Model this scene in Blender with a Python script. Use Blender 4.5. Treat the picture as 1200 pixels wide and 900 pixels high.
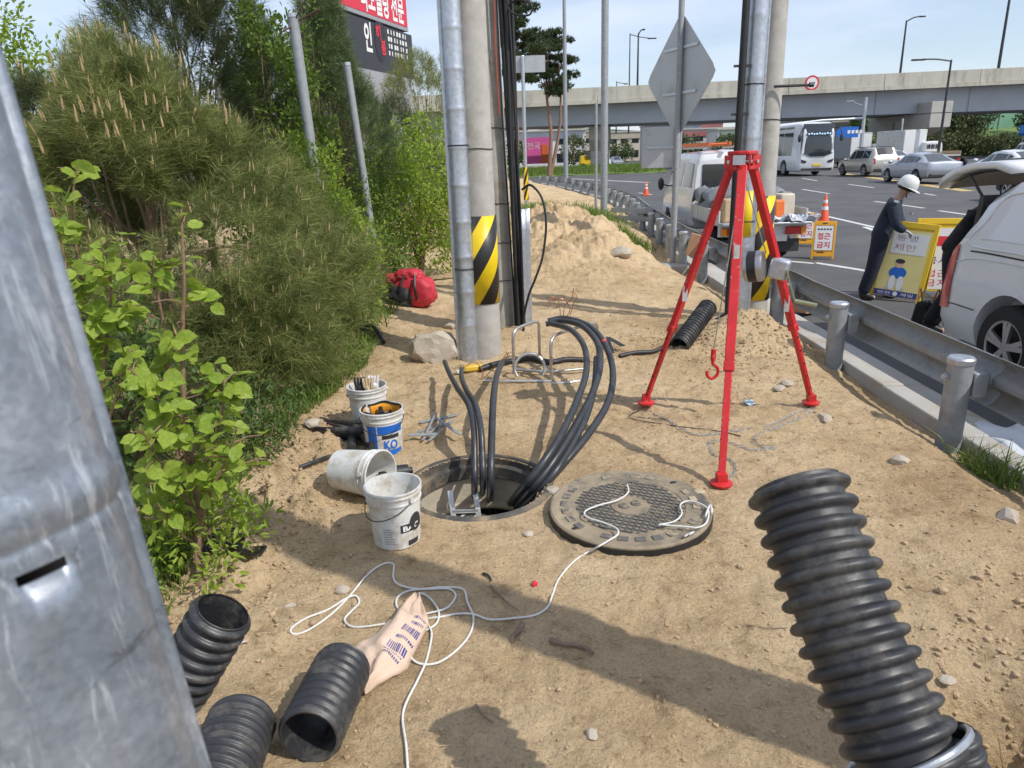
import bpy, bmesh, math, random
import numpy as np
from mathutils import Vector, Matrix, Euler
for o in list(bpy.data.objects): bpy.data.objects.remove(o)
SC = bpy.context.scene
COL = SC.collection
rad = math.radians
# ---------------------------------------------------------------- camera
CZ = 1.65; PITCH = rad(17.7); ROLL = rad(2.0); FPX = 832.0
Fv = Vector((0, math.cos(PITCH), -math.sin(PITCH))); R0 = Vector((1, 0, 0)); U0 = R0.cross(Fv)
Uv = U0*math.cos(ROLL) + R0*math.sin(ROLL); Rv = R0*math.cos(ROLL) - U0*math.sin(ROLL)
cam = bpy.data.cameras.new('camera'); camo = bpy.data.objects.new('camera', cam); COL.objects.link(camo)
mw = Matrix.Identity(4)
for i in range(3): mw[i][0] = Rv[i]; mw[i][1] = Uv[i]; mw[i][2] = -Fv[i]
mw.translation = (0, 0, CZ); camo.matrix_world = mw
cam.sensor_width = 36; cam.lens = 36*FPX/1200; cam.clip_start = .02; cam.clip_end = 3000
cam.dof.use_dof = True; cam.dof.focus_distance = 4.5; cam.dof.aperture_fstop = 9
SC.camera = camo
# ---------------------------------------------------------------- sky, sun, exposure
SUN_EL = rad(48); SUN_DIR = Vector((.835*math.cos(SUN_EL), -.55*math.cos(SUN_EL), math.sin(SUN_EL))).normalized()
W = bpy.data.worlds.new('World'); SC.world = W; W.use_nodes = True
nt = W.node_tree; bg = nt.nodes['Background']; sky = nt.nodes.new('ShaderNodeTexSky')
sky.sky_type = 'NISHITA'; sky.sun_disc = False; sky.sun_elevation = SUN_EL
sky.sun_rotation = math.atan2(SUN_DIR.x, SUN_DIR.y)
sky.air_density = 1.0; sky.dust_density = .8; sky.ozone_density = 2.2; sky.altitude = 50
# thin high cloud veil drawn over the sky by direction
tc = nt.nodes.new('ShaderNodeTexCoord'); mp = nt.nodes.new('ShaderNodeMapping'); mp.inputs['Scale'].default_value = (1, 1, 4)
nz = nt.nodes.new('ShaderNodeTexNoise'); nz.inputs['Scale'].default_value = 2.6; nz.inputs['Detail'].default_value = 7; nz.inputs['Roughness'].default_value = .55
rp = nt.nodes.new('ShaderNodeMapRange'); rp.inputs['From Min'].default_value = .38; rp.inputs['From Max'].default_value = .72; rp.inputs['To Min'].default_value = .28; rp.inputs['To Max'].default_value = .85
mx = nt.nodes.new('ShaderNodeMix'); mx.data_type = 'RGBA'; mx.inputs['B'].default_value = (6.2, 6.7, 7.9, 1)
nt.links.new(tc.outputs['Generated'], mp.inputs['Vector']); nt.links.new(mp.outputs[0], nz.inputs['Vector']); nt.links.new(nz.outputs['Fac'], rp.inputs['Value'])
nt.links.new(rp.outputs[0], mx.inputs['Factor']); nt.links.new(sky.outputs[0], mx.inputs['A']); nt.links.new(mx.outputs['Result'], bg.inputs['Color'])
bg.inputs['Strength'].default_value = .145
sl = bpy.data.lights.new('sun', 'SUN'); sl.energy = 3.6; sl.angle = rad(.53); sl.color = (1, .955, .88)
so = bpy.data.objects.new('sun', sl); COL.objects.link(so)
so.rotation_euler = (-SUN_DIR).to_track_quat('-Z', 'Y').to_euler(); so.location = (6, -4, 12)
SC.view_settings.view_transform = 'Standard'; SC.view_settings.look = 'None'; SC.view_settings.exposure = 0.05; SC.view_settings.gamma = 1
# ---------------------------------------------------------------- helpers
def ray(x, y): return Fv + Rv*((x-600)/FPX) - Uv*((y-450)/FPX)
def g(x, y, z=0.0):                      # the spot on a level plane z that the photograph shows there
    d = ray(x, y); return Vector((0, 0, CZ)) + d*((z-CZ)/d.z)
def atY(x, y, Y):
    d = ray(x, y); return Vector((0, 0, CZ)) + d*(Y/d.y)
def tag(o, label=None, cat=None, group=None, kind=None):
    if label: o['label'] = label
    if cat: o['category'] = cat
    if group: o['group'] = group
    if kind: o['kind'] = kind
    return o
def thing(name, label, cat, loc=(0, 0, 0), rz=0, group=None, rot=None):
    o = bpy.data.objects.new(name, None); COL.objects.link(o); o.location = loc
    o.rotation_euler = rot if rot is not None else (0, 0, rz); o.empty_display_size = .1
    return tag(o, label, cat, group)
def link(o, parent=None):
    COL.objects.link(o); o.parent = parent; return o
def clone(src, parent=None, label=None, loc=None, rot=None):
    c = src.copy(); COL.objects.link(c); c.parent = parent
    if loc is not None: c.location = loc
    if rot is not None: c.rotation_euler = rot
    if label: c['label'] = label
    for ch in [q for q in src.children]: clone(ch, c)
    return c
def np_mesh(name, V, F, mats, smooth=False, midx=None):
    V = np.asarray(V, np.float32); F = np.asarray(F, np.int32); k = F.shape[1]
    me = bpy.data.meshes.new(name); me.vertices.add(len(V)); me.vertices.foreach_set('co', V.ravel())
    me.loops.add(F.size); me.loops.foreach_set('vertex_index', F.ravel())
    me.polygons.add(len(F)); me.polygons.foreach_set('loop_start', np.arange(0, F.size, k, dtype=np.int32))
    if midx is not None: me.polygons.foreach_set('material_index', np.asarray(midx, np.int32))
    me.polygons.foreach_set('use_smooth', np.full(len(F), smooth, bool))
    for m in (mats if isinstance(mats, (list, tuple)) else [mats]): me.materials.append(m)
    me.update(calc_edges=True); me.validate(); return me
def frames(pts, closed=False):
    P = [Vector(p) for p in pts]; n = len(P); out = []; up = None
    for i in range(n):
        a = P[i-1] if (i > 0 or closed) else P[i]; b = P[(i+1) % n] if (i < n-1 or closed) else P[i]
        t = (b-a).normalized() if (b-a).length > 1e-9 else Vector((0, 0, 1))
        if up is None:
            h = Vector((0, 0, 1)) if abs(t.z) < .9 else Vector((1, 0, 0)); up = (h - t*h.dot(t)).normalized()
        else:
            up = up - t*up.dot(t); up = up.normalized() if up.length > 1e-6 else t.orthogonal().normalized()
        out.append((P[i], t, up, t.cross(up)))
    return out
def spline(pts, n=8, closed=False):      # Catmull-Rom through the points
    P = [Vector(p) for p in pts]; m = len(P); out = []
    for i in range(m if closed else m-1):
        p0 = P[(i-1) % m] if (closed or i > 0) else P[0]*2-P[1]; p1 = P[i]; p2 = P[(i+1) % m]
        p3 = P[(i+2) % m] if (closed or i < m-2) else P[-1]*2-P[-2]
        for k in range(n):
            t = k/n; out.append(.5*((2*p1)+(p2-p0)*t+(2*p0-5*p1+4*p2-p3)*t*t+(3*p1-p0-3*p2+p3)*t**3))
    if not closed: out.append(P[-1])
    return out
class MB:
    def __init__(s): s.v = []; s.f = []; s.mi = []
    def add(s, V, F, mi=0):
        b = len(s.v); s.v += [tuple(v) for v in V]; s.f += [tuple(i+b for i in f) for f in F]; s.mi += [mi]*len(F); return s
    def box(s, c, size, rot=None, mi=0, top=(1, 1)):
        x, y, z = [q/2 for q in size]; tx, ty = top
        V = [(-x,-y,-z),(x,-y,-z),(x,y,-z),(-x,y,-z),(-x*tx,-y*ty,z),(x*tx,-y*ty,z),(x*tx,y*ty,z),(-x*tx,y*ty,z)]
        M_ = Matrix.Identity(3) if rot is None else (rot if isinstance(rot, Matrix) else Euler(rot).to_matrix()); c = Vector(c)
        return s.add([M_ @ Vector(v)+c for v in V], [(0,3,2,1),(4,5,6,7),(0,1,5,4),(1,2,6,5),(2,3,7,6),(3,0,4,7)], mi)
    def bar(s, p0, p1, w, h=None, mi=0, up=(0, 0, 1)):
        p0 = Vector(p0); p1 = Vector(p1); t = p1-p0; L = t.length; t.normalize(); u = Vector(up)
        if abs(t.dot(u)) > .98: u = Vector((1, 0, 0))
        a = t.cross(u).normalized(); b = a.cross(t); M_ = Matrix((a, t, b)).transposed()
        return s.box((p0+p1)/2, (w, L, h or w), M_, mi)
    def tube(s, pts, r, n=8, caps=True, closed=False, mi=0):
        fr = frames(pts, closed); R = r if isinstance(r, (list, tuple)) else [r]*len(fr); V = []; F = []
        for (p, t, u, w), q in zip(fr, R):
            for k in range(n):
                a = 2*math.pi*k/n; V.append(p+u*(q*math.cos(a))+w*(q*math.sin(a)))
        m = len(fr)
        for i in range(m if closed else m-1):
            for k in range(n):
                j = (i+1) % m; F.append((i*n+k, i*n+(k+1) % n, j*n+(k+1) % n, j*n+k))
        if caps and not closed: F += [tuple(range(n-1, -1, -1)), tuple(range((m-1)*n, m*n))]
        return s.add(V, F, mi)
    def cyl(s, p0, p1, r0, r1=None, n=14, caps=True, mi=0): return s.tube([p0, p1], [r0, r0 if r1 is None else r1], n, caps, mi=mi)
    def lathe(s, prof, n=24, M_=None, mi=0, closed=False, arc=None):
        M_ = M_ or Matrix.Identity(4); V = []; F = []; m = len(prof); nn = n if arc is None else n+1
        for (r, z) in prof:
            for k in range(nn):
                a = 2*math.pi*k/n if arc is None else arc[0]+(arc[1]-arc[0])*k/n; V.append(M_ @ Vector((r*math.cos(a), r*math.sin(a), z)))
        for i in range(m if closed else m-1):
            j = (i+1) % m
            for k in range(n):
                k2 = (k+1) % nn if arc is None else k+1; F.append((i*nn+k, i*nn+k2, j*nn+k2, j*nn+k))
        return s.add(V, F, mi)
    def disc(s, c, r, n=20, M_=None, mi=0):
        M_ = M_ or Matrix.Identity(3); c = Vector(c)
        return s.add([c+M_ @ Vector((r*math.cos(2*math.pi*k/n), r*math.sin(2*math.pi*k/n), 0)) for k in range(n)], [tuple(range(n))], mi)
    def prism(s, poly, d, M_=None, mi=0):    # polygon in local xy, thickness d along z
        M_ = M_ or Matrix.Identity(4); n = len(poly)
        V = [M_ @ Vector((x, y, 0)) for x, y in poly]+[M_ @ Vector((x, y, d)) for x, y in poly]
        return s.add(V, [tuple(range(n-1, -1, -1)), tuple(range(n, 2*n))]+[(i, (i+1) % n, n+(i+1) % n, n+i) for i in range(n)], mi)
    def grid(s, P, mi=0, cu=False, cv=False):
        nu, nv = len(P), len(P[0]); V = [p for row in P for p in row]; F = []
        for i in range(nu if cu else nu-1):
            for j in range(nv if cv else nv-1):
                a = (i+1) % nu; b = (j+1) % nv; F.append((i*nv+j, a*nv+j, a*nv+b, i*nv+b))
        return s.add(V, F, mi)
    def ell(s, c, r, nu=10, nv=14, mi=0, rot=None):
        c = Vector(c); r = (r, r, r) if not isinstance(r, (tuple, list)) else r; M_ = Matrix.Identity(3) if rot is None else Euler(rot).to_matrix()
        P = [[c+M_ @ Vector((r[0]*math.sin(math.pi*(i+.001)/(nu-.0+.002))*math.cos(2*math.pi*j/nv), r[1]*math.sin(math.pi*(i+.001)/(nu+.002))*math.sin(2*math.pi*j/nv), r[2]*math.cos(math.pi*i/nu))) for j in range(nv)] for i in range(nu+1)]
        return s.grid(P, mi, cv=True)
    def build(s, name, mats, parent=None, smooth=40, bevel=0, loc=None, origin=None, solid=0):
        me = bpy.data.meshes.new(name); V = s.v
        if origin is not None: ox, oy, oz = origin; V = [(x-ox, y-oy, z-oz) for x, y, z in V]
        me.from_pydata([tuple(v) for v in V], [], s.f)
        for m in (mats if isinstance(mats, (list, tuple)) else [mats]): me.materials.append(m)
        if len(set(s.mi)) > 1: me.polygons.foreach_set('material_index', s.mi)
        bm = bmesh.new(); bm.from_mesh(me); bmesh.ops.recalc_face_normals(bm, faces=bm.faces); bm.to_mesh(me); bm.free()
        if smooth:
            me.polygons.foreach_set('use_smooth', [True]*len(me.polygons)); me.set_sharp_from_angle(angle=rad(smooth))
        o = bpy.data.objects.new(name, me); COL.objects.link(o); o.parent = parent
        if loc is not None: o.location = loc
        if solid:
            q = o.modifiers.new('solid', 'SOLIDIFY'); q.thickness = solid; q.offset = 0
        if bevel:
            q = o.modifiers.new('bevel', 'BEVEL'); q.width = bevel; q.segments = 2; q.limit_method = 'ANGLE'; q.angle_limit = rad(35)
        return o
# value noise
_rs = np.random.RandomState(7); _lat = _rs.rand(256, 256)
def vnoise(x, y):
    xi = np.floor(x).astype(int); yi = np.floor(y).astype(int); fx = x-xi; fy = y-yi
    fx = fx*fx*(3-2*fx); fy = fy*fy*(3-2*fy); L = lambda a, b: _lat[a & 255, b & 255]
    return (L(xi, yi)*(1-fx)+L(xi+1, yi)*fx)*(1-fy)+(L(xi, yi+1)*(1-fx)+L(xi+1, yi+1)*fx)*fy-.5
def fbm(x, y, s, octs=4, gain=.5):
    t = 0; a = 1
    for k in range(octs): t = t+a*vnoise(x*s+17.3*k, y*s-9.1*k); s *= 2.03; a *= gain
    return t
# ---------------------------------------------------------------- materials
def M(name, c, rough=.6, metal=0, var=.12, scale=6, bump=0, bscale=80, c2=None, detail=5, spec=.5, lo=.3, hi=.7, coat=0, stretch=None, dirt=None, dirtscale=3, dirtlo=.52, dirthi=.7, rvar=.08):
    m = bpy.data.materials.new(name); m.use_nodes = True; N = m.node_tree.nodes; L = m.node_tree.links; b = N['Principled BSDF']
    b.inputs['Roughness'].default_value = rough; b.inputs['Metallic'].default_value = metal; b.inputs['Specular IOR Level'].default_value = spec; b.inputs['Coat Weight'].default_value = coat; b.inputs['Coat Roughness'].default_value = .08
    tc = N.new('ShaderNodeTexCoord'); vec = tc.outputs['Object']
    if stretch:
        mp = N.new('ShaderNodeMapping'); mp.inputs['Scale'].default_value = stretch; L.new(vec, mp.inputs['Vector']); vec = mp.outputs[0]
    n = N.new('ShaderNodeTexNoise'); n.inputs['Scale'].default_value = scale; n.inputs['Detail'].default_value = detail; n.inputs['Roughness'].default_value = .62; L.new(vec, n.inputs['Vector'])
    r = N.new('ShaderNodeValToRGB'); r.color_ramp.elements[0].position = lo; r.color_ramp.elements[1].position = hi
    ca = tuple(min(1, q*(1-var)) for q in c) if c2 is None else c; cb = tuple(min(1, q*(1+var)) for q in c) if c2 is None else c2
    r.color_ramp.elements[0].color = (*ca[:3], 1); r.color_ramp.elements[1].color = (*cb[:3], 1); L.new(n.outputs['Fac'], r.inputs['Fac']); col = r.outputs[0]
    if dirt:
        n3 = N.new('ShaderNodeTexNoise'); n3.inputs['Scale'].default_value = dirtscale; n3.inputs['Detail'].default_value = 8; n3.inputs['Roughness'].default_value = .7; L.new(vec, n3.inputs['Vector'])
        mr = N.new('ShaderNodeMapRange'); mr.inputs['From Min'].default_value = dirtlo; mr.inputs['From Max'].default_value = dirthi; L.new(n3.outputs['Fac'], mr.inputs['Value'])
        x = N.new('ShaderNodeMix'); x.data_type = 'RGBA'; x.inputs['B'].default_value = (*dirt, 1); L.new(mr.outputs[0], x.inputs['Factor']); L.new(col, x.inputs['A']); col = x.outputs['Result']
    L.new(col, b.inputs['Base Color'])
    if rvar:
        q = N.new('ShaderNodeMapRange'); q.inputs['To Min'].default_value = max(.02, rough-rvar); q.inputs['To Max'].default_value = min(1, rough+rvar); L.new(n.outputs['Fac'], q.inputs['Value']); L.new(q.outputs[0], b.inputs['Roughness'])
    if bump:
        n2 = N.new('ShaderNodeTexNoise'); n2.inputs['Scale'].default_value = bscale; n2.inputs['Detail'].default_value = 6; L.new(vec, n2.inputs['Vector'])
        bp = N.new('ShaderNodeBump'); bp.inputs['Strength'].default_value = bump; bp.inputs['Distance'].default_value = .01; L.new(n2.outputs['Fac'], bp.inputs['Height']); L.new(bp.outputs[0], b.inputs['Normal'])
    return m
def leaf_mat(name, c, c2, trans=.35, rough=.5, clump=4.5):
    m = bpy.data.materials.new(name); m.use_nodes = True; N = m.node_tree.nodes; L = m.node_tree.links; b = N['Principled BSDF']; out = N['Material Output']
    b.inputs['Roughness'].default_value = rough; b.inputs['Specular IOR Level'].default_value = .35
    ge = N.new('ShaderNodeNewGeometry'); oi = N.new('ShaderNodeObjectInfo'); ad = N.new('ShaderNodeMath'); ad.operation = 'ADD'; fr = N.new('ShaderNodeMath'); fr.operation = 'FRACT'
    L.new(ge.outputs['Random Per Island'], ad.inputs[0]); L.new(oi.outputs['Random'], ad.inputs[1]); L.new(ad.outputs[0], fr.inputs[0])
    tc_ = N.new('ShaderNodeTexCoord'); nz_ = N.new('ShaderNodeTexNoise'); nz_.inputs['Scale'].default_value = clump; nz_.inputs['Detail'].default_value = 3; L.new(tc_.outputs['Object'], nz_.inputs['Vector']); mr_ = N.new('ShaderNodeMapRange'); mr_.inputs['From Min'].default_value = .36; mr_.inputs['From Max'].default_value = .64; L.new(nz_.outputs['Fac'], mr_.inputs['Value']); av = N.new('ShaderNodeMix'); av.inputs['Factor'].default_value = .55; L.new(fr.outputs[0], av.inputs['A']); L.new(mr_.outputs[0], av.inputs['B'])
    r = N.new('ShaderNodeValToRGB'); r.color_ramp.elements[0].color = (*c, 1); r.color_ramp.elements[1].color = (*c2, 1); L.new(av.outputs['Result'], r.inputs['Fac'])
    L.new(r.outputs[0], b.inputs['Base Color']); t = N.new('ShaderNodeBsdfTranslucent'); L.new(r.outputs[0], t.inputs['Color'])
    x = N.new('ShaderNodeMixShader'); x.inputs[0].default_value = trans; L.new(b.outputs[0], x.inputs[1]); L.new(t.outputs[0], x.inputs[2]); L.new(x.outputs[0], out.inputs['Surface']); return m
def glass_mat(name, tint=(.02, .025, .03), rough=.05):
    return M(name, tint, rough=rough, var=.05, spec=.8, rvar=0, coat=.3)
mt = {}
mt['galv'] = M('galvanised_steel', (.42, .45, .49), rough=.42, metal=.75, c2=(.60, .63, .67), scale=26, bump=.08, bscale=60, dirt=(.30, .28, .26), dirtscale=4, dirtlo=.55, dirthi=.8)
mt['galv_dull'] = M('weathered_galvanised_steel', (.27, .29, .31), rough=.6, metal=.25, c2=(.37, .39, .40), scale=18, dirt=(.22, .19, .16), dirtscale=5, dirtlo=.55, dirthi=.8)
mt['concrete'] = M('pole_concrete', (.36, .34, .31), rough=.85, c2=(.48, .46, .42), scale=9, bump=.35, bscale=120, dirt=(.30, .27, .22), dirtscale=3)
mt['concrete_old'] = M('weathered_concrete', (.34, .33, .30), rough=.9, c2=(.46, .44, .39), scale=7, bump=.4, bscale=70, dirt=(.28, .23, .16), dirtscale=2.5, dirtlo=.48, dirthi=.66)
mt['black'] = M('black_rubber', (.018, .018, .02), rough=.5, var=.3, scale=20, bump=.1, bscale=50)
mt['blackplastic'] = M('black_polyethylene', (.020, .021, .025), rough=.46, c2=(.040, .041, .045), scale=5, bump=.2, bscale=22, dirt=(.17, .155, .13), dirtscale=11, dirtlo=.49, dirthi=.80, rvar=.16)
mt['cable'] = M('grey_cable_sheath', (.036, .039, .045), rough=.38, var=.25, scale=12, dirt=(.14, .12, .09), dirtscale=9, dirtlo=.6, dirthi=.8)
mt['red'] = M('red_painted_aluminium', (.55, .02, .022), rough=.42, var=.16, scale=7, dirt=(.42, .33, .27), dirtscale=26, dirtlo=.60, dirthi=.70, bump=.08, bscale=40)
mt['chrome'] = M('bare_steel_tube', (.55, .54, .52), rough=.33, metal=.85, var=.15, scale=30, dirt=(.35, .29, .22), dirtscale=9, dirtlo=.55, dirthi=.75)
mt['yellow'] = M('yellow_reflective', (.80, .58, .01), rough=.45, var=.06, scale=5, dirt=(.45, .33, .06), dirtscale=7, dirtlo=.6, dirthi=.8)
mt['blackband'] = M('black_reflective', (.02, .02, .02), rough=.45, var=.3, scale=8)
mt['white'] = M('white_plastic', (.66, .66, .64), rough=.45, var=.05, scale=6, dirt=(.42, .36, .27), dirtscale=9, dirtlo=.47, dirthi=.66)
mt['ring'] = M('cast_iron', (.085, .08, .072), rough=.7, metal=.25, var=.25, scale=18, bump=.4, bscale=90, dirt=(.36, .27, .17), dirtscale=5, dirtlo=.45, dirthi=.68)
mt['rope'] = M('white_rope', (.68, .67, .63), rough=.8, var=.1, scale=90, bump=.3, bscale=300)
mt['wood'] = M('raw_wood', (.38, .27, .16), rough=.8, c2=(.50, .38, .24), scale=12, stretch=(8, 1, 8))
mt['bark'] = M('bark', (.16, .11, .07), rough=.9, c2=(.26, .19, .13), scale=14, bump=.6, bscale=60, stretch=(1, 1, .3))
mt['pinebark'] = M('pine_bark', (.20, .12, .08), rough=.95, c2=(.34, .20, .13), scale=10, bump=.6, bscale=50, stretch=(1, 1, .4))
mt['carwhite'] = M('white_car_paint', (.72, .73, .74), rough=.28, var=.02, scale=2, coat=.6, dirt=(.60, .59, .56), dirtscale=2, dirtlo=.5, dirthi=.9, rvar=.03)
mt['glass'] = glass_mat('dark_car_glass')
mt['tyre'] = M('tyre_rubber', (.02, .02, .021), rough=.8, var=.3, scale=20)
mt['alloy'] = M('alloy_wheel', (.5, .5, .52), rough=.35, metal=.8, var=.1)
mt['darkmetal'] = M('dark_steel', (.05, .05, .055), rough=.5, metal=.4, var=.3)
mt['redlens'] = M('red_lamp_lens', (.50, .02, .02), rough=.2, var=.08, coat=.5)
mt['amberlens'] = M('amber_lamp_lens', (.75, .25, .02), rough=.2, var=.08, coat=.5)
# ================================================================ ground
HOLE = Vector((-.2, 3.42, 0)); HR = .375
def rail_x(y):                            # the line of guard rail posts
    return np.interp(y, [-6, 3, 5.7, 8, 12, 17, 21, 30, 40, 52], [2.62, 2.65, 2.69, 2.72, 2.86, 3.2, 3.6, 3.9, 3.3, 2.0])
def mound(x, y, cx, cy, rx, ry, h, p=1.6): return h*np.exp(-((np.abs(x-cx)/rx)**2+(np.abs(y-cy)/ry)**2)**(p/2))
_fr = random.Random(12); FOOT = [(_fr.uniform(-1.0, 2.3), _fr.uniform(1.3, 6.5), _fr.uniform(0, 6.3), _fr.uniform(.004, .011)) for _ in range(75)]
FOOT = [f for f in FOOT if math.hypot(f[0]+.2, f[1]-3.42) > .65]
def soil_z(x, y, fine=True):
    x = np.asarray(x, float); y = np.asarray(y, float)
    base = .05*fbm(x, y, .6, 3)
    flat = np.clip((np.hypot(x-HOLE.x, y-HOLE.y)-.38)/.5, 0, 1)
    z = base*flat
    rough = 1+2.6*np.exp(-((x+1.25)/.34)**2)*np.exp(-((y-3.4)/1.2)**2)            # broken lumpy soil at the edge of the bushes
    if fine: z = z+(.024*fbm(x, y, 4.5, 4, .6)*rough+.010*vnoise(x*27, y*27)+.006*vnoise(x*53, y*53))*np.clip(flat*1.6, .12, 1)
    lump = np.maximum(0, fbm(x+3, y, 7, 3)-.08)*.30*np.exp(-((x+1.22)/.26)**2)*np.exp(-((y-3.3)/1.1)**2); z = z+lump
    m = mound(x, y, 1.0, 13.6, 1.25, 3.4, .48, 2.0)+mound(x, y, 1.35, 10.9, .9, .9, .18); z = z+m*(1+.75*fbm(x, y, 1.7, 5, .62))
    z = z+mound(x, y, .6, 17.5, 1.5, 4, .22)+mound(x, y, 1.6, 22, 1.8, 6, .2)
    if fine:
        for fx, fy, fa, fd in FOOT:
            dx = x-fx; dy = y-fy; u = dx*math.cos(fa)+dy*math.sin(fa); v = -dx*math.sin(fa)+dy*math.cos(fa); q = (u/.13)**2+(v/.05)**2; z = z-fd*np.exp(-q**2)+fd*.5*np.exp(-(np.sqrt(q)-1.35)**2*9)
    z = z+mound(x, y, 2.15, 6.15, .62, .42, .17)*(1+.9*fbm(x, y, 5, 3))
    z = z+mound(x, y, .05, 6.4, .45, .4, .12)
    z = z+mound(x, y, -1.6, 8.2, .8, 2.2, .12)+mound(x, y, -3.4, 5, 1.6, 6, .1)
    z = z+mound(x, y, 2.15, 1.75, .28, .34, .16)*(1+.8*fbm(x, y, 6, 3))-mound(x, y, 1.47, 1.64, .19, .19, .42, 3.0)*(1+.35*fbm(x, y, 6, 3))  # dug earth beside the camera
    e = rail_x(y)-.02-x                                           # falls away at the kerb
    z = z-np.clip(1-(e-.02)/.34, 0, 1)**1.4*.17
    z = z-.45*np.exp(-((x-2.55)/.28)**2)*np.exp(-((y-12.2)/1.7)**2)   # washed-out gully by the sign foundation
    return z
def sz(x, y): return float(soil_z(x, y))
def soil_colour(name):
    m = bpy.data.materials.new(name); m.use_nodes = True; N = m.node_tree.nodes; L = m.node_tree.links; b = N['Principled BSDF']
    b.inputs['Roughness'].default_value = .95; b.inputs['Specular IOR Level'].default_value = .15
    tc = N.new('ShaderNodeTexCoord')
    def noise(s, d=6, r=.65):
        n = N.new('ShaderNodeTexNoise'); n.inputs['Scale'].default_value = s; n.inputs['Detail'].default_value = d; n.inputs['Roughness'].default_value = r; L.new(tc.outputs['Object'], n.inputs['Vector']); return n.outputs['Fac']
    def ramp(f, stops):
        r = N.new('ShaderNodeValToRGB'); el = r.color_ramp.elements
        while len(el) < len(stops): el.new(.5)
        for e_, (p, c) in zip(el, stops): e_.position = p; e_.color = (*c, 1)
        L.new(f, r.inputs['Fac']); return r.outputs[0]
    def mixc(f, a, c, mode='MIX'):
        x = N.new('ShaderNodeMix'); x.data_type = 'RGBA'; x.blend_type = mode; L.new(f, x.inputs['Factor']) if not isinstance(f, float) else setattr(x.inputs['Factor'], 'default_value', f)
        L.new(a, x.inputs['A']); L.new(c, x.inputs['B']); return x.outputs['Result']
    big = ramp(noise(1.1, 7), [(.30, (.50, .36, .205)), (.48, (.70, .53, .325)), (.7, (.82, .655, .43))])
    mid = ramp(noise(8, 9, .72), [(.30, (.50, .45, .40)), (.46, (.92, .90, .88)), (.75, (1.10, 1.08, 1.05))])
    fine = ramp(noise(80, 8, .8), [(.34, (.36, .32, .28)), (.46, (.90, .89, .88)), (.60, (1.05, 1.04, 1.02)), (.72, (1.25, 1.22, 1.16))])
    c = mixc(1.0, big, mid, 'MULTIPLY'); c = mixc(.85, c, fine, 'MULTIPLY')
    L.new(c, b.inputs['Base Color'])
    ma = N.new('ShaderNodeMath'); ma.operation = 'MULTIPLY_ADD'; ma.inputs[1].default_value = .35
    L.new(noise(170, 5, .7), ma.inputs[0]); L.new(noise(34, 7, .7), ma.inputs[2])
    bp = N.new('ShaderNodeBump'); bp.inputs['Strength'].default_value = 1.0; bp.inputs['Distance'].default_value = .03; L.new(ma.outputs[0], bp.inputs['Height']); L.new(bp.outputs[0], b.inputs['Normal'])
    return m
mt['soil'] = soil_colour('dry_sandy_soil')
mt['clod'] = M('soil_clod', (.34, .24, .14), rough=.95, c2=(.50, .365, .225), scale=9, bump=.6, bscale=60)
mt['stone'] = M('field_stone', (.38, .32, .25), rough=.9, c2=(.52, .46, .37), scale=7, bump=.4, bscale=50)
xs = np.concatenate([np.linspace(-14, -3.2, 20)[:-1], np.linspace(-3.2, -1.9, 50)[:-1], np.linspace(-1.9, 2.0, 235)[:-1], np.linspace(2.0, 1.0, 1)[:0], np.linspace(2.0, 4.0, 90)])
ys = np.concatenate([np.linspace(-6, .9, 14)[:-1], np.linspace(.9, 5.2, 270)[:-1], np.geomspace(5.2, 16, 190)[:-1], np.geomspace(16, 60, 40)])
X, Y = np.meshgrid(xs, ys, indexing='ij'); Z = soil_z(X, Y)
nx, ny = X.shape; V = np.stack([X, Y, Z], -1).reshape(-1, 3)
I, J = np.meshgrid(np.arange(nx-1), np.arange(ny-1), indexing='ij'); a = (I*ny+J).ravel()
Fq = np.stack([a, a+ny, a+ny+1, a+1], 1); cen = V[Fq].mean(1)
keep = (np.hypot(cen[:, 0]-HOLE.x, cen[:, 1]-HOLE.y) > HR-.02) & (cen[:, 0] < rail_x(cen[:, 1])+.08)
Fq = Fq[keep]; used = np.unique(Fq); remap = np.full(len(V), -1); remap[used] = np.arange(len(used))
soil = link(bpy.data.objects.new('soil_ground', np_mesh('soil_ground', V[used], remap[Fq], mt['soil'], True))); tag(soil, kind='structure')
# far ground sheet, in four pieces round the manhole
mt['terrain'] = M('dusty_verge', (.20, .19, .12), rough=.95, c2=(.32, .27, .18), scale=.35, bump=.4, bscale=20)
b = MB(); E_ = 1500; zt = -.42
for (x0, x1, y0, y1) in ((-E_, -1.2, -60, E_), (.8, E_, -60, E_), (-1.2, .8, -60, 2.4), (-1.2, .8, 4.4, E_)):
    b.add([(x0, y0, zt), (x1, y0, zt), (x1, y1, zt), (x0, y1, zt)], [(0, 1, 2, 3)])
tag(b.build('terrain', mt['terrain'], smooth=0), kind='structure')
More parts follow.
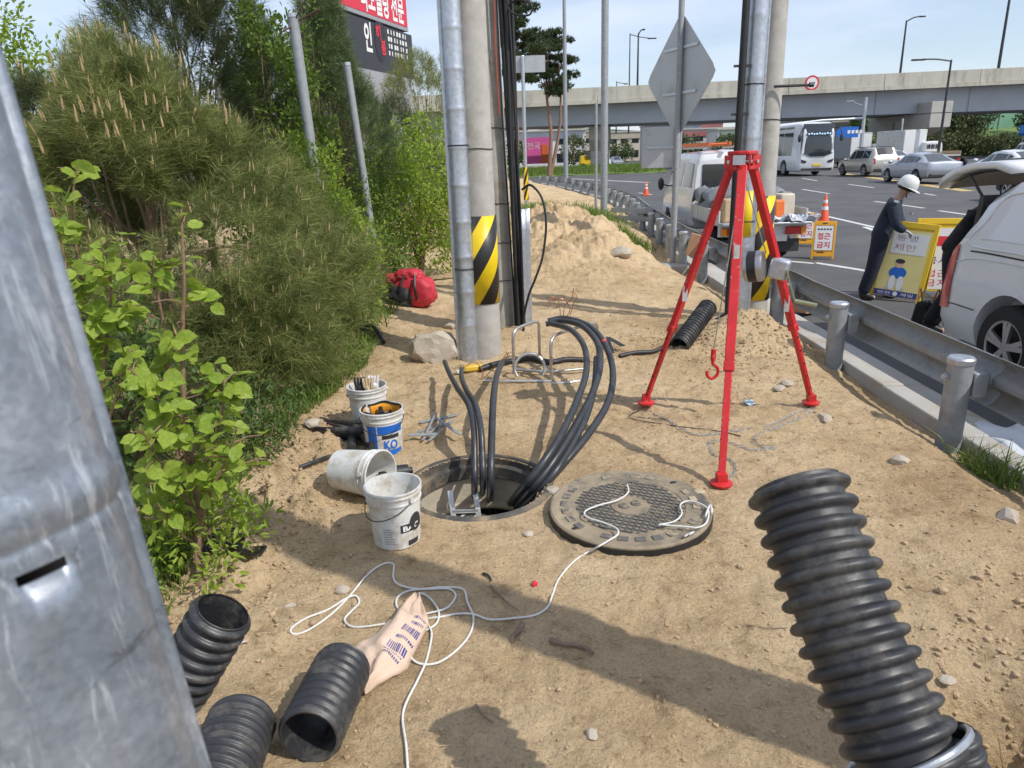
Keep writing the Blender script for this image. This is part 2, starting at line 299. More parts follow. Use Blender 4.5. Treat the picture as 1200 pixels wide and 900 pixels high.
# road: main carriageway on the right, the crossing road beyond the bend
def road_mat():
    m = M('asphalt', (.085, .085, .09), rough=.88, c2=(.125, .125, .128), scale=.8, bump=.5, bscale=240, dirt=(.15, .14, .125), dirtscale=.5, dirtlo=.5, dirthi=.75, spec=.3)
    return m
mt['asphalt'] = road_mat(); ZR = -.25
b = MB(); ry = np.concatenate([np.linspace(-8, 21, 30), np.linspace(22, 52, 25)])
P = [[(float(rail_x(y))+.62, y, ZR), (14, y, ZR), (75, y, ZR)] for y in ry]; b.grid(P)
b.add([(-90, 52, ZR), (75, 52, ZR), (75, 72, ZR), (-90, 72, ZR)], [(0, 1, 2, 3)])
b.add([(4.2, 72, ZR), (75, 72, ZR), (75, 260, ZR), (24, 260, ZR)], [(0, 1, 2, 3)])
tag(b.build('road', mt['asphalt'], smooth=0), kind='structure')
mt['paint'] = M('white_road_paint', (.62, .62, .60), rough=.7, var=.06, scale=3, dirt=(.22, .22, .22), dirtscale=6, dirtlo=.55, dirthi=.72)
mt['ypaint'] = M('yellow_road_paint', (.55, .40, .14), rough=.7, var=.1, scale=3, dirt=(.25, .22, .16), dirtscale=5, dirtlo=.5, dirthi=.72)
# ---- painted lines found on the road plane
def line(p, q, w, name='lane_marking', m='paint'):
    p = Vector((p[0], p[1], 0)); q = Vector((q[0], q[1], 0)); t = (q-p).normalized(); n = Vector((-t.y, t.x, 0))*w/2; bb = MB()
    bb.add([(*(v[:2]), ZR+.004) for v in (p-n, p+n, q+n, q-n)], [(0, 1, 2, 3)]); o = bb.build(name, mt[m], smooth=0); tag(o, kind='structure'); return o
lines = [((955, 308), (1012, 317), .13), ((920, 306), (955, 309), .13), ((1010, 317), (1100, 330), .13), ((940, 247), (1023, 266), .14), ((1013, 266), (1027, 271), .14), ((1022, 266), (1080, 279), .13),
         ((940, 222), (972, 227), .14), ((1025, 236), (1083, 244), .14), ((994, 216), (1024, 220), .14), ((1083, 227), (1096, 229), .14), ((1100, 247), (1150, 254), .14), ((940, 209), (958, 212), .14), ((748, 226), (764, 228), .14)]
for a_, c_, w_ in lines: line(g(*a_, ZR), g(*c_, ZR), w_)
line(g(985, 203, ZR), g(1135, 224, ZR), .5, 'median_marking', 'ypaint'); line(g(640, 208, ZR), g(760, 214, ZR), .35, 'stop_marking')
line(g(705, 193.5, ZR), g(800, 199, ZR), .5, 'stop_marking')
# ---- kerb stones and gutter between the soil and the road
tag(thing('kerb', 'x', 'x'), kind='structure'); kerb = bpy.data.objects['kerb']; del kerb['label']; del kerb['category']
mt['kerb'] = M('kerb_concrete', (.40, .39, .36), rough=.9, c2=(.52, .50, .46), scale=6, bump=.3, bscale=90, dirt=(.33, .27, .19), dirtscale=3, dirtlo=.46, dirthi=.7)
rnd = random.Random(4); y = -1.0; k = 0
while y < 50:
    Ln = 1.0 if y < 20 else 3.0; bb = MB(); x0, x1 = float(rail_x(y)), float(rail_x(y+Ln)); dz = rnd.uniform(-.008, .008)
    t = Vector((x1-x0, Ln, 0)); c = Vector(((x0+x1)/2+.16, y+Ln/2, -.19+dz))
    bb.bar(c-t*.497, c+t*.497, .16, .26); bb.build('kerb_stone', mt['kerb'], kerb, bevel=.012); y += Ln
b = MB(); P = [[(float(rail_x(y))+.235, y, -.17), (float(rail_x(y))+.5, y, -.205), (float(rail_x(y))+.66, y, -.225), (float(rail_x(y))+.66, y, -.26)] for y in np.linspace(-2, 50, 80)]
b.grid(P); tag(b.build('gutter', mt['kerb'], smooth=0), kind='structure')
# ---- guard rail
rail = thing('guardrail', 'grey galvanised steel guardrail on round posts along the kerb', 'guardrail', (2.65, 3, 0)); RO = (2.65, 3, 0)
posts = [2.35, 4.02, 5.68, 7.05, 8.6, 10.2, 11.6, 12.9, 14.2, 15.5, 17, 18.6, 20.2, 21.8, 23.4, 25, 27, 29, 31, 33, 35, 37.5, 40, 43, 46, 49]
prof = [(-.155, .0), (-.14, .04), (-.085, .082), (-.05, .06), (-.02, .012), (.02, .012), (.05, .06), (.085, .082), (.14, .04), (.155, .0)]
def railz(y): return .29+.02*math.sin(y*.35)*(y > 7)
for i in range(len(posts)-1):
    y0, y1 = posts[i], posts[i+1]; P = []
    if i == 0: y0 = -1.5
    for t in np.linspace(-.02, 1.02, 4):
        y = y0+(y1-y0)*t; x = float(rail_x(y))+.17; P.append([(x+d-.0015*(i % 2), y, railz(y)+z) for z, d in prof])
    bb = MB(); bb.grid(P); bb.build('rail_beam', mt['galv_dull'], rail, smooth=50, origin=RO, solid=.006)
for i, y in enumerate(posts):
    x = float(rail_x(y)); zb = sz(x-.03, y)-.2; zt_ = railz(y)+.135; bb = MB(); bb.cyl((x, y, zb), (x, y, zt_), .07, n=20)
    po = bb.build('post', mt['galv_dull'], rail, origin=RO)
    bb = MB(); bb.lathe([(.0745, -.025), (.0755, .004), (.066, .014), (.0, .016)], 20, Matrix.Translation((x, y, zt_))); bb.build('cap', mt['galv'], po, origin=RO)
    bb = MB(); bb.box((x+.112, y, railz(y)-.02), (.09, .10, .15)); bb.build('spacer_block', mt['galv_dull'], po, origin=RO, bevel=.01)
    bb = MB(); bb.cyl((x-.1, y+.0, railz(y)+.03), (x-.06, y, railz(y)+.03), .014, n=8); bb.cyl((x-.085, y, railz(y)+.03), (x-.075, y, railz(y)+.03), .024, n=6); bb.build('bolt', mt['galv'], po, origin=RO)
# ================================================================ poles beside the manhole
def stripe_mat(name, period, turns, up=1):
    m = bpy.data.materials.new(name); m.use_nodes = True; N = m.node_tree.nodes; L = m.node_tree.links; b = N['Principled BSDF']; b.inputs['Roughness'].default_value = .4
    tc = N.new('ShaderNodeTexCoord'); gr = N.new('ShaderNodeTexGradient'); gr.gradient_type = 'RADIAL'; L.new(tc.outputs['Object'], gr.inputs['Vector'])
    sp = N.new('ShaderNodeSeparateXYZ'); L.new(tc.outputs['Object'], sp.inputs[0])
    a = N.new('ShaderNodeMath'); a.operation = 'MULTIPLY'; a.inputs[1].default_value = 1/period; L.new(sp.outputs['Z'], a.inputs[0])
    c = N.new('ShaderNodeMath'); c.operation = 'MULTIPLY_ADD'; c.inputs[1].default_value = -turns*up; L.new(gr.outputs['Fac'], c.inputs[0]); L.new(a.outputs[0], c.inputs[2])
    f = N.new('ShaderNodeMath'); f.operation = 'FRACT'; L.new(c.outputs[0], f.inputs[0]); q = N.new('ShaderNodeMath'); q.operation = 'GREATER_THAN'; q.inputs[1].default_value = .5; L.new(f.outputs[0], q.inputs[0])
    n = N.new('ShaderNodeTexNoise'); n.inputs['Scale'].default_value = 9; n.inputs['Detail'].default_value = 6; L.new(tc.outputs['Object'], n.inputs['Vector'])
    mr = N.new('ShaderNodeMapRange'); mr.inputs['From Min'].default_value = .3; mr.inputs['From Max'].default_value = .8; mr.inputs['To Min'].default_value = 1.0; mr.inputs['To Max'].default_value = .75; L.new(n.outputs['Fac'], mr.inputs['Value'])
    x = N.new('ShaderNodeMix'); x.data_type = 'RGBA'; x.inputs['A'].default_value = (.022, .021, .02, 1); x.inputs['B'].default_value = (.85, .60, .008, 1); L.new(q.outputs[0], x.inputs['Factor'])
    y = N.new('ShaderNodeMix'); y.data_type = 'RGBA'; y.blend_type = 'MULTIPLY'; y.inputs['Factor'].default_value = 1; L.new(x.outputs['Result'], y.inputs['A']); L.new(mr.outputs[0], y.inputs['B']); L.new(y.outputs['Result'], b.inputs['Base Color'])
    br = N.new('ShaderNodeTexChecker'); br.inputs['Scale'].default_value = 90; L.new(tc.outputs['Object'], br.inputs['Vector']); bp = N.new('ShaderNodeBump'); bp.inputs['Strength'].default_value = .25; bp.inputs['Distance'].default_value = .002; L.new(br.outputs['Fac'], bp.inputs['Height']); L.new(bp.outputs[0], b.inputs['Normal'])
    return m
mt['stripe'] = stripe_mat('hazard_stripes', .42, 3.2)
def concrete_pole(label, base, r, H, lean=(0, 0), band=None, rings=(), group=None, m='concrete'):
    t = thing('utility_pole', label, 'utility pole', base)
    b = MB(); b.tube([(lean[0]*z, lean[1]*z, z) for z in np.linspace(-.4, H, 14)], [r-(z)/150 for z in np.linspace(-.4, H, 14)], 28); b.build('shaft', mt[m], t)
    if band:
        z0, z1 = band; b = MB(); b.tube([(lean[0]*z, lean[1]*z, z) for z in (z0, z1)], [r+.006-z0/150, r+.006-z1/150], 32, caps=False); b.build('hazard_band', mt['stripe'], t, solid=.004)
    for z in rings:
        b = MB(); b.tube([(lean[0]*z+(r+.004-z/150)*math.cos(a), lean[1]*z+(r+.004-z/150)*math.sin(a), z+.004*math.sin(3*a)) for a in np.linspace(0, 2*math.pi, 30)[:-1]], .004, 5, closed=True); b.build('wire_tie', mt['darkmetal'], t)
    return t
def cable_guard(label, base, r, H, face, beads=.28, m='galv', flange=.03, z0=-.2, lean=(0, 0), group=None, slots=()):
    t = thing('cable_guard', label, 'cable guard', base); b = MB(); n = 22; zs = []; z = z0
    while z < H:
        zs.append((z, 0)); 
        if beads:
            for d, q in ((beads*.80, 0), (beads*.84, .25), (beads*.88, .75), (beads*.91, 1), (beads*.94, .75), (beads*.98, .25)): zs.append((z+d, q))
        else: zs.append((z+.2, 0))
        z += beads or .3
    P = []
    for z, q in zs:
        row = []; rr = r*(1+.045*q); ox, oy = lean[0]*z, lean[1]*z
        c_, s_ = math.cos(face), math.sin(face); 
        for k in range(n+1):
            a = face-math.pi/2*1.04+math.pi*1.04*k/n; row.append((ox+rr*math.cos(a), oy+rr*math.sin(a), z))
        for sgn, at in ((-1, 0), (1, -1)):
            a = face+sgn*math.pi/2; e = (ox+(r+flange)*math.cos(a)-.02*c_*0, oy+(r+flange)*math.sin(a), z)
            if at == 0: row.insert(0, e)
            else: row.append(e)
        P.append(row)
    b.grid(P); b.build('shell', mt[m], t, smooth=45, solid=.004)
    for z in slots:
        bb = MB(); bb.tube([(lean[0]*z+(r+.005)*math.cos(a), lean[1]*z+(r+.005)*math.sin(a), z) for a in np.linspace(face-1.75, face+1.75, 20)], .006, 6); bb.build('strap', mt['darkmetal'], t)
    return t
CAMD = lambda p: math.atan2(-p[1], -p[0])
concrete_pole('pale concrete utility pole with black and yellow band, beside the manhole', (-.215, 5.92, 0), .135, 9, band=(.50, 1.21), rings=(1.72, .95))
cable_guard('tall ribbed galvanised cable guard strapped to the front of the banded manhole pole', (-.355, 5.80, 0), .072, 6, CAMD((-.35, 5.8))+.25, flange=.028, slots=(.8, 1.75))
concrete_pole('dark grey utility pole behind the banded pole, carrying black cables', (-.075, 6.75, 0), .135, 9, lean=(-.016, 0), rings=(.55, .9, 1.25, 1.9), m='concrete_old')
cable_guard('narrow galvanised channel low down between the two manhole poles', (-.165, 6.60, 0), .045, 1.36, CAMD((-.1, 6.5)), beads=0, flange=.02)
cable_guard('flat galvanised cover low on the cable pole, right of the black cables', (.135, 6.66, 0), .055, 1.30, CAMD((.1, 6.7)), beads=0, flange=.025)
t = thing('cable_bundle', 'bundle of black cables running up the dark grey pole', 'cable', (.075, 6.60, 0))
for i, (dx, dy, r) in enumerate(((0, 0, .022), (.045, .0, .02), (.02, -.03, .018), (.06, -.02, .012), (-.03, -.012, .008), (.075, .01, .016))):
    b = MB(); b.tube([(dx-.018*z+.012*math.sin(z*1.3+i*2), dy+.01*math.cos(z*1.7+i), z) for z in np.linspace(0, 7, 30)], r, 8); b.build('cable', mt['black'], t)
b = MB(); b.tube([(-.05-.018*z+.02*math.sin(z*2), -.08, z) for z in np.linspace(2.0, 7, 20)], .006, 6); b.build('red_wire', M('red_wire', (.45, .08, .04), rough=.5), t)
# thin loose cable bowing out from the pole to the ground
P = [atY(612, 222, 6.6), atY(622, 217, 6.5), atY(635, 232, 6.45), atY(640, 262, 6.4), atY(636, 300, 6.35), atY(628, 325, 6.3), atY(620, 345, 6.3), atY(614, 372, 6.35), Vector((.12, 6.3, .02))]
b = MB(); b.tube(spline(P, 6), .011, 7); tag(b.build('loose_cable', mt['black'], origin=P[-1], loc=P[-1]), 'thin black cable bowing out from the pole and down to the soil', 'cable')
P = [atY(592, 10, 6.6), atY(606, 0, 6.5), atY(622, 5, 6.45), atY(621, 17, 6.45), atY(605, 17, 6.5), atY(594, 5, 6.5), atY(598, -40, 6.5)]
b = MB(); b.tube(spline(P, 8), .008, 6); tag(b.build('cable_loop', mt['black'], origin=P[0], loc=P[0]), 'small coil of thin black cable high on the dark grey pole', 'cable')
# right-hand pole behind the tripod
concrete_pole('beige concrete utility pole with hazard band, behind the red tripod', (2.46, 7.05, 0), .14, 10, band=(.22, 1.22), rings=(1.9,), m='concrete')
cable_guard('ribbed galvanised cable guard on the pole behind the tripod', (2.265, 6.86, 0), .078, 7, CAMD((2.2, 6.8)), beads=.5, flange=.02, slots=(1.0, 2.2))
t = thing('pole_cable', 'thick black cable rising beside the pole behind the tripod', 'cable', (2.13, 6.8, 0))
b = MB(); b.tube([(-.14, .03, .02)]+[(.0+.0*z, .0, z) for z in np.linspace(.12, 7.5, 20)], .032, 10); b.build('sheath', mt['black'], t)
for z in (1.95, 2.35):
    b = MB(); b.box((0, 0, z), (.15, .02, .02)); b.build('clamp', mt['darkmetal'], t)
st = thing('warning_sticker', 'yellow warning sticker on the guard of the pole behind the tripod', 'sticker', (2.255, 6.775, 1.0))
b = MB(); b.lathe([(.083, -.14), (.083, .28)], 10, arc=(-2.3, -1.15)); b.build('sheet', mt['yellow'], st, loc=(.01, .085, 0), solid=.001)
b = MB(); b.cyl((2.46, 6.9, 2.18), (2.46+.32, 6.86, 2.18), .012, n=8); b.cyl((2.76, 6.86, 2.18), (2.80, 6.86, 2.18), .02, n=8); so_ = b.build('climbing_peg', mt['darkmetal'], bpy.data.objects['utility_pole.002'], origin=(2.46, 7.05, 0))
# pole out of frame on the sun side (its shadow crosses the foreground)
pp = concrete_pole('concrete utility pole just right of the camera, casting the foreground shadow band', (2.12, .86, 0), .155, 9)
cable_guard('galvanised cable guard on the pole just right of the camera', (2.32, .72, 0), .07, 5, -.6, beads=.4)
# ================================================================ foreground cable guard, left
def fore_guard():
    P1 = Vector((0, 0, CZ))+ray(244, 900)*.56; P2 = Vector((0, 0, CZ))+ray(-2, 60)*.44
    ax = (P2-P1).normalized(); mid = (P1+P2)/2; toc = Vector((0, 0, CZ))-mid; toc = (toc-ax*toc.dot(ax)).normalized(); side = ax.cross(toc); 
    if side.x < 0: side = -side
    r = .125; O = P1-side*(r+.006); H0 = (P1.z)/ax.z; base = O-ax*H0
    t = thing('cable_guard', 'large scuffed galvanised cable guard filling the left foreground, nearest the camera', 'cable guard', base)
    hb = (Vector((0, 0, CZ))+ray(60, 575)*.47-base).dot(ax)      # height of the rolled bead
    hs = (Vector((0, 0, CZ))+ray(60, 640)*.47-base).dot(ax)
    zs = [-.2]+list(np.arange(0, hs-.008, .05))+[hs-.004, hs+.003]+list(np.arange(hs+.02, hb-.035, .02))
    zs += list(np.linspace(hb-.032, hb+.032, 27))+list(np.arange(hb+.05, 2.4, .06)); n = 60; P = []
    for z in zs:
        q = math.exp(-((z-hb)/.013)**2)-.5*math.exp(-((z-hb+.017)/.0035)**2); row = []; rr = r*(1+.030*q)
        for k in range(n+1):
            a = math.pi*k/n; row.append(ax*z+side*(rr*math.cos(a))+toc*(rr*.62*math.sin(a)))
        row.insert(0, ax*z+side*(r+.004)-toc*.001); row.insert(0, ax*z+side*(r+.008)-toc*.002); P.append(row)
    b = MB(); b.grid(P); nv = n+3; iz = [i for i, z in enumerate(zs) if abs(z-(hs-.004)) < 1e-6][0]
    kk = [k for k in range(17, 22)]; drop = {(iz*(nv-1)+k) for k in kk}
    b.f = [f for i, f in enumerate(b.f) if i not in drop]; b.mi = [0]*len(b.f)
    b.build('shell', mt['galv_near'], t, smooth=60, solid=.0025)
    b = MB(); b.tube([ax*z-toc*.07-side*.02 for z in np.linspace(0, 2.6, 4)], .115, 24); b.build('inner_duct', mt['darkmetal'], t)
    return t
def galv_near():
    m = bpy.data.materials.new('scuffed_galvanised_sheet'); m.use_nodes = True; N = m.node_tree.nodes; L = m.node_tree.links; b = N['Principled BSDF']; tc = N.new('ShaderNodeTexCoord')
    def noise(s, d, r, st=(1, 1, 1), rot=(0, 0, 0)):
        mp = N.new('ShaderNodeMapping'); mp.inputs['Scale'].default_value = st; mp.inputs['Rotation'].default_value = rot; L.new(tc.outputs['Object'], mp.inputs['Vector']); n = N.new('ShaderNodeTexNoise'); n.inputs['Scale'].default_value = s; n.inputs['Detail'].default_value = d; n.inputs['Roughness'].default_value = r; n.inputs['Distortion'].default_value = .6; L.new(mp.outputs[0], n.inputs['Vector']); return n.outputs['Fac']
    def ramp(f, st):
        r = N.new('ShaderNodeValToRGB'); el = r.color_ramp.elements
        while len(el) < len(st): el.new(.5)
        for e_, (p, c) in zip(el, st): e_.position = p; e_.color = (*c, 1)
        L.new(f, r.inputs['Fac']); return r.outputs[0]
    def mix(f, a, c):
        x = N.new('ShaderNodeMix'); x.data_type = 'RGBA'; L.new(f, x.inputs['Factor']); L.new(a, x.inputs['A']); x.inputs['B'].default_value = (*c, 1); return x.outputs['Result']
    base = ramp(noise(6, 9, .72), [(.32, (.10, .115, .14)), (.46, (.22, .25, .29)), (.58, (.32, .35, .40)), (.72, (.56, .59, .62))])
    vo = N.new('ShaderNodeTexVoronoi'); vo.inputs['Scale'].default_value = 190; L.new(tc.outputs['Object'], vo.inputs['Vector']); hs_ = N.new('ShaderNodeSeparateColor'); L.new(vo.outputs['Color'], hs_.inputs[0])
    mr_ = N.new('ShaderNodeMapRange'); mr_.inputs['To Min'].default_value = .90; mr_.inputs['To Max'].default_value = 1.10; L.new(hs_.outputs[0], mr_.inputs['Value'])
    mm = N.new('ShaderNodeMix'); mm.data_type = 'RGBA'; mm.blend_type = 'MULTIPLY'; mm.inputs['Factor'].default_value = 1; L.new(base, mm.inputs['A']); L.new(mr_.outputs[0], mm.inputs['B'])
    sc = ramp(noise(60, 8, .75, (1, 1, .10), (.5, .4, 0)), [(.55, (0, 0, 0)), (.63, (.85, .85, .85))]); c = mix(sc, mm.outputs['Result'], (.58, .61, .64))
    s2_ = ramp(noise(34, 8, .8, (1, .25, 1), (0, .9, .3)), [(.58, (0, 0, 0)), (.66, (.8, .8, .8))]); c = mix(s2_, c, (.10, .10, .11))
    ru = ramp(noise(3.5, 8, .7, (1, 1, .25)), [(.54, (0, 0, 0)), (.75, (.6, .6, .6))]); c = mix(ru, c, (.25, .19, .13)); L.new(c, b.inputs['Base Color'])
    b.inputs['Metallic'].default_value = .55; rr = ramp(noise(10, 7, .7), [(.3, (.26,)*3), (.7, (.55,)*3)]); L.new(rr, b.inputs['Roughness'])
    bp = N.new('ShaderNodeBump'); bp.inputs['Strength'].default_value = .12; bp.inputs['Distance'].default_value = .004; L.new(noise(40, 6, .7), bp.inputs['Height']); L.new(bp.outputs[0], b.inputs['Normal']); return m
mt['galv_near'] = galv_near(); fore_guard()
# ================================================================ manhole
mh = thing('manhole', 'open round manhole with iron rim and cables coming out', 'manhole', HOLE); zr = .006
b = MB(); b.lathe([(.40, -.06), (.40, zr), (.385, zr+.010), (.368, zr+.010), (.362, zr-.004), (.352, zr-.004), (.352, -.03), (.315, -.034), (.315, -.10), (.345, -.10), (.345, -.12)], 64); b.build('rim', mt['ring'], mh)
mt['pitwall'] = M('pit_concrete', (.34, .29, .22), rough=.9, c2=(.50, .44, .34), scale=6, bump=.4, bscale=50)
b = MB(); b.lathe([(.345, -.12), (.345, -.26), (.325, -.27), (.325, -.29), (.36, -.295), (.36, -.32)], 48); b.build('neck_wall', mt['pitwall'], mh)
b = MB(); x, y, z0, z1 = .75, .75, -1.45, -.32
b.add([(-x,-y,z0),(x,-y,z0),(x,y,z0),(-x,y,z0)], [(0,1,2,3)]); b.add([(-x,-y,z0),(x,-y,z0),(x,y,z0),(-x,y,z0),(-x,-y,z1),(x,-y,z1),(x,y,z1),(-x,y,z1)], [(0,1,5,4),(1,2,6,5),(2,3,7,6),(3,0,4,7)])
n = 48; V = [(.36*math.cos(2*math.pi*k/n), .36*math.sin(2*math.pi*k/n), z1) for k in range(n)]
sq = []
for k in range(n):
    a = 2*math.pi*k/n; m_ = max(abs(math.cos(a)), abs(math.sin(a))); sq.append((x*math.cos(a)/m_, y*math.sin(a)/m_, z1))
b.add(V+sq, [(k, (k+1) % n, n+(k+1) % n, n+k) for k in range(n)]); b.build('chamber_wall', M('chamber_concrete', (.50, .49, .46), rough=.85, c2=(.62, .61, .58), scale=4), mh, smooth=0)
b = MB()
for s in (-1, 1): b.bar((-.10+s*.07, .20, -.12), (.02+s*.07, -.22, -1.0), .028, .012)
for k in range(5):
    f_ = .12+.19*k; c0 = Vector((-.10, .20, -.12)).lerp(Vector((.02, -.22, -1.0)), f_); b.cyl(c0-Vector((.07, 0, 0)), c0+Vector((.07, 0, 0)), .012, n=8)
mt['cleanwhite'] = M('clean_white_plastic', (.74, .75, .74), rough=.4, var=.04); ld = b.build('ladder', mt['chrome']); ld.location = HOLE; tag(ld, 'short metal ladder standing inside the open manhole', 'ladder')
b = MB(); b.box((0, 0, 0), (.40, .56, .5)); o = b.build('splice_case', mt['cleanwhite'], bevel=.02, loc=HOLE+Vector((-.17, .08, -.60))); tag(o, 'white splice case at the bottom of the open manhole', 'case')
b = MB(); b.bar((0, 0, 0), (.05, .1, .62), .05, .02); b.bar((.04, .0, 0), (.09, .08, .55), .03, .02); o = b.build('spacer_strips', mt['wood'], loc=HOLE+Vector((-.28, -.22, -.75))); tag(o, 'two wooden strips leaning inside the open manhole', 'wood strip')
# cover lying on the soil
COVER = Vector((.54, 3.04, 0)); cz = .012
cv = thing('manhole_cover', 'round cast iron manhole cover lying on the soil beside the open manhole', 'manhole cover', (COVER.x, COVER.y, cz-.014), rot=(rad(.6), rad(-.8), rad(20)))
mt['iron_cover'] = M('sandy_cast_iron', (.095, .09, .082), rough=.75, metal=.15, c2=(.19, .175, .155), scale=16, bump=.3, bscale=90, dirt=(.50, .40, .27), dirtscale=4, dirtlo=.50, dirthi=.62)
mt['stud_iron'] = M('worn_iron_studs', (.10, .098, .09), rough=.6, metal=.3, c2=(.20, .19, .17), scale=20, dirt=(.34, .27, .18), dirtscale=5, dirtlo=.56, dirthi=.68); mt['sand_iron'] = M('sand_packed_iron', (.20, .165, .115), rough=.9, metal=0, c2=(.38, .305, .205), scale=7, bump=.3, bscale=70, dirt=(.12, .11, .095), dirtscale=4, dirtlo=.50, dirthi=.66)
b = MB(); b.lathe([(0, .0), (.352, .0), (.368, .008), (.382, .03), (.382, .052), (.374, .058), (.362, .058), (.358, .056), (.262, .056), (.258, .052), (.09, .052), (.088, .058), (.0, .058)], 72); b.build('plate', mt['sand_iron'], cv, smooth=30)
b = MB(); b.lathe([(.384, .004), (.386, .03), (.3845, .046)], 72); b.build('edge_band', mt['black'], cv)
b = MB(); k = 0; st_ = .021                                      # basket-weave tread, joined small studs
for i in range(-14, 15):
    for j in range(-14, 15):
        x_, y_ = i*st_, j*st_; q = math.hypot(x_, y_)
        if .098 < q < .25:
            b.box((x_, y_, .0545), (.030, .0085, .007) if (i+j) % 2 else (.0085, .030, .007), (0, 0, rad(45)))
tr = b.build('tread_studs', mt['stud_iron'], cv, smooth=0); tr['kind'] = 'stuff'
for k in range(26):
    a = 2*math.pi*k/26
    if rnd.random() < .8:
        b = MB(); b.box((.311*math.cos(a), .311*math.sin(a), .058), (.046, .034, .007), (0, 0, a+math.pi/2)); b.build('edge_block', mt['iron_cover'], cv, bevel=.002)
for a in (.35, 3.4):
    b = MB(); b.ell((.335*math.cos(a), .335*math.sin(a), .057), (.02, .012, .004)); b.build('lifting_slot', mt['black'], cv)
b = MB(); b.box((.375, -.02, .045), (.05, .04, .03)); b.build('hinge_lug', mt['iron_cover'], cv, bevel=.006)
for dx, s in ((-.03, 1), (.035, -1)):                            # raised emblem in the middle
    b = MB(); b.tube([(dx+.022*math.cos(a), .022*math.sin(a)*s, .060) for a in np.linspace(.6, 5.6, 10)], .005, 5); b.tube([(dx-.012, .0, .060), (dx+.018, .012*s, .060)], .0045, 5); b.build('emblem', mt['iron_cover'], cv)
# ================================================================ tripod
mt['inkwhite0'] = M('worn_white_sticker', (.6, .6, .58), rough=.5, var=.1, scale=30, dirt=(.3, .25, .2), dirtscale=30)
tp = thing('rescue_tripod', 'tall red manhole tripod with winch standing beyond the cover', 'tripod', (1.33, 4.12, 0))
O = Vector((1.33, 4.12, 0)); apex = Vector((1.32, 4.10, 1.64)); feet = [g(845, 568, .01), g(757, 473, .02), g(950, 473, .02)]
hd = MB(); hp = [(.088*math.cos(a+(.36 if i % 2 else -.36)), .088*math.sin(a+(.36 if i % 2 else -.36))) for a0 in range(3) for i in (0, 1) for a in [[math.atan2((feet[j]-apex).y, (feet[j]-apex).x) for j in (0, 2, 1)][a0]]]
hd.prism(hp, .022, Matrix.Translation(apex-O+Vector((0, 0, -.02)))); hd.prism(hp, .022, Matrix.Translation(apex-O+Vector((0, 0, -.10))))
head = hd.build('head', mt['red'], tp, bevel=.006)
for f in feet:
    d = (f-apex); d2 = Vector((d.x, d.y, 0)).normalized(); a = math.atan2(d2.y, d2.x); b = MB()
    c = apex-O+d2*.062+Vector((0, 0, -.055))
    for s in (-1, 1): b.box(c+Vector((-d2.y, d2.x, 0))*.036*s, (.06, .010, .07), (0, 0, a))
    b.build('hinge_cheek', mt['red'], head)
    b = MB(); b.cyl(c-Vector((-d2.y, d2.x, 0))*.05, c+Vector((-d2.y, d2.x, 0))*.05, .010, n=8); b.build('hinge_bolt', mt['chrome'], head)
b = MB(); d2 = (feet[0]-apex); d2.z = 0; d2.normalize(); b.box(apex-O+d2*.098+Vector((-.02, 0, -.045)), (.010, .065, .05), (0, 0, math.atan2(d2.y, d2.x))); b.build('rating_plate', mt['galv'], head)
b = MB(); b.tube([apex-O+Vector((.02*math.cos(a), 0, -.10-.03+.03*math.sin(a))) for a in np.linspace(0, 2*math.pi, 14)[:-1]], .006, 6, closed=True); b.build('eye_bolt', mt['chrome'], head)
legs = []
for f in feet:
    d = f-apex; d2 = Vector((d.x, d.y, 0)).normalized(); top = apex-O+d2*.066+Vector((0, 0, -.06)); bot = f-O+Vector((0, 0, .03)); j = top.lerp(bot, .66)
    sd = Vector((-d2.y, d2.x, 0)); b = MB(); b.bar(top, j, .050, .032, up=sd.cross(d)); lg = b.build('leg', mt['red'], tp, bevel=.004); legs.append((lg, top, bot, j, d2))
    b = MB(); b.bar(top.lerp(bot, .6), bot, .037, .024, up=sd.cross(d)); b.build('lower_tube', mt['red'], lg, bevel=.003)
    b = MB(); b.bar(j-(j-top).normalized()*.03, j+(j-top).normalized()*.02, .057, .040, up=sd.cross(d)); b.build('collar', mt['red'], lg, bevel=.004)
    for q in (.70, .76, .82, .88, .94):
        b = MB(); p = top.lerp(bot, q); b.cyl(p-sd*.0205, p+sd*.0205, .007, n=8); b.build('pin_hole', mt['black'], lg)
    b = MB(); b.lathe([(0, -.028), (.055, -.028), (.058, -.016), (.035, -.006), (.0, -.004)], 18, Matrix.Translation(bot)); b.box(bot+Vector((0, 0, .01)), (.05, .05, .05)); b.build('foot', mt['red'], lg)
for (lg, top, bot, j, d2), q in zip(legs, (.3, .5, .55)):
    p = top.lerp(bot, q); n_ = Vector((-p.x-O.x, -p.y-O.y, 0)).normalized(); b = MB(); b.bar(p+n_*.0275-Vector((0, 0, .05)), p+n_*.0275+Vector((0, 0, .05)), .03, .002, up=n_); b.build('sticker', mt['inkwhite0'], lg)
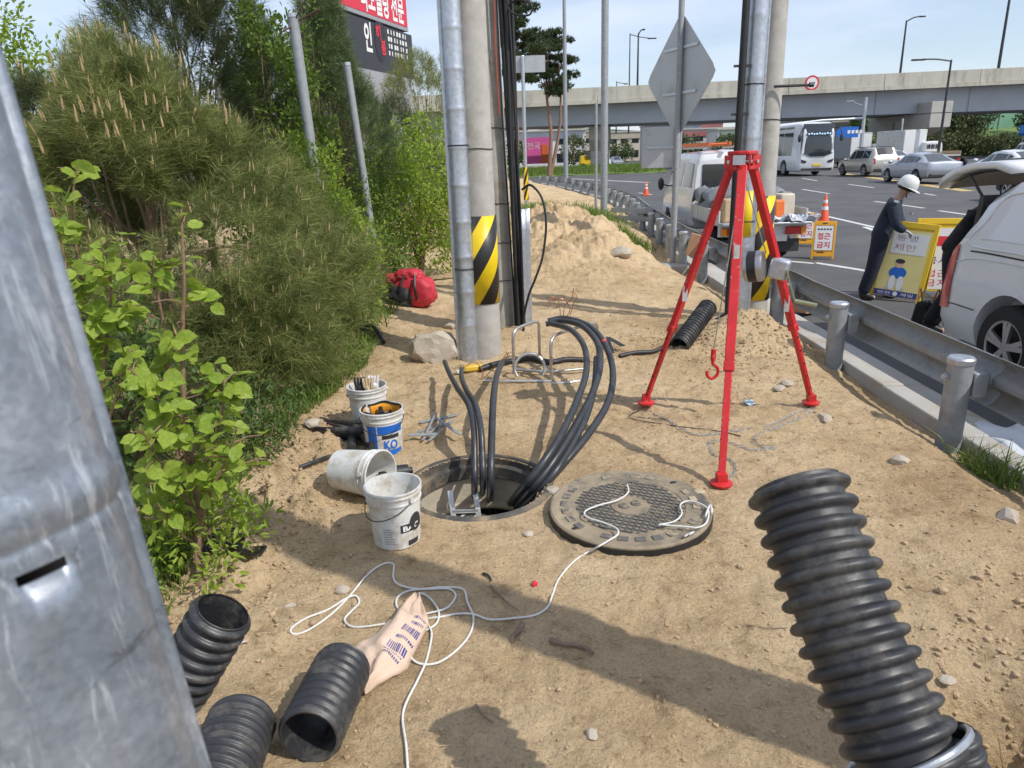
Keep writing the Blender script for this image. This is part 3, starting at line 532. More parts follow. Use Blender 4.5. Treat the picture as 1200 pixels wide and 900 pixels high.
# winch on the right leg
lg, top, bot, j, d2 = legs[2]; wp = top.lerp(bot, .42); wn = Vector((d2.x*.6-.5, d2.y*.6-.7, .1)).normalized()
M4 = Matrix.Translation(wp+Vector((-.13, -.05, .05))) @ Vector((1, -.55, .15)).to_track_quat('Z', 'Y').to_matrix().to_4x4()
wi = MB(); wi.lathe([(0, -.10), (.075, -.10), (.092, -.09), (.092, .0), (.085, .015), (.0, .02)], 28, M4); wo = wi.build('winch', M('winch_housing', (.40, .40, .41), rough=.35, metal=.8, var=.15), tp)
b = MB(); b.lathe([(.0935, -.07), (.0935, -.02)], 28, M4); b.build('winch_band', mt['black'], wo)
b = MB(); b.box(wp+Vector((-.02, -.05, .03)), (.11, .09, .12), (0, .2, -.5)); b.build('gear_case', mt['galv'], wo, bevel=.015)
b = MB(); b.bar(wp+Vector((.0, -.11, .03)), wp+Vector((.06, -.13, -.16)), .035, .01); b.cyl(wp+Vector((.05, -.14, -.15)), wp+Vector((.16, -.20, -.17)), .013, n=10); b.build('crank', M('crank_steel', (.35, .36, .22), rough=.4, metal=.6), wo)
b = MB(); b.cyl(apex-O+Vector((0, 0, -.12)), (-.11, .0, .50), .004, n=6); b.cyl(apex-O+Vector((0, 0, -.1)), wp+Vector((-.1, -.03, .12)), .004, n=6); b.build('winch_line', mt['chrome'], tp)
hk = Vector((-.11, .0, .42)); b = MB(); b.cyl(hk+Vector((0, 0, .02)), hk+Vector((0, 0, .09)), .016, n=10); b.tube(spline([hk+Vector(q) for q in ((0, 0, .03), (0, 0, 0), (.03, 0, -.03), (.03, 0, -.07), (0, 0, -.095), (-.03, 0, -.075), (-.032, 0, -.045))], 4), .010, 8); b.build('hook', mt['red'], tp)
# red bag hanging inside the tripod legs
# chain loops between the feet, and chain on the soil
def chain(pts, label, n_sub=26):
    P = spline(pts, n_sub); b = MB(); acc = 0; last = P[0]; k = 0
    for p in P[1:]:
        acc += (p-last).length
        if acc > .021:
            t = (p-last).normalized(); u = Vector((0, 0, 1)) if k % 2 else t.cross(Vector((0, 0, 1))).normalized(); acc = 0; k += 1; q = p+Vector((0, 0, .006))
            b.tube([q+t*(.014*math.cos(a))+u*(.007*math.sin(a)) for a in np.linspace(0, 2*math.pi, 7)[:-1]], .0021, 4, closed=True)
        last = p
    o = b.build('chain', mt['galv_dull'], smooth=60, origin=pts[0], loc=pts[0]); tag(o, label, 'chain')
def gs(x, y, dz=.0):
    p = g(x, y, 0)
    for _ in range(4): z = sz(p.x, p.y); p = g(x, y, z)
    p.z += dz; return p
chain([gs(957, 478), gs(930, 486), gs(900, 500), gs(860, 506), gs(815, 510), gs(785, 495), gs(757, 482)], 'steel chain lying straight between the two far tripod feet')
chain([gs(955, 482), gs(915, 500), gs(885, 512), gs(892, 524), gs(910, 526), gs(880, 528), gs(850, 518), gs(830, 520), gs(838, 535), gs(856, 540), gs(862, 552), gs(850, 566)], 'slack steel chain snaking from the far right tripod foot to the front foot')
b = MB(); P = spline([gs(760, 478, .006), gs(740, 486, .006), (gs(742, 492, .006)), gs(790, 500, .006), gs(840, 506, .006), gs(868, 512, .006)], 6); b.tube(P, .003, 5); o = b.build('thin_wire', mt['darkmetal'], origin=P[0], loc=P[0]); tag(o, 'thin dark wire curling on the soil by the left tripod foot', 'wire')
# ================================================================ text helper
def text_mesh(s, width, height=None, wrap=None, bold=.0, align='CENTER'):
    cu = bpy.data.curves.new('lettering', 'FONT'); cu.body = s; cu.align_x = align; cu.align_y = 'CENTER'; cu.size = 1; cu.offset = bold; cu.resolution_u = 3
    o = bpy.data.objects.new('lettering', cu); COL.objects.link(o); bpy.context.view_layer.update()
    me = bpy.data.meshes.new_from_object(o.evaluated_get(bpy.context.evaluated_depsgraph_get())); bpy.data.objects.remove(o)
    n = len(me.vertices); co = np.zeros(n*3, np.float32); me.vertices.foreach_get('co', co); co = co.reshape(-1, 3)
    if n == 0: return me
    lo, hi = co.min(0), co.max(0); k = width/max(1e-6, hi[0]-lo[0]); ky = k if height is None else height/max(1e-6, hi[1]-lo[1])
    co[:, 0] = (co[:, 0]-(hi[0]+lo[0])/2)*k; co[:, 1] = (co[:, 1]-(hi[1]+lo[1])/2)*ky
    if wrap:
        R_, a0 = wrap; a = a0+co[:, 0]/R_; out = np.stack([R_*np.cos(a), R_*np.sin(a), co[:, 1]], 1)
    else: out = np.stack([co[:, 0], co[:, 1], np.zeros(n)], 1)
    me.vertices.foreach_set('co', out.astype(np.float32).ravel()); me.update(); return me
def letters(s, width, parent, mat, mtx=None, name='lettering', **kw):
    me = text_mesh(s, width, **kw); me.materials.clear(); me.materials.append(mat); o = bpy.data.objects.new(name, me); COL.objects.link(o); o.parent = parent
    if mtx is not None: o.matrix_local = mtx
    return o
mt['inkblue'] = M('blue_print', (.01, .13, .52), rough=.5, var=.08); mt['inkblack'] = M('black_print', (.03, .03, .035), rough=.6, var=.1); mt['inkred'] = M('red_print', (.62, .03, .05), rough=.5, var=.08); mt['inknavy'] = M('navy_print', (.04, .05, .22), rough=.5, var=.08); mt['inkwhite'] = M('white_print', (.75, .75, .74), rough=.5, var=.04)
# ================================================================ buckets
def bucket(label, loc, rot=(0, 0, 0), r0=.104, r1=.122, h=.275, handle_side=1, handle=True):
    t = thing('bucket', label, 'bucket', loc, rot=rot)
    R = lambda z: r0+(r1-r0)*z/h
    b = MB(); b.lathe([(0, 0), (r0-.006, 0), (r0, .006), (R(h*.78), h*.78), (R(h*.78)+.005, h*.785), (R(h*.80)+.005, h*.81), (R(h*.81), h*.815), (R(h*.90), h*.90), (R(h*.9)+.006, h*.905), (R(h*.93)+.006, h*.93), (R(h*.93), h*.935), (r1, h-.008), (r1+.006, h-.006), (r1+.006, h), (r1-.002, h+.001), (r1-.004, h-.01), (r0-.004, .006), (0, .005)], 40); b.build('pail', mt['white'], t, smooth=35)
    z = h*.86; b = MB(); a = handle_side
    pts = [(R(z)*1.03*math.cos(a), R(z)*1.03*math.sin(a), z)]+[((R(z)+.012)*math.cos(q), (R(z)+.012)*math.sin(q), z-.085*math.sin((q-a)/(math.pi)*math.pi)) for q in np.linspace(a+.1, a+math.pi-.1, 14)]+[(-R(z)*1.03*math.cos(a), -R(z)*1.03*math.sin(a), z)]
    b.tube(pts, .0025, 5); hd_ = handle and b.build('handle', mt['darkmetal'], t)
    for s in (0, math.pi):
        b = MB(); b.cyl((R(z)*.98*math.cos(a+s), R(z)*.98*math.sin(a+s), z), ((R(z)+.012)*math.cos(a+s), (R(z)+.012)*math.sin(a+s), z), .012, n=10); b.build('handle_lug', mt['white'], t)
    return t
def patch(t, R0_, R1_, h, z0, z1, a0, a1, mat, name='printed_label', off=.0012):
    R = lambda z: R0_+(R1_-R0_)*z/h+off
    b = MB(); b.lathe([(R(z0), z0), (R(z1), z1)], 14, arc=(a0, a1)); return b.build(name, mat, t)
bz = lambda p: Vector((p[0], p[1], sz(p[0], p[1])-.008))
ca = lambda p: math.atan2(-p[1], -p[0])                          # direction from a thing to the camera
p = (-.775, 3.95); t = bucket('white bucket with blue printed label and orange tool pouch inside, beside the manhole', bz(p), handle_side=ca(p)-1.7)
c = ca(p)+.25
patch(t, .104, .122, .275, .005, .045, c-.55, c+.85, mt['inkblue']); patch(t, .104, .122, .275, .15, .20, c-.55, c+.85, mt['inkblue'])
patch(t, .104, .122, .275, .005, .20, c-1.15, c-.62, mt['inkblue']); patch(t, .104, .122, .275, .118, .142, c-.35, c+.6, mt['inkblack'])
letters('KO', .085, t, mt['inkblue'], Matrix.Translation((0, 0, .08)), height=.058, wrap=(.113, c+.1), bold=.03)
tb = thing('tool_pouch', 'black and orange tool pouch stuffed in the blue-labelled bucket', 'tool pouch', bz(p)+Vector((0, 0, .2)))
b = MB(); mt['orange'] = M('orange_fabric', (.70, .30, .02), rough=.8, var=.12, scale=20)
for a0, a1 in ((.2, 2.4), (2.8, 5.2)):
    b = MB(); b.lathe([(.098, -.03), (.108, .045), (.112, .07)], 16, arc=(a0, a1)); b.build('pouch_lining', mt['orange'], tb, solid=.004)
    b = MB(); b.tube([(.112*math.cos(q), .112*math.sin(q), .072+.006*math.sin(5*q)) for q in np.linspace(a0-.1, a1+.1, 16)], .007, 6); b.build('pouch_edge', mt['black'], tb)
for k in range(7):
    a = rnd.uniform(0, 6.3); q = rnd.uniform(.0, .06); b = MB(); b.tube([(q*math.cos(a), q*math.sin(a), -.05), (q*math.cos(a)*1.3, q*math.sin(a)*1.3, rnd.uniform(.02, .07))], rnd.uniform(.008, .02), 8); b.build('tool_handle', mt['black'] if k else mt['chrome'], tb)
p = (-.93, 4.33); t = bucket('white bucket full of work gloves and tools, behind the blue-labelled bucket', bz(p), handle_side=.4)
for i, (mname, lab) in enumerate((('white', 'white cotton work glove'), ('wood', 'tan leather work glove'), ('black', 'dark work glove'), ('wood', 'light brown rag'))):
    a = i*1.6+.3; b = MB(); c0 = Vector((.045*math.cos(a), .045*math.sin(a), .25))
    gq = thing('work_glove' if i < 3 else 'rag', lab+' sticking out of the rear white bucket', 'glove' if i < 3 else 'rag', bz(p)+c0)
    b.ell((0, 0, -.02), (.035, .022, .06), 8, 10, rot=(.3*math.cos(a), .3*math.sin(a), a)); b.build('palm', mt[mname], gq)
    for k in range(4): b = MB(); b.tube([(-.022+.015*k, 0, .02), (-.026+.018*k, .01*math.sin(k), .055), (-.03+.02*k, .02, .075)], .008, 6); b.build('finger' if i < 3 else 'fold', mt[mname], gq)
p = (-.545, 2.87); t = bucket('white bucket with black printed logo standing at the near rim of the manhole', bz(p), handle_side=ca(p)-2.5)
c = ca(p); patch(t, .104, .122, .275, .085, .125, c+.15, c+1.25, mt['inkblack']); patch(t, .104, .122, .275, .015, .04, c+.45, c+1.0, mt['inkblack'])
letters('BAC', .085, t, mt['inkwhite'], Matrix.Translation((0, 0, .105)), height=.026, wrap=(.1135, c+.62), bold=.03)
b = MB(); b.lathe([(.1155, 0)]*2, 3); 
em = MB(); em.v = []; em.f = []; em.mi = []
V = [Vector(((.1135+.002)*math.cos(c+.85+.035*math.cos(q)/.113), (.1135+.002)*math.sin(c+.85+.035*math.cos(q)/.113), .125+.042*math.sin(q))) for q in np.linspace(0, 2*math.pi, 21)[:-1]]; em.add(V, [tuple(range(20))]); em.build('emblem', mt['inkblack'], t)
for k in range(7):
    z = .035+.012*k; patch(t, .104, .122, .275, z, z+.004, c-.55, c-.55+rnd.uniform(.3, .55), M('faded_print', (.35, .35, .34), rough=.6) if k == 0 else bpy.data.materials['faded_print'], 'print_line')
p = (-.92, 3.42); lie = bucket('empty white bucket lying on its side, mouth towards the manhole', Vector((p[0], p[1], sz(*p)+.112)), rot=(0, rad(86), rad(-28)), handle_side=1.2, handle=False)
b = MB(); q0 = gs(446, 572, .05); q1 = gs(478, 566, .05); b.tube([q0-q0, (q1-q0)*.45], .022, 12); b.tube([(q1-q0)*.45, (q1-q0)*.6, (q1-q0)*1.05], [.022, .04, .036], 14); b.tube([(q1-q0)*1.05, (q1-q0)*1.2], .018, 10); o = b.build('cutter_tool', mt['black'], loc=q0+Vector((0, 0, .02))); tag(o, 'black hand tool lying at the mouth of the tipped bucket', 'hand tool')
# ================================================================ corrugated ducts
def duct(label, path, R, pitch, amp=.012, n=36, inner=True, caps=(True, True), group='lengths of black corrugated duct', round_=.8):
    fr = spline(path, 24) if len(path) > 2 else [Vector(path[0]).lerp(Vector(path[1]), k/200) for k in range(201)]
    L = [0]
    for a, c in zip(fr, fr[1:]): L.append(L[-1]+(c-a).length)
    tot = L[-1]; m = int(tot/pitch*16); P = []; Rr = []
    for k in range(m+1):
        s = tot*k/m; i = min(len(L)-2, int(np.searchsorted(L, s, 'right')-1)); f_ = (s-L[i])/max(1e-9, L[i+1]-L[i]); P.append(fr[i].lerp(fr[i+1], f_))
        ph = (s/pitch) % 1; q = .5-.5*math.cos(2*math.pi*ph)
        if round_ == .8: e_ = (ph-.5)/.30; q = .88*math.sqrt(max(0, 1-e_*e_))+.12*q if abs(e_) < 1 else .12*q
        Rr.append(R-amp+amp*(min(1, q*1.12)**round_ if round_ != .8 else q))
    base = Vector(P[-1]); base.z = max(0, base.z-R); t = thing('corrugated_duct', label, 'duct', base, group=group)
    b = MB(); b.tube([p-base for p in P], Rr, n, caps=False); b.build('wall', mt['blackplastic'], t, smooth=70)
    for end, ps in ((0, P), (1, P[::-1])):
        t0 = (ps[3]-ps[0]).normalized(); b = MB(); rr = Rr[0] if end == 0 else Rr[-1]
        ins = [ps[0]-base+t0*d for d in (0, .0015, .25*R, 1.2*R, 2.6*R)]; b.tube(ins, [rr, R*.84, R*.82, R*.82, R*.82], n, caps=False); b.build('inner_wall', mt['blackplastic'], t, smooth=30)
    return t
ray3 = lambda x, y, t_: Vector((0, 0, CZ))+ray(x, y)*t_
T = ray3(932, 566, 1.42); B = ray3(1074, 912, 1.20); D = (B-T)
duct('big black corrugated duct rising across the right foreground, nearest the camera', [T, T.lerp(B, .5)+Vector((-.012, 0, .0)), B, B+D*.5+Vector((.05, .05, 0)), B+D*1.0+Vector((.2, .2, -.05))], .100, .0405, amp=.018)
T2 = ray3(1112, 858, 1.2); duct('short black corrugated duct strapped beside the big foreground duct', [T2, T2+Vector((.10, -.14, -.36)), T2+Vector((.25, -.2, -.62))], .046, .026, amp=.007)
b = MB(); c0 = T.lerp(B, .93); ax = (B-T).normalized(); fr = frames([c0, c0+ax])[0]
b.tube([c0+fr[2]*(.107*math.cos(a))+fr[3]*(.107*math.sin(a))+ax*.02*math.sin(a) for a in np.linspace(0, 2*math.pi, 40)[:-1]], .0065, 8, closed=True); o = b.build('wire_strap', mt['galv'], origin=c0, loc=c0); tag(o, 'silver wire rope strap round the bottom of the big foreground duct', 'strap')
a1 = g(262, 716, .34); a2 = g(214, 800, .10)
duct('black corrugated duct propped beside the sapling, open end up', [a1, a2, a2+(a2-a1)*.35], .098, .043, amp=.018)
a1 = gs(290, 872, .09); a2 = gs(256, 960, .09); duct('black fine-ribbed corrugated duct lying between the guard and the open duct', [a1, a2, a2+(a2-a1)*.4], .10, .026, amp=.007)
a1 = gs(366, 892, .085); a2 = gs(405, 806, .085); duct('dusty black corrugated duct with its open mouth facing the camera, bottom left', [a1, a2], .094, .034, amp=.009, round_=.6)
a1 = gs(796, 408, .02); a2 = gs(826, 384, .16); duct('short black corrugated duct on the earth heap behind the tripod', [a1, a2, a2+(a2-a1)*.1], .085, .038, amp=.016)
# ================================================================ tubular rack
rk = thing('cable_rack', 'bent bare steel tube rack standing between the manhole and the poles', 'rack', (.3, 5.35, 0)); RB = Vector((.3, 5.35, 0))
def tubep(name, pts, r=.0125, sub=5): b = MB(); b.tube(spline([Vector(q)-RB for q in pts], sub), r, 9); return b.build(name, mt['chrome'], rk, smooth=60)
tubep('hoop', [(.02, 5.33, .02), (.02, 5.34, .30), (.035, 5.36, .365), (.08, 5.42, .385), (.19, 5.55, .39), (.23, 5.62, .365), (.235, 5.64, .30), (.235, 5.64, .02)])
tubep('hoop', [(.30, 5.13, .02), (.30, 5.14, .28), (.315, 5.17, .345), (.37, 5.24, .365), (.55, 5.42, .37), (.66, 5.53, .365), (.70, 5.58, .33), (.705, 5.6, .26), (.705, 5.6, .02)])
tubep('runner', [(.705, 5.6, .015), (.68, 5.35, .015), (.58, 5.2, .014), (.45, 5.12, .014), (.30, 5.1, .014), (.1, 5.14, .014), (-.0, 5.22, .014), (-.02, 5.36, .015), (.08, 5.5, .015), (.235, 5.64, .015)])
tubep('runner', [(-.22, 5.12, .05), (.0, 5.115, .04), (.30, 5.11, .03)], .012)
tubep('ring_bend', [(.14+.115*math.cos(a), 5.22+.04*math.sin(a), .105+.105*math.sin(a)) for a in np.linspace(-.6, 3.7, 12)])
tubep('cross_tube', [(.03, 5.36, .06), (.3, 5.30, .05), (.6, 5.35, .05)], .011)
# ================================================================ heavy cables out of the manhole
def cab(label, pts, r=.021, tip=None, m='cable'):
    P = spline(pts, 8); base = Vector(pts[0]); t = thing('power_cable', label, 'cable', base, group='cables out of the manhole'); b = MB(); b.tube([p-base for p in P], r, 12); b.build('sheath', mt[m], t, smooth=60)
    if tip:
        d = (P[-1]-P[-2]).normalized(); e = P[-1]-base; b = MB(); b.cyl(e, e+d*.03, r*.75, n=10); b.build('stripped_end', mt[tip], t)
    return t
mt['copper'] = M('bare_copper', (.55, .20, .10), rough=.35, metal=.7, var=.15); mt['tape'] = M('red_tape', (.55, .05, .04), rough=.5)
inside = lambda dx, dy: [HOLE+Vector((dx-.06, dy-.03, -1.2)), HOLE+Vector((dx-.03, dy, -.5))]
def up(*pts): return [g(x, y, z) for x, y, z in pts]
c1 = cab('outermost thick grey cable arching right from the manhole over the rack', [g(572, 640, -.95)]+up((606, 606, -.42), (628, 580, -.08), (658, 546, .06), (690, 508, .15), (713, 470, .22), (718, 434, .29), (708, 402, .36), (690, 382, .41), (662, 373, .42), (642, 376, .40)), .022)
cab('second thick grey cable arching from the manhole, just inside the outermost one', [g(566, 640, -.95)]+up((598, 604, -.42), (618, 578, -.06), (643, 548, .08), (669, 508, .18), (692, 466, .26), (703, 430, .33), (700, 402, .39), (682, 382, .43), (658, 376, .42), (640, 380, .39)), .022)
cab('innermost thick grey cable of the right-hand bundle, bending low over the rack', [g(558, 638, -.95)]+up((590, 600, -.42), (611, 574, -.04), (632, 548, .10), (656, 512, .20), (675, 472, .28), (687, 435, .34), (684, 405, .39), (668, 386, .42), (645, 379, .41)), .021)
cab('short thick grey cable of the right-hand bundle leaning on the manhole rim', [g(568, 646, -.95)]+up((600, 610, -.42), (622, 584, -.10), (648, 556, .05), (672, 518, .14), (688, 485, .22), (697, 450, .28), (699, 420, .33)), .021)
b = MB(); q0 = g(708, 402, .36); b.cyl(q0-Vector((.006, -.012, -.014)), q0+Vector((.006, -.012, -.014)), .0235, n=12); b.build('tape_band', mt['tape'], c1, origin=c1.location)
cab('left upright grey cable leaving the manhole, bent back towards the poles', [HOLE+Vector((-.04, -.1, -1.2))]+up((556, 606, -.42), (556, 570, -.05), (556, 535, .1), (555, 500, .22), (549, 474, .29), (536, 455, .26), (526, 436, .21), (521, 424, .18)), .018, 'copper')
cab('middle upright grey cable leaving the manhole, with taped end', [HOLE+Vector((.0, -.1, -1.2))]+up((566, 604, -.42), (566, 565, -.03), (565, 530, .12), (563, 500, .23), (557, 474, .29), (547, 458, .26), (541, 443, .2), (541, 433, .17)), .018, 'copper')
cab('right upright grey cable leaving the manhole, straight up to the rack end', [HOLE+Vector((.04, -.12, -1.2))]+up((574, 608, -.42), (575, 570, -.05), (576, 520, .14), (578, 470, .25), (581, 445, .24), (585, 432, .20), (589, 424, .16)), .021)
wires = [[(657, 372), (655, 355), (650, 348), (644, 352), (642, 362)], [(660, 372), (662, 358), (670, 350), (672, 338)], [(663, 373), (668, 362), (662, 352), (655, 350), (648, 352)], [(668, 370), (672, 356), (676, 347), (668, 341)], [(586, 428), (590, 420), (596, 412), (592, 424)], [(580, 430), (570, 440), (562, 446), (552, 448)], [(545, 430), (556, 424), (566, 436), (560, 448), (548, 452)]]
for i, w in enumerate(wires):
    Yw = 5.62 if i < 4 else 5.25; P = spline([atY(x_, y_, Yw+.03*math.sin(k+i)) for k, (x_, y_) in enumerate(w)], 5); b = MB(); b.tube(P, .0035, 5); o = b.build('copper_wire', mt['copper'], origin=P[0], loc=P[0])
    tag(o, ['reddish wire curling left off the cable ends on the rack', 'tallest reddish wire standing up off the cable ends on the rack', 'reddish wire looping low over the cable ends on the rack', 'rightmost reddish wire standing off the cable ends on the rack', 'short reddish wire on the tip of the right upright cable', 'thin reddish wire trailing on the soil between the upright cables', 'reddish wire loop beside the small yellow tool'][i], 'wire', 'bare wires on the rack' if i < 4 else 'bare wires by the upright cables')
t = thing('clamp_meter', 'small yellow hand tool lying by the foot of the banded pole', 'hand tool', gs(552, 436)); mt['tool_yellow'] = M('yellow_tool_plastic', (.68, .44, .05), rough=.5, var=.12, scale=20)
b = MB(); b.box((.02, .0, .035), (.16, .06, .05), (0, 0, .3)); b.build('body', mt['tool_yellow'], t, bevel=.015); b = MB(); b.tube(spline([(-.05, -.03, .03), (-.10, -.06, .02), (-.11, -.02, .015)], 4), .014, 8); b.build('grip', mt['white'], t)
hose = [gs(562, 437, .03), gs(580, 431, .03), gs(600, 427, .03), gs(622, 424, .03), gs(645, 428, .025), gs(664, 424, .02), gs(690, 425, .02)]
b = MB(); P = spline(hose, 6); b.tube(P, .024, 10); o = b.build('lying_cable', mt['black'], origin=P[0], loc=P[0]); tag(o, 'black cable lying on the soil under the rack', 'cable')
hose = [gs(726, 420, .02), gs(745, 416, .02), gs(768, 414, .02), gs(790, 404, .04)]; b = MB(); P = spline(hose, 6); b.tube(P, .02, 10); o = b.build('lying_cable', mt['black'], origin=P[0], loc=P[0]); tag(o, 'short black cable on the soil running to the duct behind the tripod', 'cable')
b = MB(); b.bar(gs(712, 403, .06), gs(730, 412, .05), .045, .006); b.bar(gs(712, 405, .07), gs(718, 416, .02), .03, .006); o = b.build('plastic_strip', mt['black'], origin=gs(715, 410), loc=gs(715, 410)); tag(o, 'scrap of black plastic strip sticking up right of the rack', 'plastic scrap')
# ================================================================ rope and sack
def ground_curve(px, dz=.006, over=None):
    out = []
    for (x, y) in px:
        p = gs(x, y, dz)
        if over:
            cx, cy, r, z = over
            q = g(x, y, z)
            if math.hypot(q.x-cx, q.y-cy) < .385: p = q
            elif math.hypot(p.x-cx, p.y-cy) < .40:
                for zz in np.linspace(z, .007, 24):
                    q = g(x, y, float(zz))
                    if math.hypot(q.x-cx, q.y-cy) >= .396: break
                if zz > .008: p = q
        out.append(p)
    return out
ov = (COVER.x, COVER.y, .43, .074)
def rope(label, px, r=.0042, m='rope'):
    P = spline(ground_curve(px, .007, ov), 8); b = MB(); b.tube(P, r, 7); o = b.build('rope', mt[m], origin=P[0], loc=P[0], smooth=60); tag(o, label, 'rope'); return o
rope('thin white rope running from the manhole cover down to the coils by the sack', [(735, 568), (736, 577), (724, 586), (702, 592), (686, 599), (688, 606), (706, 612), (722, 619), (724, 626), (714, 633), (702, 640), (690, 648), (672, 660), (655, 680), (647, 700), (641, 714), (626, 723), (605, 726), (575, 728), (556, 722), (538, 721), (515, 725), (495, 727), (485, 724), (500, 721), (524, 714), (534, 700), (526, 692), (505, 692), (480, 694), (466, 702), (466, 714), (480, 722)])
rope('white rope tangled in loose loops over the soil beside the sack', [(486, 733), (460, 732), (430, 736), (412, 736), (404, 728), (412, 718), (421, 708), (417, 700), (406, 703), (385, 716), (360, 726), (342, 738), (345, 745), (362, 740), (388, 722), (410, 700), (430, 676), (448, 663), (461, 663), (461, 678), (468, 687), (490, 692), (516, 690), (542, 692), (548, 708), (555, 726), (550, 746), (534, 765), (512, 779), (490, 779), (476, 765), (472, 750), (476, 742), (494, 742), (511, 733), (514, 718), (504, 703), (492, 697), (487, 706)])
rope('end of the white rope trailing from the sack to the bottom edge', [(502, 734), (506, 746), (500, 775), (490, 798), (476, 826), (472, 845), (476, 875), (478, 905), (480, 960)])
rope('frayed pale rope loop at the right edge of the manhole cover', [(772, 615), (790, 611), (799, 602), (797, 592), (806, 587), (820, 590), (830, 598), (828, 612), (818, 618), (802, 617), (776, 615)], .004)
rope('pale doubled cord lying just off the right edge of the manhole cover', [(803, 628), (818, 622), (829, 615), (834, 600), (832, 592), (827, 604), (824, 618), (808, 626)], .005)
def sack():
    q = [gs(487, 706), gs(503, 738), gs(478, 785), gs(428, 818), gs(416, 768), gs(455, 735)]
    L_ = [q[0], q[5], q[4], q[3]*.98+q[4]*.02]; R_ = [q[0]+Vector((.02, 0, 0)), q[1], q[2], q[3]]; nu, nv = 26, 18; P = []
    for i in range(nu):
        s = i/(nu-1)*3; k = min(2, int(s)); f_ = s-k; f_ = f_*f_*(3-2*f_); a = L_[k].lerp(L_[k+1], f_); c = R_[k].lerp(R_[k+1], f_); row = []
        for j in range(nv):
            v = j/(nv-1); p = a.lerp(c, v); h = .055*math.sin(math.pi*v)**.6*math.sin(math.pi*(.12+.8*i/(nu-1)))
            h += .030*abs(float(fbm(np.array(p.x*1.0), np.array(p.y), 5, 2)))+.006*math.sin(15*v+5*math.sin(i*.3))+.02*max(0, math.sin(9*v-.22*i)); p.z = sz(p.x, p.y)+.008+max(0, h); row.append(p)
        P.append(row)
    o0 = q[3]; t = thing('paper_sack', 'crumpled empty beige sack with navy printing beside the rope', 'sack', o0)
    b = MB(); b.grid([[p-o0 for p in r] for r in P]); s = b.build('sheet', M('beige_woven_plastic', (.58, .42, .31), rough=.7, c2=(.66, .50, .38), scale=5, bump=.25, bscale=60), t, smooth=60, solid=.003)
    for (i0, i1, j0, j1) in ((9, 9.5, 12, 16), (10.2, 10.7, 12, 16), (11.4, 12.4, 11, 16), (13.2, 13.6, 11, 16), (14.4, 15.8, 10.5, 16), (16.8, 17.2, 10, 15), (18.0, 18.4, 10, 15)):
        for j in np.arange(j0, j1, .55):
            def Q(i, jj):
                a_, c_ = int(i), int(jj); u, v = i-a_, jj-c_; return (P[a_][c_]*(1-u)*(1-v)+P[a_+1][c_]*u*(1-v)+P[a_][c_+1]*(1-u)*v+P[a_+1][c_+1]*u*v)-o0+Vector((0, -.001, .0035))
            b = MB(); w_ = rnd.uniform(.2, .42); b.grid([[Q(i, jj) for jj in (j, j+w_)] for i in np.linspace(i0, i1, 4)]); b.build('print_mark', mt['inknavy'], t, smooth=60)
sack()
# ================================================================ stones, debris and litter
def rock_mesh(seed, sx, sy, sz_, cut=.5, sub=3):
    bm = bmesh.new(); bmesh.ops.create_icosphere(bm, subdivisions=sub, radius=1); r_ = random.Random(seed)
    pl = [(Vector((r_.gauss(0, 1), r_.gauss(0, 1), r_.gauss(0, 1))).normalized(), r_.uniform(.55, .9)) for _ in range(9)]
    for v in bm.verts:
        for n, d in pl:
            e = v.co.dot(n)-d
            if e > 0: v.co -= n*e*.9
        v.co *= 1+.06*r_.uniform(-1, 1); v.co.x *= sx; v.co.y *= sy; v.co.z *= sz_
    me = bpy.data.meshes.new('stone'); bm.to_mesh(me); bm.free(); return me
def stone(label, px, size, seed, name='stone', m='stone', sink=.35, sub=2, rz=0, group=None):
    p = gs(*px); me = rock_mesh(seed, *size, sub=sub); me.materials.append(mt[m]); o = link(bpy.data.objects.new(name, me)); o.location = (p.x, p.y, p.z+size[2]*(1-2*sink)*.8); o.rotation_euler = (0, 0, rz); tag(o, label, 'rock' if name == 'boulder' else 'stone', group); return o
stone('large pale boulder lying left of the banded pole base', (510, 420), (.22, .17, .17), 3, 'boulder', sub=3, sink=.2)
for i, (lab, px, s_) in enumerate((('brown stone beside the black plastic trough, left of the buckets', (368, 497), .055), ('pale grey stone between the black trough and the buckets', (390, 520), .055), ('small rounded stone behind the boulder by the pole', (530, 384), .09), ('flat pale stone on the soil right of the front tripod leg', (913, 457), .05), ('second flat stone just behind the blue scrap', (922, 450), .045), ('flat stone between the right tripod foot and the big duct', (1056, 541), .05), ('dark flat stone just off the right tripod foot', (966, 492), .05), ('brown stone sitting at the left edge of the rope loops', (401, 692), .028), ('round purple-brown pebble alone left of the rope', (340, 712), .02), ('grey stone touching the left edge of the manhole cover', (650, 577), .045), ('small stone in the open soil below the manhole', (620, 626), .025), ('small grey stone alone in the soil at the bottom centre', (693, 862), .02), ('white stone beside the big foreground duct', (1110, 798), .022), ('flat grey stone at the right edge of the picture below the posts', (1182, 608), .06), ('lump of stone at the toe of the sand heap', (728, 296), .16), ('stone at the foot of the sign foundation', (745, 286), .16))):
    stone(lab, px, (s_*1.25, s_, s_*.6), 10+i, rz=i*1.3, sink=.52 if s_ > .1 else .35)
b = MB(); b.box((0, 0, 0), (.34, .22, .2), (.15, .1, .5)); o = b.build('concrete_block', mt['concrete_old'], bevel=.015, loc=gs(690, 300, .04)); tag(o, 'square concrete block half buried at the toe of the sand heap', 'block')
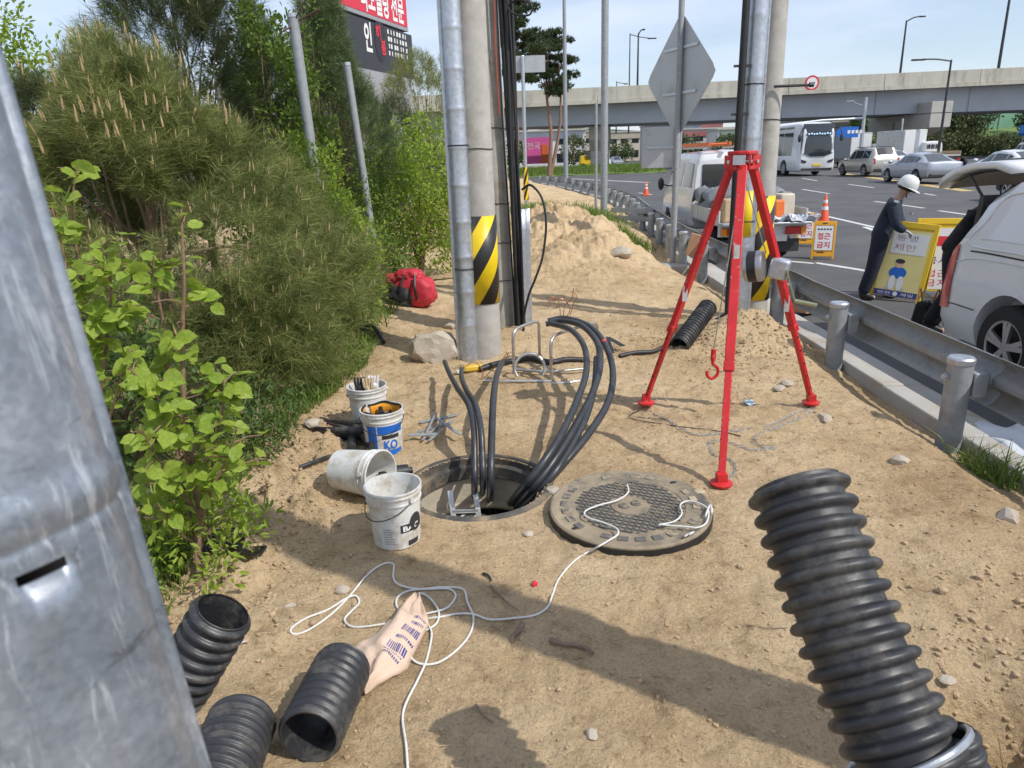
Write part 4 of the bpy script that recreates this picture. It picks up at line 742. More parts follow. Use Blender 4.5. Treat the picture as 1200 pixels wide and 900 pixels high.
# dirt crumbs: uncountable
rs = np.random.RandomState(11); n = 17000; tmpl = rock_mesh(5, 1, 1, .75, sub=1); tv = np.zeros(len(tmpl.vertices)*3, np.float32); tmpl.vertices.foreach_get('co', tv); tv = tv.reshape(-1, 3); tf = np.array([p.vertices[:] for p in tmpl.polygons])
zone = rs.rand(n); cx = np.where(zone < .62, rs.uniform(-1.9, 2.5, n), np.where(zone < .82, rs.normal(-1.35, .28, n), rs.normal(1.9, .45, n))); cy = np.where(zone < .62, 1+5.6*rs.rand(n)**1.3, np.where(zone < .82, rs.uniform(2.0, 4.8, n), np.where(rs.rand(n) < .5, rs.normal(6.0, .4, n), rs.normal(1.7, .35, n))))
ok = (np.hypot(cx-HOLE.x, cy-HOLE.y) > .45) & (cx < 2.55); cx, cy = cx[ok], cy[ok]; n = len(cx)
s = .0018+.0105*rs.rand(n)**5+np.where(zone[ok] > .62, .012*rs.rand(n)**2, 0); ang = rs.rand(n)*6.28; ca_, sa_ = np.cos(ang), np.sin(ang)
T_ = np.stack([tv[None, :, 0]*ca_[:, None]-tv[None, :, 1]*sa_[:, None], tv[None, :, 0]*sa_[:, None]+tv[None, :, 1]*ca_[:, None], np.repeat(tv[None, :, 2], n, 0)], -1)*s[:, None, None]
V = T_+np.stack([cx, cy, soil_z(cx, cy)+s*.3], -1)[:, None, :]; F_ = (tf[None]+np.arange(n)[:, None, None]*len(tv)).reshape(-1, 3)
o = link(bpy.data.objects.new('gravel', np_mesh('gravel', V.reshape(-1, 3), F_, mt['clod']))); tag(o, 'scattered soil crumbs and pebbles over the sandy ground', 'gravel', kind='stuff')
rs = np.random.RandomState(31); n = 1500; x = rs.uniform(-1.1, 2.4, n); y = 1.2+5.3*rs.rand(n)**1.2; ok = np.hypot(x-HOLE.x, y-HOLE.y) > .45; x, y = x[ok], y[ok]; n = len(x); a = rs.rand(n)*6.28; L_ = rs.uniform(.012, .05, n); dx, dy = np.cos(a)*L_, np.sin(a)*L_
c0 = np.stack([x, y, soil_z(x, y)+.003], 1); c1_ = np.stack([x+dx, y+dy, soil_z(x+dx, y+dy)+.004], 1); pw_ = np.stack([-np.sin(a), np.cos(a), np.zeros(n)], 1)*.0009; V = np.stack([c0-pw_, c0+pw_, c1_+pw_, c1_-pw_, c0+np.array([0, 0, .0016]), c1_+np.array([0, 0, .0016])], 1).reshape(-1, 3)
F_ = (np.array([(0, 4, 5, 3), (4, 1, 2, 5)])[None]+np.arange(n)[:, None, None]*6).reshape(-1, 4); o = link(bpy.data.objects.new('dry_straw', np_mesh('dry_straw', V, F_, M('dry_straw', (.34, .25, .14), rough=.9, c2=(.66, .54, .34), scale=3)))); tag(o, 'bits of dry straw and root fibre strewn over the soil', 'straw', kind='stuff')
# twigs and roots
for lab, px, r in (('dark curved root lying in the shadow band', [(645, 752), (660, 757), (675, 758), (688, 762), (695, 768)], .011), ('short pale root at the edge of the shadow band', [(612, 733), (608, 742), (601, 748), (600, 755)], .012), ('straight dry twig lying in the shadow below the manhole', [(575, 688), (592, 706), (608, 718)], .004), ('thin crooked twig on bare soil at the bottom', [(558, 828), (566, 840), (578, 850)], .004), ('thin twig on the soil left of the big duct', [(875, 734), (895, 738), (922, 738)], .003), ('black bent scrap of wire below the manhole', [(566, 674), (572, 676), (576, 682)], .006)):
    P = spline(ground_curve(px, .008), 5); b = MB(); b.tube(P, [r*(1-.5*i/len(P)) for i in range(len(P))], 6); o = b.build('twig' if 'wire' not in lab else 'wire_scrap', mt['bark'] if 'wire' not in lab else mt['black'], origin=P[0], loc=P[0]); tag(o, lab, 'twig' if 'wire' not in lab else 'wire')
me = rock_mesh(77, .02, .016, .016, sub=1); me.materials.append(mt['inkred']); o = link(bpy.data.objects.new('plastic_scrap', me)); o.location = gs(627, 686, .008); tag(o, 'small red plastic scrap on the shaded soil', 'plastic scrap')
def sheet_scrap(label, px, w, h, mat, seed, name='paper_scrap', cat='litter', amp=.02):
    p = gs(*px); P = []; r_ = random.Random(seed)
    ph = [r_.uniform(0, 6) for _ in range(4)]
    for i in range(9):
        P.append([Vector(((i/8-.5)*w*(1+.06*math.sin(j*.9+ph[2])), (j/8-.5)*h*(1+.06*math.sin(i*.8+ph[3])), .006+amp*(.5+.5*math.sin(i*1.1+ph[0])*math.cos(j*.9+ph[1])))) for j in range(9)])
    b = MB(); b.grid(P); o = b.build(name, mat, loc=p, smooth=60, solid=.002); o.rotation_euler = (0, 0, r_.uniform(0, 3)); tag(o, label, cat); return o
sheet_scrap('crumpled pale blue scrap on the soil inside the tripod legs', (878, 474), .10, .06, M('pale_blue_film', (.42, .55, .62), rough=.4, var=.1), 1)
sheet_scrap('white paper scrap beside the propped duct', (280, 752), .06, .045, mt['inkwhite'], 2, amp=.006)
p = g(1165, 528, -.16); o = sheet_scrap('sheet of white plastic lying in the gutter under the guardrail', (1165, 528), .55, .30, M('white_film', (.62, .66, .70), rough=.35, var=.06), 3, 'plastic_sheet', 'litter', .05); o.location = (p.x+.15, p.y, -.13); o.rotation_euler = (0, 0, 1.4)
# black plastic trough, pipes and strap left of the buckets
t = thing('plastic_trough', 'broken black plastic trough lying left of the buckets', 'plastic debris', gs(402, 510)); b = MB(); b.lathe([(.07, -.22), (.07, .22)], 10, Matrix.Rotation(rad(90), 4, 'Y') , arc=(-2.0, 2.0)); o = b.build('half_pipe', mt['blackplastic'], t, solid=.006, loc=(0, 0, .05)); o.rotation_euler = (0, rad(-6), rad(-22)); b = MB(); b.box((-.05, .1, .04), (.3, .04, .012), (.3, .1, -.4)); b.build('flap', mt['blackplastic'], t)
for lab, px, r in (('short black pipe upright against the blue-labelled bucket', [(420, 500), (414, 522), (412, 535)], .03), ('straight black rod lying on the lumpy soil below the trough', [(352, 552), (370, 545), (386, 539)], .012), ('black elbow pipe under the trough by the buckets', [(426, 512), (432, 524), (440, 532)], .035)):
    P = [gs(x_, y_, r+.01) for x_, y_ in px]; b = MB(); b.tube(spline(P, 4), r, 10); o = b.build('plastic_pipe', mt['blackplastic'], origin=P[0], loc=P[0]); tag(o, lab, 'pipe')
P = spline([gs(x_, y_, dz) for x_, y_, dz in ((240, 655, .03), (255, 640, .07), (275, 636, .07), (285, 645, .04), (262, 655, .03), (250, 650, .05), (272, 648, .05), (292, 655, .03), (306, 655, .035), (310, 650, .04), (300, 648, .03))], 5); b = MB()
for a, c in zip(P, P[1:]): b.bar(a, c+(c-a)*.1, .028, .005)
o = b.build('webbing_strap', mt['black'], origin=P[0], loc=P[0]); tag(o, 'tangled black webbing strap under the sapling', 'strap')
P = spline([gs(x_, y_, dz) for x_, y_, dz in ((420, 398, .02), (430, 392, .08), (440, 396, .1), (450, 405, .03))], 5); b = MB(); b.tube(P, .02, 8); o = b.build('rubber_hose', mt['black'], origin=P[0], loc=P[0]); tag(o, 'bent black hose at the grass edge behind the buckets', 'hose')
for i, (x0, y0, x1, y1, w) in enumerate(((492, 497, 535, 488, .03), (488, 510, 530, 498, .018), (495, 520, 525, 492, .012), (503, 522, 532, 496, .015), (480, 516, 515, 515, .035), (500, 515, 512, 490, .012), (515, 500, 540, 518, .02))):
    b = MB(); a, c = gs(x0, y0, .012+.006*i), gs(x1, y1, .012+.006*i); b.bar(a, c, w, .006); o = b.build('steel_strip', mt['galv_dull'], origin=a, loc=a); tag(o, ['wide steel strip at the back of the loose pile right of the buckets', 'long narrow steel strip lying across the back of the pile by the buckets', 'slim steel strip angled up the middle of the pile by the buckets', 'slim steel strip on the right of the pair angled up the pile by the buckets', 'widest flat steel strip at the front of the pile by the buckets', 'shortest steel strip lying on the pile by the buckets', 'steel strip at the right end of the pile, nearest the manhole'][i], 'steel strip', 'steel strips piled by the buckets')
# red bag, plank and cardboard
mt['blackcloth0'] = M('black_nylon', (.02, .02, .025), rough=.7, var=.2)
def lump(t, name, c, r, m, seed):
    bm = bmesh.new(); bmesh.ops.create_icosphere(bm, subdivisions=4, radius=1); r_ = random.Random(seed); ks = [(Vector((r_.gauss(0, 1), r_.gauss(0, 1), r_.gauss(0, 1)))*r_.uniform(2, 6), r_.uniform(0, 6)) for _ in range(8)]
    for v in bm.verts:
        p = v.co.copy(); n = p.normalized(); k = 1/max(1e-6, (abs(n.x)**3+abs(n.y)**3+abs(n.z)**3)**(1/3)); d = sum(abs(math.sin(q.dot(n)+ph)) for q, ph in ks)/8; v.co = Vector((n.x*r[0], n.y*r[1], n.z*r[2]))*k*(.72+.42*d)+Vector(c)
    me = bpy.data.meshes.new(name); bm.to_mesh(me); bm.free(); me.materials.append(mt[m]); me.polygons.foreach_set('use_smooth', [True]*len(me.polygons)); o = bpy.data.objects.new(name, me); COL.objects.link(o); o.parent = t; return o
t = thing('work_bag', 'red and black work bag on the soil by the bushes, left of the poles', 'bag', gs(488, 358), rz=-.3); mt['redbag'] = M('red_nylon', (.50, .03, .05), rough=.6, var=.15, scale=12, bump=.2, bscale=40)
lump(t, 'body', (0, 0, .16), (.24, .15, .17), 'redbag', 1); lump(t, 'side_pocket', (-.13, -.1, .11), (.15, .11, .13), 'blackcloth0', 2); lump(t, 'lid', (-.06, .02, .33), (.16, .11, .08), 'redbag', 3)
lump(t, 'folded_sleeve', (-.25, .0, .30), (.11, .08, .06), 'redbag', 4)
for s in (-1, 1): b = MB(); b.tube(spline([(s*.08, -.15, .1), (s*.09, -.2, .22), (s*.06, -.12, .36)], 4), .014, 6); b.build('strap', mt['black'], t)
p = gs(520, 328); b = MB(); b.box((0, 0, .06), (.9, .12, .03), (0, -.1, .35)); o = b.build('plank', mt['wood'], loc=p); tag(o, 'weathered plank lying by the red work bag', 'plank')
b = MB(); b.box((0, 0, .0), (.22, .05, .34), (0, .25, -.2)); o = b.build('cardboard_sheet', M('brown_cardboard', (.42, .25, .15), rough=.85), loc=(2.86, 10.9, .28), bevel=.01); tag(o, 'brown cardboard folded over the guardrail by the sign post', 'cardboard')
t = thing('cardboard_box', 'open brown cardboard box on the road edge behind the winch', 'cardboard box', (3.55, 8.3, -.21), rz=.5)
b = MB(); b.box((0, 0, .12), (.3, .22, .24)); b.build('body', bpy.data.materials['brown_cardboard'], t); b = MB(); b.box((-.17, 0, .28), (.15, .22, .006), (0, -.9, 0)); b.box((.19, 0, .27), (.14, .22, .006), (0, .6, 0)); b.build('flap', mt['wood'], t)
# ================================================================ vehicles
def paint(name, c, metal=.0): return M(name, c, rough=.3, metal=metal, var=.02, scale=2, coat=.7, rvar=.03)
mt['silver'] = paint('silver_car_paint', (.42, .44, .48), .5); mt['champagne'] = paint('champagne_car_paint', (.44, .42, .38), .4); mt['darkpaint'] = paint('dark_car_paint', (.03, .033, .04), .2); mt['plate'] = M('number_plate', (.65, .66, .62), rough=.5, var=.05); mt['yplate'] = M('yellow_number_plate', (.75, .5, .08), rough=.5, var=.05); mt['bumper'] = M('black_plastic_trim', (.03, .03, .032), rough=.6, var=.2)
class Body:
    # stations: (x, z_low, z_belt, z_roof, half width, half width at roof)
    def __init__(s, st): s.st = np.array(st, float)
    def par(s, x): return [np.interp(x, s.st[:, 0], s.st[:, i]) for i in range(1, 6)]
    def half(s, x):
        zl, zb, zr, w, wr = s.par(x); k = min(1, max(0, (zr-zb)/.25)); w2 = wr*k+w*.93*(1-k); zs = max(zr, zb+.012)
        return [(0, zl), (.80*w, zl), (.95*w, zl+.06), (w, zl+.25*(zb-zl)), (w*1.0, zl+.62*(zb-zl)), (w*.97, zb), (w2+.02*k, zb+.80*(zs-zb)), (w2*.95, zb+.95*(zs-zb)), (w2*.80, zs), (0, zs+.025)]
    def S(s, x, v, side=1):
        h = s.half(x); i = min(len(h)-2, int(v)); f_ = v-i; y = h[i][0]*(1-f_)+h[i+1][0]*f_; z = h[i][1]*(1-f_)+h[i+1][1]*f_; return Vector((x, side*y, z))
    def build(s, t, mat, arches=(), n=64, nx=None, ra=.36):
        x0, x1 = s.st[0, 0], s.st[-1, 0]; xs_ = sorted(set(list(np.linspace(x0, x1, n))+list(s.st[:, 0]))); P = []
        for x in xs_:
            h = s.half(x); row = [Vector((x, y, z)) for y, z in h]+[Vector((x, -y, z)) for y, z in h[-2:0:-1]]; P.append(row)
        b = MB(); b.grid(P, cv=True); m_ = len(P[0]); b.f.append(tuple(range(m_))); b.f.append(tuple(range((len(P)-1)*m_+m_-1, (len(P)-1)*m_-1, -1))); b.mi += [0, 0]
        o = b.build('body', mat, t, smooth=38)
        if arches:
            cb = MB(); wmax = float(s.st[:, 4].max())+.1
            for ax_ in arches:
                for sd in (-1, 1): cb.cyl((ax_, sd*(wmax-.32), ra-.02), (ax_, sd*wmax, ra-.02), ra, n=32)
            co_ = cb.build('cutter', mt['black']); co_.parent = t; md = o.modifiers.new('arches', 'BOOLEAN'); md.operation = 'DIFFERENCE'; md.object = co_; md.solver = 'EXACT'
            bpy.context.view_layer.update(); me = bpy.data.meshes.new_from_object(o.evaluated_get(bpy.context.evaluated_depsgraph_get())); o.modifiers.clear(); o.data = me; bpy.data.objects.remove(co_)
            me.polygons.foreach_set('use_smooth', [True]*len(me.polygons)); me.set_sharp_from_angle(angle=rad(38))
        return o
    def patch(s, t, name, x0, x1, v0, v1, mat, side=1, off=.006, nx=8, nv=4, skew=0, both=False):
        for sd in ((1, -1) if both else (side,)):
            P = []
            for i in range(nx+1):
                row = []
                for j in range(nv+1):
                    v = v0+(v1-v0)*j/nv; x = x0+(x1-x0)*i/nx+skew*(j/nv); p = s.S(x, v, sd); q = Vector((0, p.y*1.0, (p.z-(s.par(x)[0]+.5))*.6)); q = q.normalized() if q.length > 1e-6 else Vector((0, 0, 1)); row.append(p+q*off)
                P.append(row)
            b = MB(); b.grid(P); o = b.build(name, mat, t, smooth=60)
        return o
    def cross(s, t, name, x0, x1, mat, v0=8.6, off=.008, wid=1.0, nx=5):      # panel across the car following the top surface
        P = []
        for i in range(nx+1):
            x = x0+(x1-x0)*i/nx; row = []
            for y in np.linspace(-1, 1, 9):
                h = s.half(x); yy = h[8][0]*wid*y; f_ = abs(yy)/max(1e-6, h[8][0]); z = h[9][1]*(1-f_)+h[8][1]*f_; row.append(Vector((x-off*.6*(1 if x0 < 0 else -1), yy, z+off)))
            P.append(row)
        b = MB(); b.grid(P); return b.build(name, mat, t, smooth=60)
def wheel(t, x, y, r, w=.2, spokes=5, m='alloy'):
    sd = 1 if y > 0 else -1; wt = bpy.data.objects.new('wheel', None); COL.objects.link(wt); wt.parent = t; wt.location = (x, y-sd*w/2, r); wt.empty_display_size = .1
    R_ = Matrix.Rotation(rad(-90*sd), 4, 'X'); b = MB(); b.lathe([(r*.62, -w*.5), (r*.93, -w*.5), (r, -w*.3), (r, w*.3), (r*.94, w*.48), (r*.66, w*.5), (r*.62, w*.42)], 32, R_); b.build('tyre', mt['tyre'], wt)
    b = MB(); b.lathe([(r*.66, w*.47), (r*.60, w*.40), (r*.56, w*.1), (0, w*.08)], 32, R_); b.build('rim_dish', mt['darkmetal'], wt)
    b = MB()
    for k in range(spokes):
        a = 2*math.pi*k/spokes+.3
        for d in (-.13, .13): b.bar(R_ @ Vector((r*.08*math.cos(a), r*.08*math.sin(a), w*.40)), R_ @ Vector((r*.62*math.cos(a+d), r*.62*math.sin(a+d), w*.42)), r*.12, r*.08, up=(0, 1, 0))
    b.lathe([(0, w*.46), (r*.14, w*.45), (r*.16, w*.36)], 14, R_); b.lathe([(r*.655, w*.49), (r*.60, w*.47), (r*.60, w*.41)], 32, R_); b.build('rim', mt[m], wt); return wt
def lamp(t, name, mat, P): b = MB(); b.grid(P); return b.build(name, mat, t, smooth=60, solid=.01)
def place(t, x, y, rz, z=ZR+.004): t.location = (x, y, z); t.rotation_euler = (0, 0, rad(rz))
def simple_car(kind, label, cat, x, y, rz, col, name='parked_car', plate='plate'):
    t = thing(name, label, cat, group='cars waiting in the far lanes')
    if kind == 'suv':
        st = [(-2.25, .45, .80, .86, .72, .6), (-2.2, .30, .98, 1.02, .86, .68), (-2.08, .26, 1.06, 1.25, .92, .70), (-1.80, .25, 1.08, 1.68, .94, .70), (-.2, .24, 1.04, 1.74, .94, .72), (.45, .24, 1.02, 1.66, .94, .70), (1.15, .24, 1.0, 1.04, .93, .70), (2.0, .26, .90, .92, .90, .7), (2.25, .38, .7, .74, .78, .6)]; ws = (-1.35, 1.4); r = .36; win = [(-1.75, -1.0), (-.92, -.05), (.03, .85)]; rear = (-2.07, -1.80); front = (.5, 1.1)
    else:
        st = [(-2.28, .45, .78, .82, .70, .55), (-2.2, .30, .96, 1.0, .84, .6), (-1.75, .25, 1.0, 1.04, .89, .62), (-1.0, .24, .98, 1.36, .90, .62), (-.2, .22, .95, 1.44, .90, .63), (.3, .22, .92, 1.38, .90, .62), (1.15, .22, .88, .92, .89, .62), (2.0, .24, .76, .80, .86, .6), (2.28, .34, .6, .64, .74, .5)]; ws = (-1.32, 1.38); r = .325; win = [(-1.28, -.98), (-.92, -.05), (.03, .8)]; rear = (-1.72, -1.02); front = (.35, 1.1)
    B_ = Body(st); B_.build(t, mt[col], ws, ra=r+.045)
    for k, (a, c) in enumerate(win): B_.patch(t, 'side_window', a, c, 5.08, 5.93, mt['glass'], skew=.0, both=True)
    B_.cross(t, 'rear_window', *rear, mt['glass'], wid=.92); B_.cross(t, 'windscreen', *front, mt['glass'], wid=.95)
    for s_ in (-1, 1):
        x0 = -2.20 if kind == 'suv' else -2.19
        b = MB(); b.box((x0+.02, s_*(.74 if kind == 'suv' else .70), .92 if kind == 'suv' else .86), (.10, .22 if kind != 'suv' else .14, .16 if kind != 'suv' else .34), (0, .1, -s_*.35)); b.build('tail_light', mt['redlens'], t, bevel=.02)
        b = MB(); b.box((2.12, s_*.66, .66), (.16, .3, .14), (0, 0, s_*-.4)); b.build('headlight', mt['inkwhite'], t, bevel=.02)
        b = MB(); b.ell((.95, s_*1.0, 1.02), (.07, .12, .08)); b.build('mirror', mt[col], t)
        for w_ in ws: wheel(t, w_, s_*.93 if kind == 'suv' else s_*.895, r)
    b = MB(); b.box((-2.25, 0, .82 if kind == 'suv' else .66), (.04, .5, .12)); b.build('number_plate', mt[plate], t)
    b = MB(); b.box((-2.22, 0, .40), (.1, 1.5, .18)); b.box((2.2, 0, .40), (.1, 1.4, .16)); b.build('bumper_trim', mt['bumper'], t, bevel=.03)
    if kind == 'suv':
        for s_ in (-1, 1): b = MB(); b.bar((-1.5, s_*.6, 1.76), (.3, s_*.6, 1.76), .05, .04); b.build('roof_rail', mt['darkmetal'], t)
    place(t, x, y, rz); return t
simple_car('suv', 'champagne SUV with lit-red tail lamps stopped right of the white bus', 'SUV', 23.3, 47.5, 92, 'champagne')
simple_car('sedan', 'silver sedan seen from behind beyond the bent worker', 'car', 20.9, 37.2, 90, 'silver')
simple_car('sedan', 'white sedan mostly hidden below the raised tailgate', 'car', 23.9, 35.0, 90, 'carwhite')
simple_car('sedan', 'white car peeking out behind the champagne SUV', 'car', 29.5, 57, 92, 'carwhite')
simple_car('suv', 'white SUV at the far right in front of the wooded bank', 'SUV', 40.5, 57, 92, 'carwhite')
simple_car('suv', 'dark SUV showing one wheel under the raised tailgate', 'SUV', 17.2, 22.3, 90, 'darkpaint')
simple_car('sedan', 'dark car roof glimpsed above the raised tailgate', 'car', 38.5, 49, 92, 'darkpaint')
# ---- white people carrier with raised tailgate, right foreground
def mpv():
    t = thing('people_carrier', 'white people carrier parked at the right edge with its tailgate raised', 'van')
    st = [(-2.36, .42, .72, .78, .86, .7), (-2.33, .26, .90, .96, .90, .74), (-2.27, .22, 1.02, 1.22, .915, .74), (-2.12, .21, 1.06, 1.46, .92, .74), (-1.85, .20, 1.07, 1.60, .92, .745), (-1.3, .2, 1.07, 1.66, .92, .75), (.2, .2, 1.06, 1.68, .92, .76), (.9, .2, 1.04, 1.58, .92, .75), (1.6, .2, 1.0, 1.06, .92, .72), (2.2, .25, .85, .9, .87, .7), (2.4, .4, .65, .7, .75, .6)]
    B_ = Body(st); B_.build(t, mt['carwhite'], (-1.45, 1.5), n=110, ra=.385)
    for a, c in ((-1.98, -1.15), (-1.05, -.05), (.05, .95)): B_.patch(t, 'side_window', a, c, 5.15, 5.92, mt['vanpanel'] if a < -1.5 else mt['glass'], both=True, nx=12)
    # pressed outlines on the flank
    for nm, x0, x1, v0, v1, sk in (('panel_seam', -2.05, -1.1, 4.85, 4.89, 0), ('panel_seam', -2.20, -1.85, 3.42, 3.45, 0)): B_.patch(t, nm, x0, x1, v0, v1, mt['bumper'], both=True, off=.003)
    P = [[B_.S(x, v, s_) for s_ in (1,)] for x, v in ()]
    for s_ in (1, -1):
        ring = [(-2.10, 5.05), (-2.02, 5.55), (-1.86, 5.96), (-1.4, 5.99), (-1.08, 5.99), (-1.08, 5.05), (-1.5, 5.0)]; b = MB(); b.tube(spline([B_.S(x, v, s_)+Vector((0, s_*.003, 0)) for x, v in ring], 6, True), .009, 6, closed=True); b.build('window_bead', mt['carwhite'], t)
        b = MB(); b.tube(spline([B_.S(x, v, s_)+Vector((0, s_*.002, 0)) for x, v in ((-2.2, 4.6), (-1.9, 4.72), (-1.0, 4.75), (.5, 4.75))], 6), .008, 6); b.build('body_crease', mt['carwhite'], t)
        P = [[B_.S(x, v, s_)+Vector((-.012, s_*.012, 0)) for v in np.linspace(3.3, 5.1, 8)] for x in (-2.325, -2.29, -2.24, -2.19)]; b = MB(); b.grid(P); b.build('tail_light', mt['redlens'], t, smooth=60)
        for w_ in (-1.45, 1.5): wheel(t, w_, s_*.915, .335, .21, 5)
        b = MB(); b.ell((1.2, s_*1.05, 1.08), (.08, .13, .1)); b.build('mirror', mt['carwhite'], t)
        b = MB(); b.box((-2.37, s_*.6, .62), (.05, .12, .08)); b.build('reflector', mt['redlens'], t)
    b = MB(); b.box((-2.355, 0, 1.1), (.06, 1.4, .7), (0, .12, 0)); b.build('boot_opening', mt['bumper'], t)
    # raised tailgate, hinged at the rear roof edge
    P = []; Pi = []
    prof_ = [(-1.95, 1.66), (-2.15, 1.70), (-2.45, 1.69), (-2.75, 1.64), (-3.0, 1.56), (-3.14, 1.49)]
    for k, (x, z) in enumerate(prof_):
        wk = .74-.03*k+.05*math.sin(k*.6); P.append([Vector((x, y*wk, z+.03*(1-y*y))) for y in np.linspace(-1, 1, 13)])
    tg = MB(); tg.grid(P); o = tg.build('tailgate', mt['carwhite'], t, smooth=50); md = o.modifiers.new('solid', 'SOLIDIFY'); md.thickness = .05; md.offset = 0; md.material_offset = 0
    b = MB(); b.grid([[p+Vector((0, 0, -.035-.03*math.sin(math.pi*i/(len(P)-1)))) for p in r[1:-1]] for i, r in enumerate(P)]); b.build('tailgate_lining', M('beige_trim', (.34, .29, .22), rough=.8), o, smooth=60)
    b = MB(); b.grid([[p+Vector((0, 0, .034)) for p in r[2:-2]] for r in P[1:4]]); b.build('tailgate_glass', mt['glass_sky'], o, smooth=60)
    for s_ in (-1, 1): b = MB(); b.cyl((-2.2, s_*.66, 1.3), (-2.6, s_*.66, 1.62), .012, n=8); b.build('gas_strut', mt['darkmetal'], t)
    place(t, 4.78, 3.92, -90); t.scale = (1, 1, 1); return t
mt['vanpanel'] = paint('white_blanked_window', (.68, .70, .72)); mt['glass_sky'] = M('tailgate_window', (.10, .12, .15), rough=.12, var=.05, rvar=0, coat=.5)
mpv()
# ---- double-cab works truck
def truck():
    t = thing('works_truck', 'white double-cab works truck loaded with gear, parked beyond the guardrail', 'truck')
    st = [(2.0, .45, 1.1, 1.72, .80, .70), (2.08, .40, 1.1, 1.84, .82, .70), (2.6, .38, 1.1, 1.88, .83, .71), (3.9, .36, 1.08, 1.86, .83, .70), (4.35, .36, 1.06, 1.70, .83, .69), (4.85, .36, 1.0, 1.1, .82, .68), (5.05, .4, .85, .9, .78, .66)]
    B_ = Body(st); cb = B_.build(t, mt['carwhite'], (4.25,), n=60, ra=.36); cb.name = 'cab'
    for a, c in ((2.2, 2.95), (3.1, 3.95)): B_.patch(t, 'side_window', a, c, 5.15, 5.92, mt['glass'], both=True)
    B_.patch(t, 'quarter_window', 4.02, 4.35, 5.1, 5.8, mt['glass'], both=True); B_.cross(t, 'windscreen', 4.36, 4.83, mt['glass'], wid=.95)
    for y in (-.34, .34): b = MB(); b.box((1.99, y, 1.42), (.03, .56, .44), (0, .0, 0)); b.build('rear_window', mt['glass'], t, bevel=.02)
    for s_ in (1, -1):
        b = MB(); b.box((.92, s_*.84, .79), (2.05, .035, .24)); p_ = b.build('bed_side', mt['bedpaint'], t, bevel=.008)
        for k in range(5): b = MB(); b.box((.1+.42*k, s_*.862, .79), (.03, .012, .20)); b.build('stiffener', mt['bedpaint'], p_)
        wheel(t, .75, s_*.80, .30, .2, 6); wheel(t, 4.25, s_*.81, .31, .19, 6)
        b = MB(); b.box((-.16, s_*.62, .56), (.06, .38, .13)); ho = b.build('tail_light', mt['redlens'], t, bevel=.015); b = MB(); b.box((-.175, s_*.76, .56), (.06, .10, .12)); b.build('indicator', mt['amberlens'], ho)
        b = MB(); b.ell((4.5, s_*.97, 1.2), (.05, .08, .14)); b.tube([(4.45, s_*.78, 1.15), (4.5, s_*.95, 1.2)], .015, 6); b.build('mirror', mt['bumper'], t)
    b = MB(); b.box((.92, 0, .67), (2.2, 1.66, .05)); b.build('bed_floor', mt['bedpaint'], t); b = MB(); b.box((-.23, 0, .695), (.24, 1.68, .035)); b.build('tailgate', mt['galv'], t, bevel=.008)
    b = MB(); b.box((-.10, 0, .56), (.05, 1.7, .17)); b.build('rear_skirt', mt['carwhite'], t)
    b = MB(); b.bar((-.05, .35, .5), (2.1, .35, .5), .08, .14); b.bar((-.05, -.35, .5), (2.1, -.35, .5), .08, .14); b.box((.9, 0, .35), (.3, .9, .2)); b.build('chassis', mt['bumper'], t); b = MB(); b.box((-.05, .0, .30), (.03, 1.5, .22)); b.build('mud_flap', mt['bumper'], t)
    b = MB(); b.box((-.14, -.25, .44), (.03, .44, .12)); b.build('number_plate', mt['plate'], t)
    for y in (-.5, .5): b = MB(); b.bar((2.2, y, 1.95), (4.2, y, 1.95), .04, .04); b.build('roof_rack_bar', mt['galv'], t)
    place(t, 4.36, 12.4, 89); t.scale = (1, .88, 1); return t
mt['bedpaint'] = M('dusty_bed_paint', (.55, .55, .50), rough=.55, var=.06, scale=3, dirt=(.38, .34, .27), dirtscale=3, dirtlo=.48, dirthi=.75)
TR = truck(); TM = Matrix.Translation(TR.location) @ Matrix.Rotation(rad(89), 4, 'Z')
def on_truck(o, loc, rz=0): o.location = TM @ Vector(loc); o.rotation_euler = (0, 0, rad(89)+rz)
lad = thing('ladder', 'orange ladder lying on the roof of the works truck', 'ladder'); mt['orangepaint'] = M('orange_paint', (.72, .16, .03), rough=.5, var=.1)
for y in (-.2, .2): b = MB(); b.bar((-1.5, y, .03), (1.5, y, .03), .04, .07); b.build('rail', mt['orangepaint'], lad)
for k in range(9): b = MB(); b.cyl((-1.4+.35*k, -.2, .03), (-1.4+.35*k, .2, .03), .015, n=8); b.build('rung', mt['orangepaint'], lad)
on_truck(lad, (3.4, .25, 1.98), .0)
P = []
for i in range(15):
    P.append([Vector((i/14*1.3-.65, j/14*1.5-.75, .34+.10*math.sin(i*.9)*math.cos(j*.7)+.05*math.sin(i*2.1+j)-.55*max(0, abs(j/7-1)-.72)-.35*max(0, abs(i/7-1)-.8))) for j in range(15)])
b = MB(); b.grid(P); o = b.build('tarpaulin', M('grey_tarpaulin', (.20, .21, .22), rough=.6, var=.2, scale=4, bump=.3, bscale=12), smooth=60, solid=.006); on_truck(o, (1.25, 0, .85)); tag(o, 'grey tarpaulin thrown over the load of the works truck', 'tarpaulin')
